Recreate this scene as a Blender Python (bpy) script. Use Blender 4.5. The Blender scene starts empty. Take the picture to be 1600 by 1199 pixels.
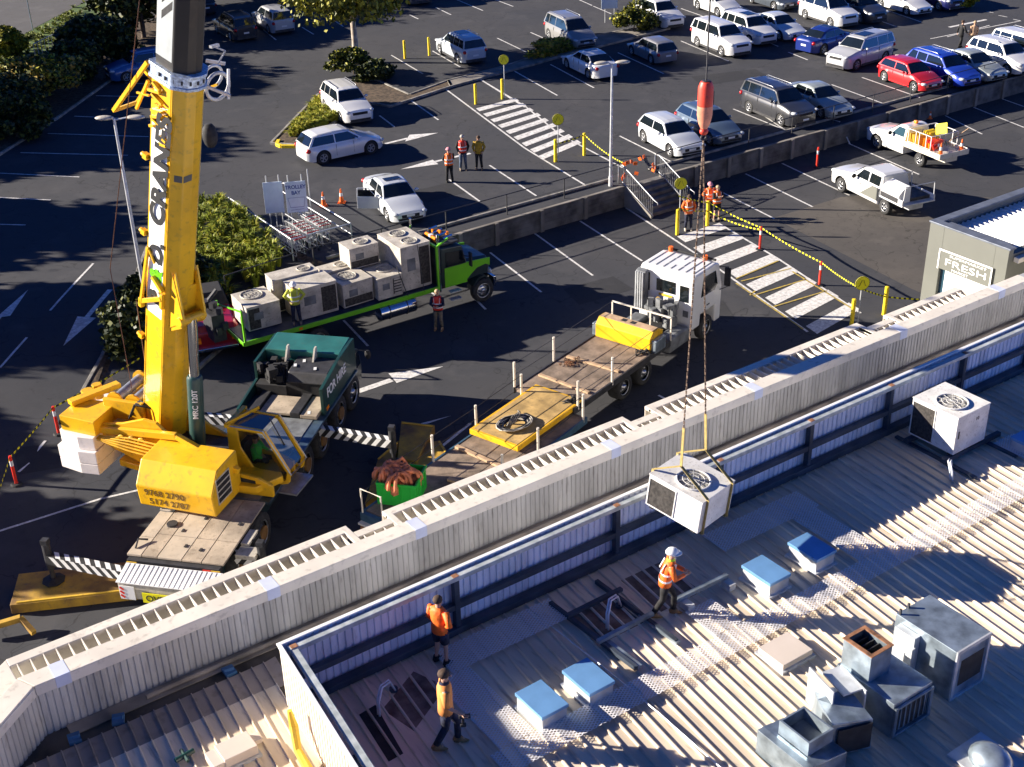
import bpy, bmesh, math, random
from mathutils import Vector, Matrix, Euler
R_ = math.radians
random.seed(7)
sc = bpy.context.scene
COL = sc.collection
# ------------------------------------------------------------------ camera
# world frame: x = along the building front, y = away from the building towards the car park, z = up
FPX, CAMH = 2038.986, 23.3
CR = Vector((0.8182803342881326, -0.5743069396979847, -0.024265892360210674))
CU = Vector((0.29379403213384275, 0.3815713827903259, 0.8764064961637478))
CF = Vector((0.4940671626407087, 0.7242753750129945, -0.48096031016077145))
cd = bpy.data.cameras.new('camera'); cam = bpy.data.objects.new('camera', cd); COL.objects.link(cam)
cd.sensor_width = 36; cd.lens = FPX/1600*36; cd.clip_start = .5; cd.clip_end = 2000
cam.matrix_world = Matrix(((CR.x, CU.x, -CF.x, 0), (CR.y, CU.y, -CF.y, 0), (CR.z, CU.z, -CF.z, CAMH), (0, 0, 0, 1)))
sc.camera = cam
# ------------------------------------------------------------------ light
SUN_AZ, SUN_EL = -41.5, 19.5
w = bpy.data.worlds.new('World'); sc.world = w; w.use_nodes = True
nt = w.node_tree; nt.nodes.clear()
sky = nt.nodes.new('ShaderNodeTexSky'); sky.sky_type = 'NISHITA'; sky.sun_disc = False
dx, dy = -math.cos(R_(SUN_AZ)), -math.sin(R_(SUN_AZ))
sky.sun_elevation = R_(SUN_EL); sky.sun_rotation = math.atan2(dx, dy)
sky.air_density = .4; sky.dust_density = 0.; sky.ozone_density = 7.
bg = nt.nodes.new('ShaderNodeBackground'); bg.inputs['Strength'].default_value = .05
ow = nt.nodes.new('ShaderNodeOutputWorld')
tint = nt.nodes.new('ShaderNodeMix'); tint.data_type = 'RGBA'; tint.blend_type = 'MULTIPLY'; tint.inputs[0].default_value = 1.; tint.inputs[7].default_value = (.68, .92, 1.30, 1)
nt.links.new(sky.outputs[0], tint.inputs[6]); nt.links.new(tint.outputs[2], bg.inputs[0]); nt.links.new(bg.outputs[0], ow.inputs[0])
sl = bpy.data.lights.new('sun', 'SUN'); sl.energy = 5.0; sl.angle = R_(.5); sl.color = (1, .90, .76)
so = bpy.data.objects.new('sun', sl); COL.objects.link(so)
ld = Vector((math.cos(R_(SUN_AZ))*math.cos(R_(SUN_EL)), math.sin(R_(SUN_AZ))*math.cos(R_(SUN_EL)), -math.sin(R_(SUN_EL))))
so.rotation_euler = ld.to_track_quat('-Z', 'Y').to_euler(); so.location = (0, 0, 60)
sc.view_settings.view_transform = 'Standard'; sc.view_settings.look = 'None'
sc.view_settings.exposure = 1.5; sc.view_settings.gamma = 1; sc.view_settings.use_curve_mapping = False
sc.cycles.max_bounces = 6; sc.cycles.transparent_max_bounces = 8

def W(px, py, z=0.):
    """survey helper: the ground point at height z seen at a spot of the 1600x1199 site photo"""
    d = CR*((px-800)/FPX) + CU*(-(py-599.5)/FPX) + CF
    t = (z-CAMH)/d.z
    return Vector((d.x*t, d.y*t, z))
UP = 1.05      # level of the upper car park
def gz(x, y):
    """ground height: a step at the retaining wall, an even ramp at the left where both levels meet"""
    if x >= 19.5: return UP if y > 46.6 else 0.
    t = min(1, max(0, (y-36)/16.)); r = UP*t*t*(3-2*t); k = min(1, max(0, (x-12)/7.5)); k = k*k*(3-2*k)
    q = min(1, max(0, (y-46.4)/.4))
    return r*(1-k)+k*UP*q
def WG(px, py):
    z = 0.5
    for _ in range(25):
        p = W(px, py, z); z = z*.5+.5*gz(p.x, p.y)
    return Vector((p.x, p.y, z))
# ------------------------------------------------------------------ materials
MATS = {}
def mat(name, col, rough=.6, metal=0., var=.12, scale=3., bump=0., bscale=None, col2=None, coat=0., spec=.5, dirt=0., stretch=None):
    if name in MATS: return MATS[name]
    m = bpy.data.materials.new(name); m.use_nodes = True; n = m.node_tree.nodes; l = m.node_tree.links
    b = n['Principled BSDF']; b.inputs['Roughness'].default_value = rough; b.inputs['Metallic'].default_value = metal
    b.inputs['Specular IOR Level'].default_value = spec; b.inputs['Coat Weight'].default_value = coat
    tc = n.new('ShaderNodeTexCoord')
    nz = n.new('ShaderNodeTexNoise'); nz.inputs['Scale'].default_value = scale; nz.inputs['Detail'].default_value = 5
    OV = tc.outputs['Object']
    if stretch:
        mp = n.new('ShaderNodeMapping'); mp.inputs['Scale'].default_value = stretch; l.new(OV, mp.inputs['Vector']); OV = mp.outputs[0]
    l.new(OV, nz.inputs['Vector'])
    mx = n.new('ShaderNodeMix'); mx.data_type = 'RGBA'
    c = list(col)+[1]; c2 = (list(col2)+[1]) if col2 else [max(0, x*(1-2*var)) for x in col]+[1]
    c1 = c if col2 else [min(1, x*(1+var)) for x in col]+[1]
    mx.inputs[6].default_value = c1; mx.inputs[7].default_value = c2
    mr = n.new('ShaderNodeMapRange'); mr.inputs[1].default_value = .35; mr.inputs[2].default_value = .68
    l.new(nz.outputs[0], mr.inputs[0]); l.new(mr.outputs[0], mx.inputs[0])
    out = mx.outputs[2]
    if dirt:
        n2 = n.new('ShaderNodeTexNoise'); n2.inputs['Scale'].default_value = scale*6; n2.inputs['Detail'].default_value = 8
        l.new(OV, n2.inputs['Vector'])
        m2 = n.new('ShaderNodeMapRange'); m2.inputs[1].default_value = .56; m2.inputs[2].default_value = .72; m2.inputs[4].default_value = dirt
        l.new(n2.outputs[0], m2.inputs[0])
        mm = n.new('ShaderNodeMix'); mm.data_type = 'RGBA'; mm.inputs[7].default_value = (.12, .085, .055, 1)
        l.new(m2.outputs[0], mm.inputs[0]); l.new(out, mm.inputs[6]); out = mm.outputs[2]
    l.new(out, b.inputs['Base Color'])
    rr = n.new('ShaderNodeMapRange'); rr.inputs[3].default_value = max(.02, rough*.85); rr.inputs[4].default_value = min(1, rough*1.2)
    l.new(nz.outputs[0], rr.inputs[0]); l.new(rr.outputs[0], b.inputs['Roughness'])
    if bump:
        nb = n.new('ShaderNodeTexNoise'); nb.inputs['Scale'].default_value = bscale or scale*8; nb.inputs['Detail'].default_value = 4
        l.new(tc.outputs['Object'], nb.inputs['Vector'])
        bp = n.new('ShaderNodeBump'); bp.inputs['Strength'].default_value = bump; bp.inputs['Distance'].default_value = .02
        l.new(nb.outputs[0], bp.inputs['Height']); l.new(bp.outputs[0], b.inputs['Normal'])
    MATS[name] = m; return m
def asphalt(name, base, warm, cracks=True, spec=.35):
    m = bpy.data.materials.new(name); m.use_nodes = True; n = m.node_tree.nodes; l = m.node_tree.links
    b = n['Principled BSDF']; b.inputs['Roughness'].default_value = .88; b.inputs['Specular IOR Level'].default_value = spec
    tc = n.new('ShaderNodeTexCoord')
    def noise(s, d=6, rgh=.6):
        k = n.new('ShaderNodeTexNoise'); k.inputs['Scale'].default_value = s; k.inputs['Detail'].default_value = d; k.inputs['Roughness'].default_value = rgh
        l.new(tc.outputs['Object'], k.inputs['Vector']); return k.outputs[0]
    def rng(s, a, c, lo=0., hi=1.):
        k = n.new('ShaderNodeMapRange'); k.inputs[1].default_value = a; k.inputs[2].default_value = c
        k.inputs[3].default_value = lo; k.inputs[4].default_value = hi; l.new(s, k.inputs[0]); return k.outputs[0]
    def mix(f, a, c):
        k = n.new('ShaderNodeMix'); k.data_type = 'RGBA'
        if isinstance(f, float): k.inputs[0].default_value = f
        else: l.new(f, k.inputs[0])
        for s, q in ((a, 6), (c, 7)):
            if isinstance(s, tuple): k.inputs[q].default_value = (*s, 1)
            else: l.new(s, k.inputs[q])
        return k.outputs[2]
    c = mix(rng(noise(.16), .38, .62), base, warm)
    c = mix(rng(noise(1.1, 8, .7), .5, .72, 0, .55), c, tuple(x*.55 for x in base))
    c = mix(rng(noise(45, 3), .3, .7, 0, .55), c, tuple(x*1.6 for x in base))
    c = mix(rng(noise(3.1, 7), .60, .72, 0, .6), c, tuple(x*.38 for x in base))
    c = mix(rng(noise(.45, 4), .55, .66, 0, .35), c, tuple(x*1.7 for x in warm))
    if cracks:
        vo = n.new('ShaderNodeTexVoronoi'); vo.feature = 'DISTANCE_TO_EDGE'; vo.inputs['Scale'].default_value = .22
        wn = n.new('ShaderNodeTexNoise'); wn.inputs['Scale'].default_value = 1.2
        va = n.new('ShaderNodeVectorMath'); va.operation = 'MULTIPLY_ADD'; va.inputs[1].default_value = (1.2, 1.2, 1.2)
        l.new(tc.outputs['Object'], wn.inputs['Vector']); l.new(wn.outputs['Color'], va.inputs[0]); l.new(tc.outputs['Object'], va.inputs[2])
        l.new(va.outputs[0], vo.inputs['Vector'])
        c = mix(rng(vo.outputs['Distance'], 0., .006, .6, 0.), c, tuple(x*.25 for x in base))
    l.new(c, b.inputs['Base Color'])
    bp = n.new('ShaderNodeBump'); bp.inputs['Strength'].default_value = .35; bp.inputs['Distance'].default_value = .01
    l.new(noise(60, 3), bp.inputs['Height']); l.new(bp.outputs[0], b.inputs['Normal'])
    return m
def glassy(name, col, rough=.06):
    m = bpy.data.materials.new(name); m.use_nodes = True; b = m.node_tree.nodes['Principled BSDF']
    b.inputs['Base Color'].default_value = (*col, 1); b.inputs['Roughness'].default_value = rough
    b.inputs['Specular IOR Level'].default_value = .8; b.inputs['Coat Weight'].default_value = .4; return m
M_ASPH = asphalt('asphalt', (.036, .038, .045), (.050, .049, .052))
M_ASPH2 = asphalt('asphalt_pale', (.065, .060, .056), (.09, .08, .071))
M_ROAD = asphalt('road_asphalt', (.08, .078, .078), (.09, .087, .085), False)
M_CONC = mat('concrete', (.22, .20, .175), .85, var=.2, scale=.8, bump=.3)
M_CONCD = mat('concrete_dark', (.13, .125, .12), .85, var=.28, scale=1.5, bump=.4)
M_KERB = mat('kerb_concrete', (.26, .245, .22), .85, var=.25, scale=2, bump=.3)
M_WHITE = mat('white_line_paint', (.78, .77, .75), .75, var=.1, scale=7, col2=(.46, .45, .44), dirt=.65)
M_YELL = mat('yellow_line_paint', (.55, .40, .06), .75, col2=(.25, .2, .1), scale=6)
M_CREAM = mat('cream_steel', (.76, .70, .60), .42, var=.07, scale=1.0, dirt=.3)
M_CREAMW = mat('cream_cladding', (.52, .50, .46), .5, var=.14, scale=1.2, dirt=.35, stretch=(1.6, 1.6, .35))
M_GUTTER = mat('gutter_brown', (.10, .08, .06), .8, var=.3, scale=1.2, bump=.3)
M_ROOF = mat('cream_roof_sheet', (.74, .62, .47), .5, var=.13, scale=1.1, dirt=.4, stretch=(1.5, .22, 1))
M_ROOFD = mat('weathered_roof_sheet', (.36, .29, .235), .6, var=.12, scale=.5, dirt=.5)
M_BLUECL = mat('pale_blue_cladding', (.76, .79, .88), .45, var=.10, scale=1.5, dirt=.25, stretch=(1.5, 1.5, .4))
M_BEAM = mat('dark_blue_steel', (.045, .06, .085), .5, var=.2, scale=2)
M_GALV = mat('galvanised_steel', (.33, .40, .46), .34, .6, var=.24, scale=2.5, dirt=.1)
M_GALVP = mat('galvanised_pale', (.60, .62, .64), .45, .35, var=.12, scale=3)
M_RUST = mat('rust', (.30, .14, .07), .85, var=.3, scale=6)
M_YEL = mat('crane_yellow', (.83, .46, .012), .36, var=.10, scale=.9, coat=.25, dirt=.35)
M_YEL2 = mat('yellow_plate', (.72, .45, .04), .6, var=.1, scale=1.5, dirt=.35)
M_MATY = mat('worn_yellow_mat', (.55, .33, .03), .7, col2=(.20, .11, .035), scale=1.3, dirt=.5, bump=.3)
M_WPAINT = mat('white_paint', (.80, .80, .79), .35, var=.03, scale=1, coat=.3, dirt=.06)
M_WDIRT = mat('weathered_white', (.52, .48, .41), .55, var=.16, scale=2, dirt=.55)
M_ACTOP = mat('ac_casing_white', (.72, .71, .68), .5, var=.08, scale=2.5, dirt=.4)
M_BLACK = mat('black_rubber', (.02, .02, .022), .8, var=.2, scale=5)
M_TYRE = mat('tyre_rubber', (.03, .03, .031), .85, var=.2, scale=6, bump=.3)
M_DARK = mat('dark_grey_steel', (.05, .05, .055), .55, .3, var=.2, scale=4)
M_GRILL = mat('coil_fins', (.045, .04, .036), .8, var=.3, scale=12)
M_RIM = mat('alloy', (.55, .56, .58), .3, .8, var=.1, scale=6)
M_STEEL = mat('plain_steel', (.42, .43, .45), .4, .6, var=.15, scale=4)
M_CHROME = mat('chrome', (.75, .76, .78), .12, 1., var=.03, scale=4)
M_DGREEN = mat('dark_green_paint', (.008, .05, .042), .45, var=.15, scale=1.4, coat=.2, dirt=.2)
M_DTEAL = mat('dark_teal_paint', (.012, .03, .035), .4, var=.2, scale=2, coat=.2)
M_LIME = mat('lime_paint', (.16, .55, .015), .35, var=.05, scale=1.5, coat=.4)
M_TAN = mat('chequer_plate_tan', (.44, .36, .27), .7, var=.18, scale=1.4, bump=.4, bscale=30, dirt=.5)
M_DECK = mat('worn_timber_deck', (.24, .18, .135), .85, var=.25, scale=2, bump=.4, dirt=.3)
M_GREY = mat('grey_machinery', (.17, .18, .19), .6, var=.2, scale=3)
M_WOOD = mat('raw_timber', (.50, .34, .21), .8, var=.18, scale=3)
M_GLASS = glassy('tinted_glass', (.008, .012, .015))
M_GLASSB = glassy('sky_glass', (.03, .07, .10))
M_RED = mat('red_plastic', (.75, .04, .02), .45, var=.05)
M_ORNG = mat('orange_fluoro', (.95, .16, .015), .6, var=.12, scale=9, bump=.9, bscale=14)
M_REFL = mat('reflective_tape', (.75, .77, .78), .35, var=.03)
M_HIY = mat('fluoro_yellow', (.60, .85, .03), .6, var=.06)
M_SIGNY = mat('sign_yellow', (.80, .74, .01), .5, var=.04)
M_BOLL = mat('bollard_yellow', (.85, .62, .02), .5, var=.08, scale=3, dirt=.2)
M_INK = mat('black_lettering', (.03, .03, .03), .5, var=.02)
M_INKG = mat('grey_lettering', (.09, .09, .085), .5, var=.02)
M_INKW = mat('white_lettering', (.85, .85, .85), .5, var=.02)
M_INKB = mat('blue_lettering', (.02, .07, .30), .5, var=.02)
M_SKIN = mat('skin', (.50, .30, .21), .6, var=.05)
M_HAIR = mat('brown_hair', (.07, .04, .025), .8, var=.2, scale=20)
M_NAVY = mat('navy_cloth', (.018, .022, .05), .85, var=.3, scale=9, bump=.9, bscale=14)
M_BOOT = mat('tan_boot', (.33, .20, .09), .8, var=.2, scale=8)
M_PLAS = mat('light_panel', (.75, .76, .78), .25, var=.03)
M_TAIL = mat('red_lens', (.45, .01, .012), .2, var=.05)
M_AMBER = mat('amber_lens', (.9, .25, .01), .25, var=.05)
M_HEAD = mat('clear_lens', (.55, .58, .60), .12, var=.1, scale=20)
M_SOIL = mat('mulch', (.10, .07, .045), .95, var=.35, scale=5, bump=.8)
M_LAWN = mat('lawn', (.07, .12, .02), .95, var=.3, scale=3, bump=.8)
M_BARK = mat('pale_bark', (.50, .45, .38), .8, col2=(.26, .2, .15), scale=2.5, bump=.5)
M_BARKD = mat('dark_bark', (.10, .07, .05), .9, var=.3, scale=4, bump=.6)
def leafm(name, a, b):
    m = mat(name, a, .55, col2=b, scale=1.3, spec=.3)
    return m
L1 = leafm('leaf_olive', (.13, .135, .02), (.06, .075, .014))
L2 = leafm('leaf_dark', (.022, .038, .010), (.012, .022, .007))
L3 = leafm('leaf_yellow_green', (.38, .34, .03), (.20, .21, .02))
L4 = leafm('leaf_gold', (.50, .33, .07), (.22, .17, .04))
L5 = leafm('grass_blade', (.25, .29, .02), (.14, .18, .018))
# ------------------------------------------------------------------ mesh helpers
class MB:
    def __init__(s): s.v = []; s.f = []; s.m = []; s.k = 0; s.T = None
    def add(s, vs, fs):
        o = len(s.v)
        s.v += [tuple(s.T @ Vector(p)) if s.T else tuple(p) for p in vs]
        s.f += [tuple(o+i for i in f) for f in fs]; s.m += [s.k]*len(fs); return s
    def box(s, x0, x1, y0, y1, z0, z1):
        return s.add([(x0,y0,z0),(x1,y0,z0),(x1,y1,z0),(x0,y1,z0),(x0,y0,z1),(x1,y0,z1),(x1,y1,z1),(x0,y1,z1)],
                     [(0,3,2,1),(4,5,6,7),(0,1,5,4),(1,2,6,5),(2,3,7,6),(3,0,4,7)])
    def cbox(s, c, d, rz=0., ry=0., rx=0.):
        M = Matrix.Translation(c) @ Euler((rx, ry, rz)).to_matrix().to_4x4()
        a, b, e = d[0]/2, d[1]/2, d[2]/2
        vs = [M @ Vector(p) for p in ((-a,-b,-e),(a,-b,-e),(a,b,-e),(-a,b,-e),(-a,-b,e),(a,-b,e),(a,b,e),(-a,b,e))]
        return s.add(vs, [(0,3,2,1),(4,5,6,7),(0,1,5,4),(1,2,6,5),(2,3,7,6),(3,0,4,7)])
    def beam(s, p0, p1, w, h=None):
        """square section bar between two points"""
        h = h or w; p0 = Vector(p0); p1 = Vector(p1); d = (p1-p0)
        if d.length < 1e-6: return s
        dn = d.normalized(); up = Vector((0,0,1)) if abs(dn.z) < .95 else Vector((1,0,0))
        a = dn.cross(up).normalized()*w/2; b = a.cross(dn).normalized()*h/2
        vs = [p0-a-b, p0+a-b, p0+a+b, p0-a+b, p1-a-b, p1+a-b, p1+a+b, p1-a+b]
        return s.add(vs, [(0,3,2,1),(4,5,6,7),(0,1,5,4),(1,2,6,5),(2,3,7,6),(3,0,4,7)])
    def tube(s, pts, r, n=8, r2=None, cap=True):
        pts = [Vector(p) for p in pts]; m = len(pts); vs = []; fs = []
        a = None
        for i, p in enumerate(pts):
            d = (pts[min(i+1, m-1)]-pts[max(i-1, 0)])
            d = d.normalized() if d.length > 1e-9 else Vector((0,0,1))
            if a is None:
                a = d.cross(Vector((0,0,1)) if abs(d.z) < .9 else Vector((1,0,0))).normalized()
            else:
                a = (a - d*a.dot(d)); a = a.normalized() if a.length > 1e-6 else d.orthogonal().normalized()
            b = d.cross(a)
            rr = r + ((r2-r)*i/(m-1) if r2 is not None else 0) if not isinstance(r, (list, tuple)) else r[i]
            for k in range(n):
                t = 2*math.pi*k/n; vs.append(p + a*math.cos(t)*rr + b*math.sin(t)*rr)
        for i in range(m-1):
            for k in range(n):
                fs.append((i*n+k, i*n+(k+1) % n, (i+1)*n+(k+1) % n, (i+1)*n+k))
        if cap: fs.append(tuple(range(n-1, -1, -1))); fs.append(tuple((m-1)*n+k for k in range(n)))
        return s.add(vs, fs)
    def loft(s, rings, closed=True, cap=True):
        n = len(rings[0]); vs = [p for r in rings for p in r]; fs = []
        for i in range(len(rings)-1):
            for k in range(n if closed else n-1):
                fs.append((i*n+k, i*n+(k+1) % n, (i+1)*n+(k+1) % n, (i+1)*n+k))
        if cap: fs.append(tuple(range(n-1, -1, -1))); fs.append(tuple((len(rings)-1)*n+k for k in range(n)))
        return s.add(vs, fs)
    def extr(s, poly, axis, a, b):
        """extrude a 2D polygon along axis 'x','y' or 'z' from a to b"""
        f = {'x': lambda p, t: (t, p[0], p[1]), 'y': lambda p, t: (p[0], t, p[1]), 'z': lambda p, t: (p[0], p[1], t)}[axis]
        return s.loft([[f(p, a) for p in poly], [f(p, b) for p in poly]])
    def ell(s, c, r, nu=10, nv=7):
        rings = []
        for j in range(1, nv):
            t = math.pi*j/nv
            rings.append([(c[0]+r[0]*math.sin(t)*math.cos(2*math.pi*k/nu), c[1]+r[1]*math.sin(t)*math.sin(2*math.pi*k/nu), c[2]-r[2]*math.cos(t)) for k in range(nu)])
        return s.loft(rings)
    def disc(s, c, r, ax, t, n=20):
        c = Vector(c); ax = Vector(ax).normalized(); return s.tube([c-ax*t/2, c+ax*t/2], r, n)
    def ring(s, c, R0, r, ax, n=24, m=6):
        c = Vector(c); ax = Vector(ax).normalized(); a = ax.orthogonal().normalized(); b = ax.cross(a); vs = []; fs = []
        for i in range(n):
            t = 2*math.pi*i/n; d = a*math.cos(t)+b*math.sin(t)
            for k in range(m):
                q = 2*math.pi*k/m; vs.append(c+d*(R0+r*math.cos(q))+ax*r*math.sin(q))
        for i in range(n):
            for k in range(m): fs.append((i*m+k, ((i+1) % n)*m+k, ((i+1) % n)*m+(k+1) % m, i*m+(k+1) % m))
        return s.add(vs, fs)
    def build(s, name, mats, parent=None, smooth=False, bevel=0, loc=None, seg=2):
        me = bpy.data.meshes.new(name); me.from_pydata(s.v, [], s.f)
        if not isinstance(mats, (list, tuple)): mats = [mats]
        for m in mats: me.materials.append(m)
        if len(mats) > 1: me.polygons.foreach_set('material_index', s.m)
        bm = bmesh.new(); bm.from_mesh(me); bmesh.ops.recalc_face_normals(bm, faces=bm.faces); bm.to_mesh(me); bm.free()
        if smooth:
            for p in me.polygons: p.use_smooth = True
        o = bpy.data.objects.new(name, me); COL.objects.link(o)
        if loc is not None: o.location = loc
        if parent: o.parent = parent
        if bevel:
            b = o.modifiers.new('b', 'BEVEL'); b.width = bevel; b.segments = seg; b.limit_method = 'ANGLE'; b.angle_limit = R_(35)
        if smooth == 'auto':
            for p in me.polygons: p.use_smooth = True
            e = o.modifiers.new('e', 'EDGE_SPLIT'); e.split_angle = R_(38)
        return o
def tag(o, label=None, cat=None, group=None, kind=None):
    if label: o['label'] = label
    if cat: o['category'] = cat
    if group: o['group'] = group
    if kind: o['kind'] = kind
    return o
def thing(name, label, cat, loc=(0,0,0), rz=0., group=None):
    o = bpy.data.objects.new(name, None); COL.objects.link(o); o.location = loc; o.rotation_euler = (0, 0, rz)
    o.empty_display_size = .2
    return tag(o, label, cat, group)
def copy_tree(o, parent=None):
    c = o.copy(); COL.objects.link(c)
    if parent: c.parent = parent
    for ch in [q for q in bpy.data.objects if q.parent == o]: copy_tree(ch, c)
    return c
def text(s, h, m, parent, org, xd, yd, name='lettering', center=False, bold=0., sx=1., ext=.004):
    """raised lettering: baseline start at org, reading along xd, letters upright along yd"""
    cu = bpy.data.curves.new('t', 'FONT'); cu.body = s; cu.size = 1.; cu.extrude = .02; cu.offset = bold
    if center: cu.align_x = 'CENTER'
    ob = bpy.data.objects.new('t', cu); COL.objects.link(ob)
    bpy.context.view_layer.update()
    me = bpy.data.meshes.new_from_object(ob.evaluated_get(bpy.context.evaluated_depsgraph_get()))
    bpy.data.objects.remove(ob); bpy.data.curves.remove(cu)
    xd = Vector(xd).normalized(); yd = (Vector(yd)-xd*Vector(yd).dot(xd)).normalized(); zd = xd.cross(yd)
    k = h/.7; M = Matrix(((xd.x*k*sx, yd.x*k, zd.x*ext*40, org[0]), (xd.y*k*sx, yd.y*k, zd.y*ext*40, org[1]), (xd.z*k*sx, yd.z*k, zd.z*ext*40, org[2]), (0,0,0,1)))
    me.transform(M); me.materials.clear(); me.materials.append(m); me.name = name
    o = bpy.data.objects.new(name, me); COL.objects.link(o)
    if parent: o.parent = parent
    return o
# ================================================================== GROUND AND MARKINGS
def sheet(name, poly_px, m, lift=.005, z=None, lab=None):
    """flat patch on the ground through surveyed corner points"""
    pts = [WG(*p) if z is None else W(p[0], p[1], z) for p in poly_px]
    b = MB(); b.add([(p.x, p.y, p.z+lift) for p in pts], [tuple(range(len(pts)))]); o = b.build(name, m); return tag(o, kind='structure')
def grid(name, xs, ys, fz, m):
    vs = [(x, y, fz(x, y)) for y in ys for x in xs]; n = len(xs)
    fs = [(j*n+i, j*n+i+1, (j+1)*n+i+1, (j+1)*n+i) for j in range(len(ys)-1) for i in range(n-1)]
    b = MB(); b.add(vs, fs); o = b.build(name, m, smooth=True); return tag(o, kind='structure')
yr = [-300, -60] + [y for y in range(-20, 35, 5)] + [35+i for i in range(0, 11)] + [46.4, 46.5, 46.6, 46.7, 46.8, 47, 48, 49, 50, 51, 52, 53, 55] + [60, 80, 120, 400]
grid('ground', [-400, -120, -60, -20, 0, 10, 12, 13, 14, 15, 16, 17, 18, 19, 19.5], yr, lambda x, y: gz(min(x, 19.49), y), M_ASPH)
grid('lower_car_park', [19.5, 40, 60, 90, 500], [-300, -60, 0, 20, 46.6], lambda x, y: 0., M_ASPH)
grid('upper_car_park', [19.5, 40, 60, 90, 500], [46.6, 60, 90, 500], lambda x, y: UP, M_ASPH)
sheet('dusty_apron', [(1208, 341), (1315, 308), (1430, 300), (1660, 318), (1640, 440), (1480, 475), (1425, 452)], M_ASPH2, .004)
sheet('street', [(-60, 30), (-60, -60), (260, -60), (118, 12), (60, 42), (0, 78), (-60, 110)], M_ROAD, .06, z=UP)
sheet('grass_verge', [(-60, 105), (0, 72), (60, 42), (118, 12), (240, -50), (300, -50), (180, 40), (90, 95), (20, 150), (-60, 200)], M_LAWN, .05, z=UP)
M_PATCH = asphalt('patched_asphalt', (.024, .025, .029), (.034, .034, .036), False)
for q in ([(640, 300), (700, 286), (730, 300), (668, 317)], [(880, 452), (958, 432), (990, 452), (905, 477)], [(1080, 120), (1180, 108), (1200, 120), (1095, 134)], [(20, 700), (120, 690), (150, 722), (30, 742)], [(1040, 455), (1130, 470), (1150, 500), (1060, 490)], [(330, 130), (420, 120), (440, 140), (345, 152)]): sheet('asphalt_patch', q, M_PATCH, .0045)
class Paint:
    def __init__(s): s.b = MB()
    def line(s, p0, p1, w=.1, lift=.009):
        a, c = WG(*p0), WG(*p1); s.seg(a, c, w, lift)
    def seg(s, a, c, w=.1, lift=.009):
        d = (c-a).to_2d(); L = d.length
        if L < .01: return
        n = max(1, int(L/.8)); nx, ny = -d.y/L*w/2, d.x/L*w/2; vs = []; fs = []
        for i in range(n+1):
            x, y = a.x+d.x*i/n, a.y+d.y*i/n
            z = gz(x, y)+lift; vs += [(x+nx, y+ny, z), (x-nx, y-ny, z)]
        fs = [(2*i, 2*i+1, 2*i+3, 2*i+2) for i in range(n)]; s.b.add(vs, fs)
    def poly(s, pp, lift=.01):
        pts = [WG(*p) for p in pp]; s.b.add([(p.x, p.y, gz(p.x, p.y)+lift) for p in pts], [tuple(range(len(pts)))])
P = Paint()
for a in '''611.5 86.7 660.6 115.6;623.3 144 685 187.8;804 111.6 871 149.7;859.9 101 927.9 137.6;965.5 82.7 1037.2 115.6;1064 64.4 1138.3 95.9;968 212.8 1052 254.8
1346.8 121.4 1437.4 152.9;1299.5 132.7 1382 162.9;777 60 829 85;675.8 80 719 105;640 23.6 653.5 30;714 0 754.6 17;774 0 802 10.5;681 12 704.7 23.6;521 31.5 536.6 42
593 181 616.7 198.8;702 281 749.4 315;765 258.7 838 306.5;412 47 431.5 63;472 43 490 54;829 51 869.6 69;1145.7 170.7 1220 201;1064 13.7 1099 26;1180 172 1230 206;1378 34 1400.6 42
1375.7 13 1440 35;1453.8 61 1595 33;1541 18 1552 20.5;1560 24.4 1573.7 27;1583 30.5 1595 33;1111 225 1118 228;750.7 124.8 820 168;1190 62 1216 73;1232 82 1262 94;1236 34 1250 39
1480 58 1546 40;927 10 955 22;905 0 925 9;1010 3 1030 12;1150 8 1175 18'''.replace('\n', ';').split(';'):
    v = [float(t) for t in a.split()]; P.line((v[0], v[1]), (v[2], v[3]))
for a in '''1222 255.7 1327 305.6;1165 272 1269.8 323.7;1105 289 1210 342.3;835.8 365.4 926.4 431;906.2 345.7 1003.4 408.2;765.7 395 845.8 456.8;1325.8 224.6 1436 273;1476.8 181 1534.6 210
1521 168 1600 199.6;1566 155 1600 167;537 501 575 541;742 467 759 484;640 430 690 470;1029 618 1040 624;1275 180 1330 206;1060 620 1090 642'''.replace('\n', ';').split(';'):
    v = [float(t) for t in a.split()]; P.line((v[0], v[1]), (v[2], v[3]))
for a in '''116 182 185 185;75 209 232 214;32 239 200 243;-20 270 124 277;-40 307 79 313;150 150 240 152;78.3 485.7 145.8 412;0 575 42 527.7;57 705.6 71 689;29 738 45 723.6;0 830 157 780;157 780 222 765
-40 350 40 352;146 607 159 588;-40 843 0 830;195 130 240 132'''.replace('\n', ';').split(';'):
    v = [float(t) for t in a.split()]; P.line((v[0], v[1]), (v[2], v[3]))
P.line((1483, 43), (1541, 31), .25)
# arrows
for shaft, head in ((((172, 453), (136, 496)), ((121, 495), (150, 497), (99, 541))), (((-30, 530), (2, 492)), ((-6, 497), (16, 494), (44, 453))),
                    (((602, 225), (637, 216.5)), ((633, 221.5), (640, 211), (685, 208))), (((735, 240), (680, 253)), ((676, 250), (685, 257), (626, 265)))):
    P.line(*shaft, w=.22); P.poly(head)
P.line((560, 612), (612, 594), .3); P.poly([(607, 584), (620, 599), (693, 573)]); P.poly([(640, 672), (705, 650), (650, 664)]); P.line((668, 716), (735, 662), .12)
tag(P.b.build('parking_line_markings', M_WHITE), kind='structure')
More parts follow.
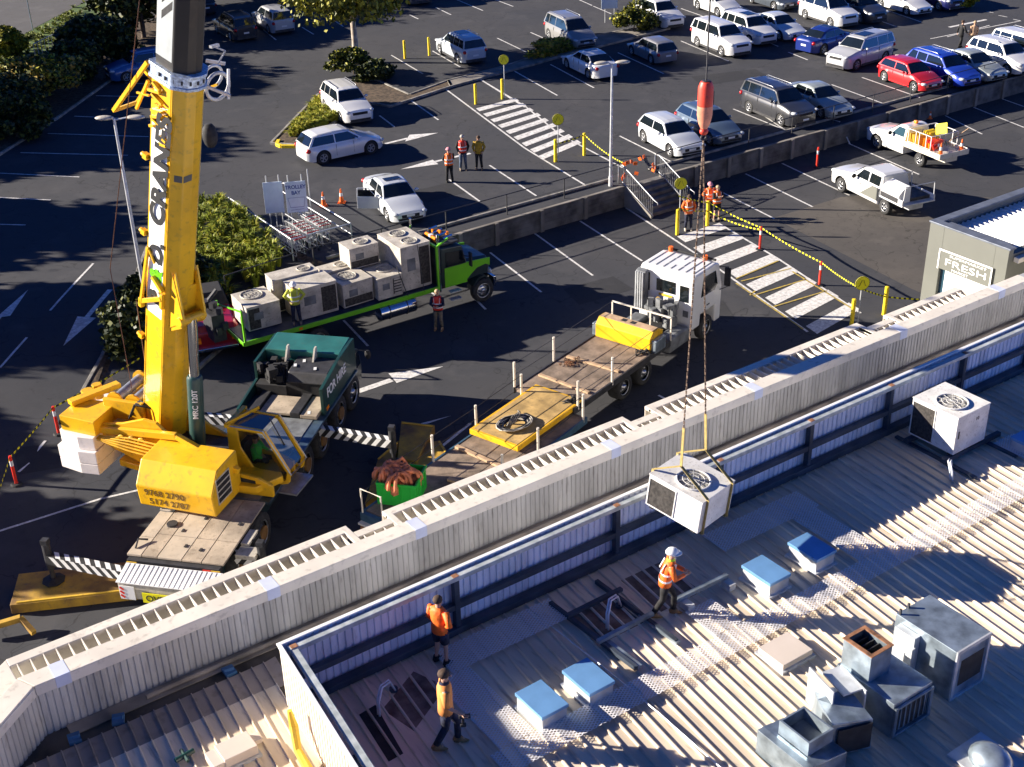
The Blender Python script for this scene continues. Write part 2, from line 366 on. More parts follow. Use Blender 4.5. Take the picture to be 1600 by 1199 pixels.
# zebra crossings
def zebra(name, L0, L1, R0, R1, n, frac=.5, edges=()):
    p = Paint(); A, B_, C, D = WG(*L0), WG(*L1), WG(*R0), WG(*R1)
    for i in range(n):
        for t0, t1 in (((i+.5-frac/2)/n, (i+.5+frac/2)/n),):
            q = [A.lerp(B_, t0), C.lerp(D, t0), C.lerp(D, t1), A.lerp(B_, t1)]
            p.b.add([(v.x, v.y, v.z+.011) for v in q], [(0,1,2,3)])
    for e in edges:
        for k in range(len(e)-1): p.line(e[k], e[k+1], .11, .013)
    return tag(p.b.build(name, M_WHITE), kind='structure')
zebra('upper_zebra_crossing', (741, 168), (852, 252), (803, 152), (912, 226), 9, .52, [((690, 135), (820, 232), (913, 289)), ((750.7, 124.8), (820, 166), (875, 211), (973, 262.7))])
zebra('lower_zebra_crossing', (1052, 366), (1285, 528), (1118, 345), (1352, 489), 8, .52, [((978.4, 325.5), (1120.3, 418.7), (1262, 519)), ((1127, 352), (1216, 405), (1345, 490))])
p = Paint(); p.line((1150, 443), (1255, 515), .09, .018); p.line((1238, 425), (1330, 482), .09, .018)
for q in (((1158, 440), (1236, 420)), ((1178, 462), (1260, 437)), ((1208, 480), (1292, 455)), ((1180, 455), (1172, 462)), ((1150, 436), (1216, 408))): p.line(*q, w=.08, lift=.018)
tag(p.b.build('yellow_hatching', M_YELL), kind='structure')
# kerbs
def kerb(name, pts, w=.15, h=.13, m=None, closed=False):
    b = MB(); P2 = [Vector((p[0], p[1])) for p in pts]
    if closed: P2.append(P2[0])
    for i in range(len(P2)-1):
        a, c = P2[i], P2[i+1]; d = (c-a); L = d.length; n = max(1, int(L/1.5)); d.normalize(); nn = Vector((-d.y, d.x))*w/2
        for k in range(n):
            s, e = a.lerp(c, k/n)-d*.002, a.lerp(c, (k+1)/n-.01/L)
            zs, ze = gz(s.x, s.y), gz(e.x, e.y)
            b.add([(s.x-nn.x, s.y-nn.y, zs-.05), (s.x+nn.x, s.y+nn.y, zs-.05), (e.x+nn.x, e.y+nn.y, ze-.05), (e.x-nn.x, e.y-nn.y, ze-.05),
                   (s.x-nn.x, s.y-nn.y, zs+h), (s.x+nn.x, s.y+nn.y, zs+h), (e.x+nn.x, e.y+nn.y, ze+h), (e.x-nn.x, e.y-nn.y, ze+h)],
                  [(0,3,2,1),(4,5,6,7),(0,1,5,4),(1,2,6,5),(2,3,7,6),(3,0,4,7)])
    return tag(b.build(name, m or M_KERB, bevel=.02), kind='structure')
def uvp(pp): return [tuple(WG(*p))[:2] for p in pp]
def bed(name, pts, m, h=.08):
    b = MB(); b.add([(p[0], p[1], gz(*p)+h) for p in pts], [tuple(range(len(pts)))]); return tag(b.build(name, m), kind='structure')
isl = uvp([(424, 226), (497, 150), (545, 128), (590, 128), (640, 150), (700, 128), (705, 137), (610, 168), (560, 160), (520, 195), (490, 214), (462, 229)])
bed('planted_island', isl, M_SOIL); kerb('island_kerb', isl, closed=True)
isl2 = uvp([(700, 128), (780, 108), (830, 92), (880, 70), (960, 52), (1040, 38), (1046, 46), (970, 66), (890, 86), (835, 102), (705, 137)])
bed('median_island', isl2, M_CONC, .1); kerb('median_kerb', isl2, closed=True)
kerb('yellow_kerb_nose', uvp([(436, 222), (433, 228), (440, 231), (462, 231)]), .2, .16, M_BOLL)
kerb('hedge_kerb', uvp([(-80, 300), (0, 243), (90, 186), (180, 122), (240, 78)]))
bed('hedge_bed', uvp([(-80, 298), (0, 241), (90, 184), (180, 120), (240, 76), (300, 40), (200, 30), (90, 95), (0, 150), (-80, 200)]), M_SOIL)
gl = uvp([(200, 470), (160, 560), (128, 618), (142, 634), (215, 640), (300, 600), (345, 560)]); gl = gl[:5] + [(14.2, 42.3), (17.2, 44.6), (19.6, 46.3)] + [(22.6, 46.9), (21.9, 50), (22.6, 56), (20.8, 57), (17.4, 54.0)]
bed('garden_bed', gl, M_SOIL, .1); kerb('garden_kerb', gl[:6] + [(16.9, 44.5), (19.3, 46.0)])
kerb('garden_top_kerb', [(21.9, 50), (22.6, 56), (20.8, 57), (17.4, 54), gl[0]])
# ================================================================== RETAINING WALLS, STAIRS
def retaining(name, label, pts):
    t = thing(name, label, 'retaining wall', (pts[0][0], pts[0][1], 0))
    ox, oy = pts[0]; b = MB(); q = MB(); c = MB()
    for i in range(len(pts)-1):
        a, e = Vector(pts[i])-Vector((ox, oy)), Vector(pts[i+1])-Vector((ox, oy)); L = (e-a).length; n = max(1, round(L/2.4)); ang = math.atan2((e-a).y, (e-a).x)
        for k in range(n):
            m0 = a.lerp(e, (k+.5)/n); w = L/n
            for r in range(5):
                b.cbox((m0.x, m0.y+random.uniform(-.006, .006), .105+r*.205), (w-.02, .13, .2), ang)
            pz = a.lerp(e, k/n); q.cbox((pz.x, pz.y-.09, .54), (.2, .16, 1.08), ang)
            c.cbox((m0.x, m0.y, 1.07), (w-.01, .17, .04), ang)
    b.build('panel', M_CONCD, t, bevel=.012); q.build('post', M_CONC, t, bevel=.01); c.build('capping', M_CONC, t); return t
retaining('retaining_wall', 'concrete sleeper wall between the stairs and the green truck', [(19.5, 46.15), (25, 46.35), (31, 46.45), (38.75, 46.5)])
retaining('retaining_wall', 'long concrete sleeper wall right of the stairs below the parked red car', [(40.95, 46.5), (50, 46.45), (60, 46.35), (75, 46.2), (100, 46.0)])
bed('verge_strip', [(22.9, 46.55), (38.7, 46.6), (38.7, 47.45), (22.9, 47.45)], M_SOIL, .03); bed('verge_strip_right', [(41, 46.6), (100, 46.1), (100, 47.3), (41, 47.5)], M_SOIL, .03)
kerb('upper_edge_kerb', [(22.9, 47.55), (38.6, 47.55)], .14, .12); kerb('upper_edge_kerb_right', [(41.1, 47.55), (100, 47.35)], .14, .12)
t = thing('concrete_stairs', 'dark concrete stairs with metal handrails beside the pedestrian sign', 'stairs', (39.85, 46.5, 0))
b = MB()
for k in range(6): b.box(-1.1, 1.1, -1.9+k*.32, .12, .175*k+.001, .175*(k+1))
b.build('step', M_CONCD, t, bevel=.012)
b = MB()
for s in (-1, 1): b.extr([(.12, 0), (-2.1, 0), (-2.1, .18), (.12, 1.12)], 'x', s*1.18-.07, s*1.18+.07)
b.build('stringer', M_CONC, t)
for s in (-1, 1):
    h = thing('handrail', None, None); h.parent = t
    b = MB(); x = s*1.16
    b.tube([(x, .5, 1.05), (x, .5, 2.0), (x, .2, 2.05), (x, -2.2, .95), (x, -2.45, .9), (x, -2.45, .8)], .024, 6); b.tube([(x, .2, 1.2), (x, -2.15, .14)], .02, 6)
    b.build('rail', M_GALVP, h, smooth=True); b = MB()
    for k in range(17): y = .1-k*.135; b.beam((x, y, 1.15+(y-.2)*.45), (x, y, 2.0+(y-.2)*.458), .014)
    b.build('baluster', M_STEEL, h)
# dark pipe fences above the wall
def pipefence(name, label, pts, step=3.3):
    a0 = Vector(pts[0]); t = thing(name, label, 'fence', (a0.x, a0.y, UP)); rb = MB()
    for i in range(len(pts)-1):
        a, e = Vector(pts[i])-a0, Vector(pts[i+1])-a0; n = max(1, round((e-a).length/step))
        for k in range(n+(i == len(pts)-2)):
            p_ = a.lerp(e, k/n); b = MB(); b.tube([(p_.x, p_.y, -.05), (p_.x, p_.y, 1.0)], .028, 6); b.build('post', M_DARK, t)
        rb.tube([(a.x, a.y, 1.0), (e.x, e.y, 1.0)], .024, 6); rb.tube([(a.x, a.y, .5), (e.x, e.y, .5)], .006, 4)
    rb.build('rail', M_DARK, t); return t
pipefence('pipe_fence', 'thin dark rail fence above the wall behind the truck of old units', [(17.8, 46.5), (22, 46.9), (38.7, 47.0)])
pipefence('pipe_fence', 'thin dark rail fence above the wall in front of the parked cars', [(41.1, 47.0), (60, 46.95), (95, 46.7)])
# ================================================================== SUPERMARKET BUILDING
RZ = 5.0
bd = thing('supermarket_building', 'long low building with cream ribbed roof and louvred awning edge', 'building', (0, 0, 0))
def ribbed(b, x0, x1, y0, y1, z, pitch, rw, rh, along='y', skew=0.):
    """standing ribs of a roof sheet, real section"""
    prof = []; x = x0
    while x < x1:
        prof += [(x, z), (x+pitch-rw, z), (x+pitch-rw*.72, z+rh), (x+pitch-rw*.28, z+rh)]; x += pitch
    prof.append((min(x, x1), z))
    n = len(prof); f = (lambda p, t: (p[0]+skew*(t-19.3), t, p[1])) if along == 'y' else (lambda p, t: (t, p[0], p[1]))
    return b.add([f(p, y0) for p in prof]+[f(p, y1) for p in prof], [(i, i+1, n+i+1, n+i) for i in range(n-1)])
def vribs(b, a, c, z0, z1, pitch=.15, dep=.028, duty=.6):
    """upright ribbed cladding from a to c (plan points), ribs stand out to the right of a->c"""
    a = Vector(a); c = Vector(c); d = (c-a); L = d.length; d.normalize(); nn = Vector((d.y, -d.x))*dep; prof = []; s = 0
    while s < L-pitch*.5:
        for q, o in ((0, 0), (pitch*(1-duty)-.014, 0), (pitch*(1-duty), 1), (pitch-.014, 1)):
            p_ = a+d*min(s+q, L)+nn*o; prof.append(p_)
        s += pitch
    prof.append(a+d*L); n = len(prof)
    b.add([(p.x, p.y, z0) for p in prof]+[(p.x, p.y, z1) for p in prof], [(i, i+1, n+i+1, n+i) for i in range(n-1)])
b = MB(); b.box(-12, 75, -20, 21.9, 0, 4.75); b.build('wall', M_CREAMW, bd)
b = MB(); ribbed(b, 7.62, 48, -6, 18.99, RZ, .295, .062, .045, skew=.1); b.build('roof_sheet', M_ROOF, bd)
b = MB(); ribbed(b, -9.0, 7.42, -6, 19.95, RZ, .27, .04, .036, skew=.1); b.build('roof_sheet', M_ROOF, bd)
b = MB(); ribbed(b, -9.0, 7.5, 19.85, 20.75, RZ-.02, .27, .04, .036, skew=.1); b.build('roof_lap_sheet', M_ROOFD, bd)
# box gutter between fence and parapet
b = MB(); b.box(-9, 60, 20.75, 21.5, RZ-.16, RZ-.12); b.box(7.45, 60, 19.32, 20.749, RZ-.09, RZ-.05); b.build('gutter', M_GUTTER, bd)
b = MB(); b.tube([(5.2, 21.25, RZ-.03), (60, 21.25, RZ-.03)], .055, 8); b.box(3.6, 60, 21.1, 21.46, RZ-.09, RZ-.07); b.build('gutter_pipe', mat('gutter_flashing', (.30, .25, .19), .7, var=.3, scale=1), bd, smooth='auto')
# parapet
PX0 = 3.2
b = MB(); vribs(b, (PX0, 21.5), (34.3, 21.5), RZ-.2, 6.15, .138, .024, .7); vribs(b, (-4.4, 15.4), (PX0, 21.5), RZ-.2, 6.15, .138, .024, .7)
vribs(b, (34.55, 21.5), (60, 21.5), RZ-.2, 6.15, .12, .024, .7); b.build('parapet_cladding', M_CREAMW, bd)
b = MB(); b.box(PX0, 34.9, 21.56, 21.8, 4.8, 6.13); b.extr([(-4.4, 15.5), (PX0, 21.56), (PX0-.1, 21.8), (-4.7, 15.8)], 'z', 4.8, 6.13); b.box(34.9, 60, 21.56, 21.7, 4.8, 6.13); b.build('parapet_core', M_CREAMW, bd)
b = MB(); b.extr([(PX0-.2, 21.86), (PX0, 21.42), (34.25, 21.42), (34.25, 21.86)], 'z', 6.16, 6.2)
b.extr([(PX0-.215, 21.85), (PX0-.015, 21.43), (-4.3, 15.3), (-4.75, 15.72)], 'z', 6.158, 6.197)
b.box(PX0, 34.25, 21.42, 21.45, 5.94, 6.159); b.extr([(PX0-.01, 21.41), (PX0-.03, 21.44), (-4.33, 15.36), (-4.3, 15.3)], 'z', 5.94, 6.157)
b.build('parapet_capping', M_CREAM, bd, bevel=.008)
b = MB(); b.box(34.26, 34.6, 21.41, 21.85, 5.96, 6.19); b.box(34.6, 60, 21.43, 21.7, 5.96, 6.21); b.build('parapet_capping_end', mat('grey_capping', (.42, .43, .43), .5, var=.06), bd, bevel=.01)
b = MB()
for x in (3.75, 8.3, 12.0, 17.7, 22.6, 28.4, 32.9): b.box(x-.15, x+.15, 21.416, 21.864, 6.2, 6.206); b.box(x-.15, x+.15, 21.413, 21.419, 5.935, 6.205)
b.build('capping_joint', mat('pale_joint_strip', (.60, .64, .78), .45, var=.05), bd)
# awning: frame, slats and the soffit below
fr = MB(); sl_ = MB(); so_ = MB()
segs = [(3.0, 10.75, 22.44), (10.75, 11.7, 22.12), (11.7, 18.95, 22.44), (18.95, 19.75, 22.12), (19.75, 27.9, 22.50), (27.9, 28.9, 22.14), (28.9, 32.2, 22.36)]
for i, (x0, x1, yi) in enumerate(segs):
    wdt = .26 if yi > 22.3 else .24
    fr.box(x0-.0, x1-.003, yi, yi+wdt, 5.99, 6.09); fr.box(x0, x1-.003, yi+wdt-.03, yi+wdt-.001, 5.3, 5.988)
    x = x0+.14
    if i < 7:
        while x < x1:
            sl_.cbox((x, (yi+21.87)/2, 6.0), (.020, yi-21.872, .17)); so_.box(x+.12, x+.21, 21.87, 21.87+(yi-21.87)*.62, 5.72, 5.88); x += .262  # pale blocks added in each bay to mimic sunlit patches on the soffit
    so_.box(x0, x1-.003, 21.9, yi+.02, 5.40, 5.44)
    if i and segs[i-1][2] != yi:
        hi, lo = max(yi, segs[i-1][2]), min(yi, segs[i-1][2]); s = 1 if segs[i-1][2] > yi else -1
        fr.box(x0-.16 if s > 0 else x0, x0 if s > 0 else x0+.16, 21.87, hi+.1, 5.995, 6.095)
fr.extr([(3.0, 21.87), (3.0, 22.70), (-2.5, 18.6), (-1.6, 18.1), (2.8, 21.6)], 'z', 5.99, 6.085)
fr.build('awning_frame', M_CREAM, bd, bevel=.012); sl_.build('awning_slat', M_CREAM, bd); so_.build('awning_soffit_and_sunpatch', mat('soffit_cream', (.55, .53, .50), .6), bd)
# plant-screen fence on the roof
pf = thing('roof_screen_fence', 'ribbed metal screen with dark beams around the working roof', 'fence', (7.45, 19.3, RZ))
b = MB(); vribs(b, (0, 0), (32, 0), 0, 1.5, .17, .035, .66); b.build('cladding', M_BLUECL, pf)
b = MB(); vribs(b, (-2.2, -22), (0, 0), 0, 1.5, .15, .035, .6); vribs(b, (.0, .01), (-2.2, -22), 0, 1.5, .15, .03, .6); b.build('side_cladding', M_CREAM, pf)
b = MB(); b.box(-.05, 32, -.035, .06, 1.5, 1.54); b.extr([(-2.26, -22), (-2.17, -22), (.03, -.036), (-.06, -.036)], 'z', 1.5, 1.541); b.build('capping', M_WPAINT, pf, bevel=.006)
b = MB(); b.box(.1, 32, -.24, -.09, 1.38, 1.49); b.extr([(-2.06, -22), (-1.9, -22), (.27, -.245), (.11, -.245)], 'z', 1.37, 1.48); b.build('top_beam', mat('peeling_galvanised', (.36, .40, .40), .5, .3, col2=(.62, .66, .66), scale=4), pf, bevel=.01)
b = MB(); b.box(.1, 32, -.22, -.08, .62, .76); b.box(.1, 32, -.28, -.07, .0, .17); b.extr([(-2.08, -22), (-1.94, -22), (.2, -.3), (.06, -.3)], 'z', .6, .76); b.build('lower_beam', M_BEAM, pf, bevel=.01)
for x in (.22, 4.0, 8.4, 11.6, 14.7, 17.7, 20.7, 23.7, 26.7, 29.7):
    b = MB(); b.box(x-.06, x+.06, -.235, -.085, .0, 1.375); b.build('post', M_BEAM, pf)
    b = MB(); b.box(x-.07, x+.07, -.23, -.1, 1.491, 1.499); b.build('rusty_plate', M_RUST, pf)
for y in (-3.4, -6.8, -10.2):
    b = MB(); b.box(.11+.1*y, .28+.1*y, y-.06, y+.06, 0, 1.365); b.build('post', M_BEAM, pf)
# block with the FRESH sign
pb = thing('shop_entrance_block', 'grey entry block with white shutter and ribbed white roof', 'building', (35.65, 23.3, 0))
GW = mat('sage_grey_panel', (.15, .155, .135), .55, var=.05, scale=.6)
b = MB(); b.box(0, .25, 2.5, 3.1, 0, 6.2); b.box(0, .25, -.1, .42, 0, 6.2); b.box(.001, .249, .42, 2.5, 5.15, 6.2); b.box(.25, 22, 2.82, 3.09, 0, 6.195); b.box(.25, 22, -.09, .2, 0, 6.0); b.build('wall', GW, pb, bevel=.01)
b = MB(); b.box(.5, 22, .2, 2.82, 0, 5.86); b.build('core', M_DARK, pb)
b = MB(); b.box(-.03, .3, -.15, 3.14, 6.2, 6.26); b.box(.3, 22, 2.8, 3.14, 6.2, 6.255); b.box(.26, .6, .2, 2.8, 5.9, 6.19); b.build('capping', mat('slate_capping', (.16, .18, .22), .5, .3, var=.12), pb, bevel=.01)
b = MB(); ribbed(b, .62, 22, .15, 2.78, 5.92, .26, .1, .06); b.build('roof_sheet', M_WPAINT, pb)
b = MB(); b.box(.3, 22, -.3, -.1, 5.72, 5.9); b.build('gutter', M_CREAM, pb, bevel=.015)
b = MB(); b.box(.10, .16, .42, 2.3, 0, 5.15); b.build('shutter', M_WPAINT, pb)
b = MB(); b.box(.12, .2, 2.3, 2.5, 0, 5.15); b.build('side_glass', M_GLASSB, pb)
b = MB(); b.box(-.06, -.004, .38, 2.52, 4.72, 5.42); sg = b.build('sign_board', GW, pb)
b = MB(); b.box(-.075, -.061, .36, 2.54, 5.38, 5.44); b.box(-.075, -.061, .36, .41, 4.7, 5.379); b.box(-.075, -.061, 2.49, 2.54, 4.7, 5.379); b.build('sign_frame', M_INKW, pb)
text('FRESH', .24, M_INKW, pb, (-.065, 2.28, 4.92), (0, -1, 0), (0, 0, 1), bold=.0, sx=1.85)
text('SUPERMARKET', .085, M_INKW, pb, (-.065, 2.1, 5.24), (0, -1, 0), (0, 0, 1), bold=0, sx=1.9)
text('MARKET', .085, M_INKW, pb, (-.065, 1.95, 4.77), (0, -1, 0), (0, 0, 1), bold=0, sx=1.5)
# ================================================================== CARS
_wheel = {}
def wheel_meshes(r, wd, truck=False):
    k = (r, wd, truck)
    if k in _wheel: return _wheel[k]
    prof = [(-wd/2, r*.62), (-wd/2*1.02, r*.86), (-wd/2*.8, r*.975), (-wd/4, r), (wd/4, r), (wd/2*.8, r*.975), (wd/2*1.02, r*.86), (wd/2, r*.62)]
    n = 22; b = MB(); b.loft([[(p[1]*math.cos(2*math.pi*i/n), p[0], p[1]*math.sin(2*math.pi*i/n)) for i in range(n)] for p in prof], cap=False)
    t = b.build('tyre', M_TYRE, smooth='auto'); tm = t.data; bpy.data.objects.remove(t)
    b = MB(); R0 = r*.64
    if truck:
        b.tube([(0, -wd*.2, 0), (0, wd*.2, 0)], R0, 18); b.ring((0, wd*.42, 0), R0*.93, R0*.07, (0,1,0), 18, 5); b.ring((0, -wd*.42, 0), R0*.93, R0*.07, (0,1,0), 18, 5)
        b.tube([(0, -wd*.5, 0), (0, wd*.5, 0)], R0*.28, 10)
        for i in range(8): a = 2*math.pi*i/8; b.tube([(math.cos(a)*R0*.55, -wd*.26, math.sin(a)*R0*.55), (math.cos(a)*R0*.55, wd*.26, math.sin(a)*R0*.55)], .03, 5)
    else:
        b.ring((0, wd*.40, 0), R0*.93, R0*.08, (0,1,0), 20, 5); b.ring((0, -wd*.40, 0), R0*.93, R0*.08, (0,1,0), 20, 5)
        for s in (-1, 1):
            b.tube([(0, s*wd*.3, 0), (0, s*wd*.46, 0)], R0*.2, 8)
            for i in range(5):
                a = 2*math.pi*i/5
                for da in (-.16, .16): b.beam((math.cos(a+da)*R0*.12, s*wd*.42, math.sin(a+da)*R0*.12), (math.cos(a+da*1.2)*R0*.9, s*wd*.38, math.sin(a+da*1.2)*R0*.9), R0*.13, .025)
    rm = b.build('rim', M_RIM, smooth='auto'); rmm = rm.data; bpy.data.objects.remove(rm)
    _wheel[k] = (tm, rmm); return _wheel[k]
def put_wheel(parent, x, y, r=.33, wd=.21, truck=False, rimm=None, steer=0.):
    tm, rm = wheel_meshes(r, wd, truck)
    o = bpy.data.objects.new('wheel', tm); COL.objects.link(o); o.parent = parent; o.location = (x, y, r); o.rotation_euler = (0, random.uniform(0, 1), steer)
    q = bpy.data.objects.new('rim', rm); COL.objects.link(q); q.parent = o
    return o
KINDS = {
 # L, W, H, belt, hood z at nose, hood z at cowl, tail z, windscreen base x, top x, roof rear x, rear glass base x, wheelbase, ground clearance
 'hatch': dict(L=4.15, W=1.75, H=1.47, belt=.93, nose=.68, cowl=.98, tail=.95, a=.215, b=.06, c=-.40, d=-.475, wb=2.56),
 'sedan': dict(L=4.65, W=1.80, H=1.44, belt=.93, nose=.66, cowl=.95, tail=1.02, a=.205, b=.06, c=-.22, d=-.36, wb=2.75),
 'suv':   dict(L=4.60, W=1.84, H=1.68, belt=1.08, nose=.88, cowl=1.12, tail=1.08, a=.23, b=.10, c=-.43, d=-.485, wb=2.68),
 'bigsuv':dict(L=4.85, W=1.92, H=1.80, belt=1.15, nose=.98, cowl=1.19, tail=1.14, a=.235, b=.12, c=-.455, d=-.49, wb=2.80),
 'wagon': dict(L=4.75, W=1.80, H=1.50, belt=.94, nose=.70, cowl=.99, tail=.98, a=.215, b=.08, c=-.42, d=-.485, wb=2.75),
 'van':   dict(L=4.85, W=1.90, H=1.74, belt=1.03, nose=.78, cowl=1.10, tail=1.05, a=.275, b=.11, c=-.45, d=-.49, wb=2.95),
}
PAINT = {}
def paint(name, col, metal=.0):
    k = 'car_paint_'+name
    if k not in PAINT:
        m = mat(k, col, .30, metal, var=.02, scale=.6, coat=1., dirt=.03); m.node_tree.nodes['Principled BSDF'].inputs['Coat Roughness'].default_value = .06; PAINT[k] = m
    return PAINT[k]
def sstep(t): t = min(1, max(0, t)); return t*t*(3-2*t)
def car_body(K, pm, root, cabin=True, tail_cut=None, xr=None):
    L, Wd, wb = K['L'], K['W'], K['wb']; h2 = L/2; xf, xb = wb/2+.02, -wb/2+.02; R0 = K.get('r', .33)+.065
    xs = set([h2*q for q in (-1, -.992, -.975, -.94, -.88, .88, .94, .975, .992, 1)])
    for xc in (xf, xb):
        for i in range(-8, 9): xs.add(xc+R0*math.sin(math.pi/2*i/8))
    x = -h2+.3
    while x < h2-.3: xs.add(round(x, 3)); x += .22
    xs = sorted(xs); rings = []; zc = K.get('r', .33)
    for x in xs:
        u = x/L; e = abs(x)/h2
        wf = 1-.30*max(0, (e-.80)/.2)**2.2 - (.03 if e > .7 else .03*(e/.7)**3)
        w2 = Wd/2*wf
        zt = K['belt']
        if u > K['a']-.03: zt = K['cowl']+(K['nose']-K['cowl'])*sstep((u-K['a']+.03)/(.5-K['a']+.03))**1.25
        if u < K['d']+.02: zt = K['tail']-.03*sstep((K['d']+.02-u)/.1)
        if e > .97: zt -= (.10+.12*(u > 0))*((e-.97)/.03)**1.5
        zl = .20+.06*max(0, (e-.9)/.1)
        for xc in (xf, xb):
            dxx = abs(x-xc)
            if dxx < R0: zl = max(zl, zc+math.sqrt(R0*R0-dxx*dxx))
        zm = .62*zt+.38*.2
        ar = [(w2*.97, zl), (w2, max(zl+.01, .42*zt+.1)), (w2*.995, max(zl+.02, zm)), (w2*.955, max(zl+.03, zt-.10)), (w2*.88, max(zl+.035, zt-.025)), (w2*.5, zt+.012), (0, zt+.02)]
        rings.append([(x, y, z) for y, z in ar]+[(x, -y, z) for y, z in ar[-2::-1]])
    b = MB(); b.loft(rings, closed=False, cap=False)
    for r in (rings[0], rings[-1]): b.add(r, [tuple(range(len(r)))])
    body = b.build('body', pm, root, smooth='auto')
    b = MB(); b.box(-h2*.93, h2*.93, -Wd*.40, Wd*.40, .2, .6); b.box(-h2*.86, h2*.86, -Wd*.46, Wd*.46, .17, .24); b.build('underbody', M_BLACK, root)
    return body
def car(name, label, kind, col, p, hd, group=None, metal=.15, scale=1., roofc=None, rails=False, open_door=False, darksill=False, spoiler=False, sunroof=False, clad=False):
    """p = ground point of the middle of the car, hd = heading in degrees"""
    K = KINDS[kind]; cat_ = {'hatch': 'car', 'sedan': 'car', 'suv': 'car', 'bigsuv': 'car', 'wagon': 'car', 'van': 'car'}[kind]
    root = thing(name, label, cat_, (p[0], p[1], gz(p[0], p[1])), R_(hd), group); root.scale = (scale, scale, scale)
    pm = paint(col[0], col[1], metal); L, Wd, H = K['L'], K['W'], K['H']; car_body(K, pm, root)
    zb = K['belt']-.03; zr = H; xa, xb_, xc, xd = (K[q]*L for q in 'abcd'); yb = Wd/2*.885; yt = Wd/2*.70
    zA = K['cowl']-.02; zD = K['tail']-.02
    # cabin shell
    def sec(x0, z0, x1, z1): return (x0, z0, x1, z1)
    low = [(xa, zA), (xa-.45, zb), (xc*.5, zb), (xc, zb), (xd, zD)]
    top = [(xb_+.02, zr-.07), (xb_-.28, zr-.015), (xc*.35, zr), (xc+.3, zr-.03), (xc, zr-.09)]
    rings = []
    for (x0, z0), (x1, z1) in zip(low, top):
        rings.append([(x0, yb, z0), (x1, yt, z1-.045), (x1, yt*.86, z1-.005), (x1, yt*.4, z1+.018), (x1, -yt*.4, z1+.018), (x1, -yt*.86, z1-.005), (x1, -yt, z1-.045), (x0, -yb, z0)])
    b = MB(); b.loft(rings, closed=False, cap=False); b.add(rings[0], [tuple(range(8))]); b.add(rings[-1], [tuple(range(8))])
    b.build('cabin_shell', pm if roofc is None else paint(*roofc), root, bevel=.035, smooth=False, seg=3)
    # windows: thin panes proud of the shell
    def side(x, z): # y on the cabin side
        t = (z-zb)/(zr-.06-zb); return yb+(yt-yb)*t+.009
    zl, zh = zb+.055, zr-.13
    def edge(x0, z0, x1, z1, z): return x0+(x1-x0)*(z-z0)/(z1-z0)
    fA = lambda z: edge(xa, zA, xb_, zr-.09, z)-.12
    fC = lambda z: edge(xd, zD, xc, zr-.09, z)+.13
    B1 = (xb_+xc)/2+.12*L*.3
    segsx = [(lambda z: B1+.03, fA)]
    if kind in ('suv', 'bigsuv', 'wagon', 'van'):
        q = fC(zh)+.45; segsx += [(lambda z: q+.03, lambda z: B1-.03), (fC, lambda z: q-.03)]
    else: segsx += [(fC, lambda z: B1-.03)]
    for s in (1, -1):
        for f0, f1 in segsx:
            zs = [zl, zh]; pts = [(f0(zl), side(0, zl)*s, zl), (f1(zl), side(0, zl)*s, zl), (f1(zh), side(0, zh)*s, zh), (f0(zh), side(0, zh)*s, zh)]
            if pts[1][0]-pts[0][0] < .08: continue
            b = MB(); b.add(pts+[(x, y-s*.03, z) for x, y, z in pts], [(0,1,2,3), (7,6,5,4), (0,4,5,1), (1,5,6,2), (2,6,7,3), (3,7,4,0)]); b.build('side_window', M_GLASS, root)
    def pane(nm, x0, z0, x1, z1, out):
        t0, t1 = .08, .9; y0, y1 = yb*.93, yt*.93; P0 = Vector((x0+(x1-x0)*t0, 0, z0+(z1-z0)*t0)); P1 = Vector((x0+(x1-x0)*t1, 0, z0+(z1-z0)*t1))
        n = Vector((z1-z0, 0, -(x1-x0))).normalized()*(.012)*out
        pts = [P0+Vector((0, y0, 0)), P0-Vector((0, y0, 0)), P1-Vector((0, y1, 0)), P1+Vector((0, y1, 0))]
        bow = n.normalized()*.03; b = MB(); m0, m1 = P0+bow, P1+bow
        v = [pts[0]+n, m0+n, pts[1]+n, pts[2]+n, m1+n, pts[3]+n]; b.add(v+[q-n*3 for q in v], [(0,1,4,5), (1,2,3,4), (0,5,11,6), (2,8,9,3), (0,6,7,1), (1,7,8,2), (3,9,10,4), (4,10,11,5)]); b.build(nm, M_GLASS, root)
    pane('windscreen', xa, zA, xb_, zr-.06, 1); pane('rear_window', xd, zD, xc, zr-.08, -1)
    if sunroof:
        b = MB(); b.box(xc*.35, xb_-.25, -.38, .38, zr+.012, zr+.026); b.build('sunroof', M_GLASS, root)
    if rails:
        for s in (1, -1): b = MB(); b.tube([(xb_-.25, s*yt*.93, zr-.01), (xb_-.4, s*yt*.93, zr+.05), (xc+.4, s*yt*.93, zr+.04), (xc+.25, s*yt*.93, zr-.03)], .017, 6); b.build('roof_rail', M_RIM, root, smooth=True)
    if spoiler: b = MB(); b.box(xc-.16, xc+.06, -yt*.9, yt*.9, zr-.085, zr-.055); b.build('spoiler', pm, root, bevel=.01)
    h2 = L/2; zn = K['nose']
    for s in (1, -1):
        b = MB(); b.ell((h2-.16, s*Wd*.375, zn-.09), (.20, .17, .085)); b.build('headlight', M_HEAD, root, smooth=True)
        b = MB(); b.ell((-h2+.1, s*Wd*.40, K['tail']-.2), (.13, .12, .11)); b.build('taillight', M_TAIL, root, smooth=True)
        b = MB(); b.ell((xa-.42, s*(Wd/2+.07), K['belt']+.06), (.07, .12, .075)); b.build('mirror', pm, root, smooth=True)
        b = MB(); y = s*(Wd/2*.985); b.box(B1-.012, B1-.002, y-.012, y+.012, .34, zb); b.box(xa-.52, xa-.51, y-.012, y+.012, .34, zb); b.build('door_seam', M_DARK, root)
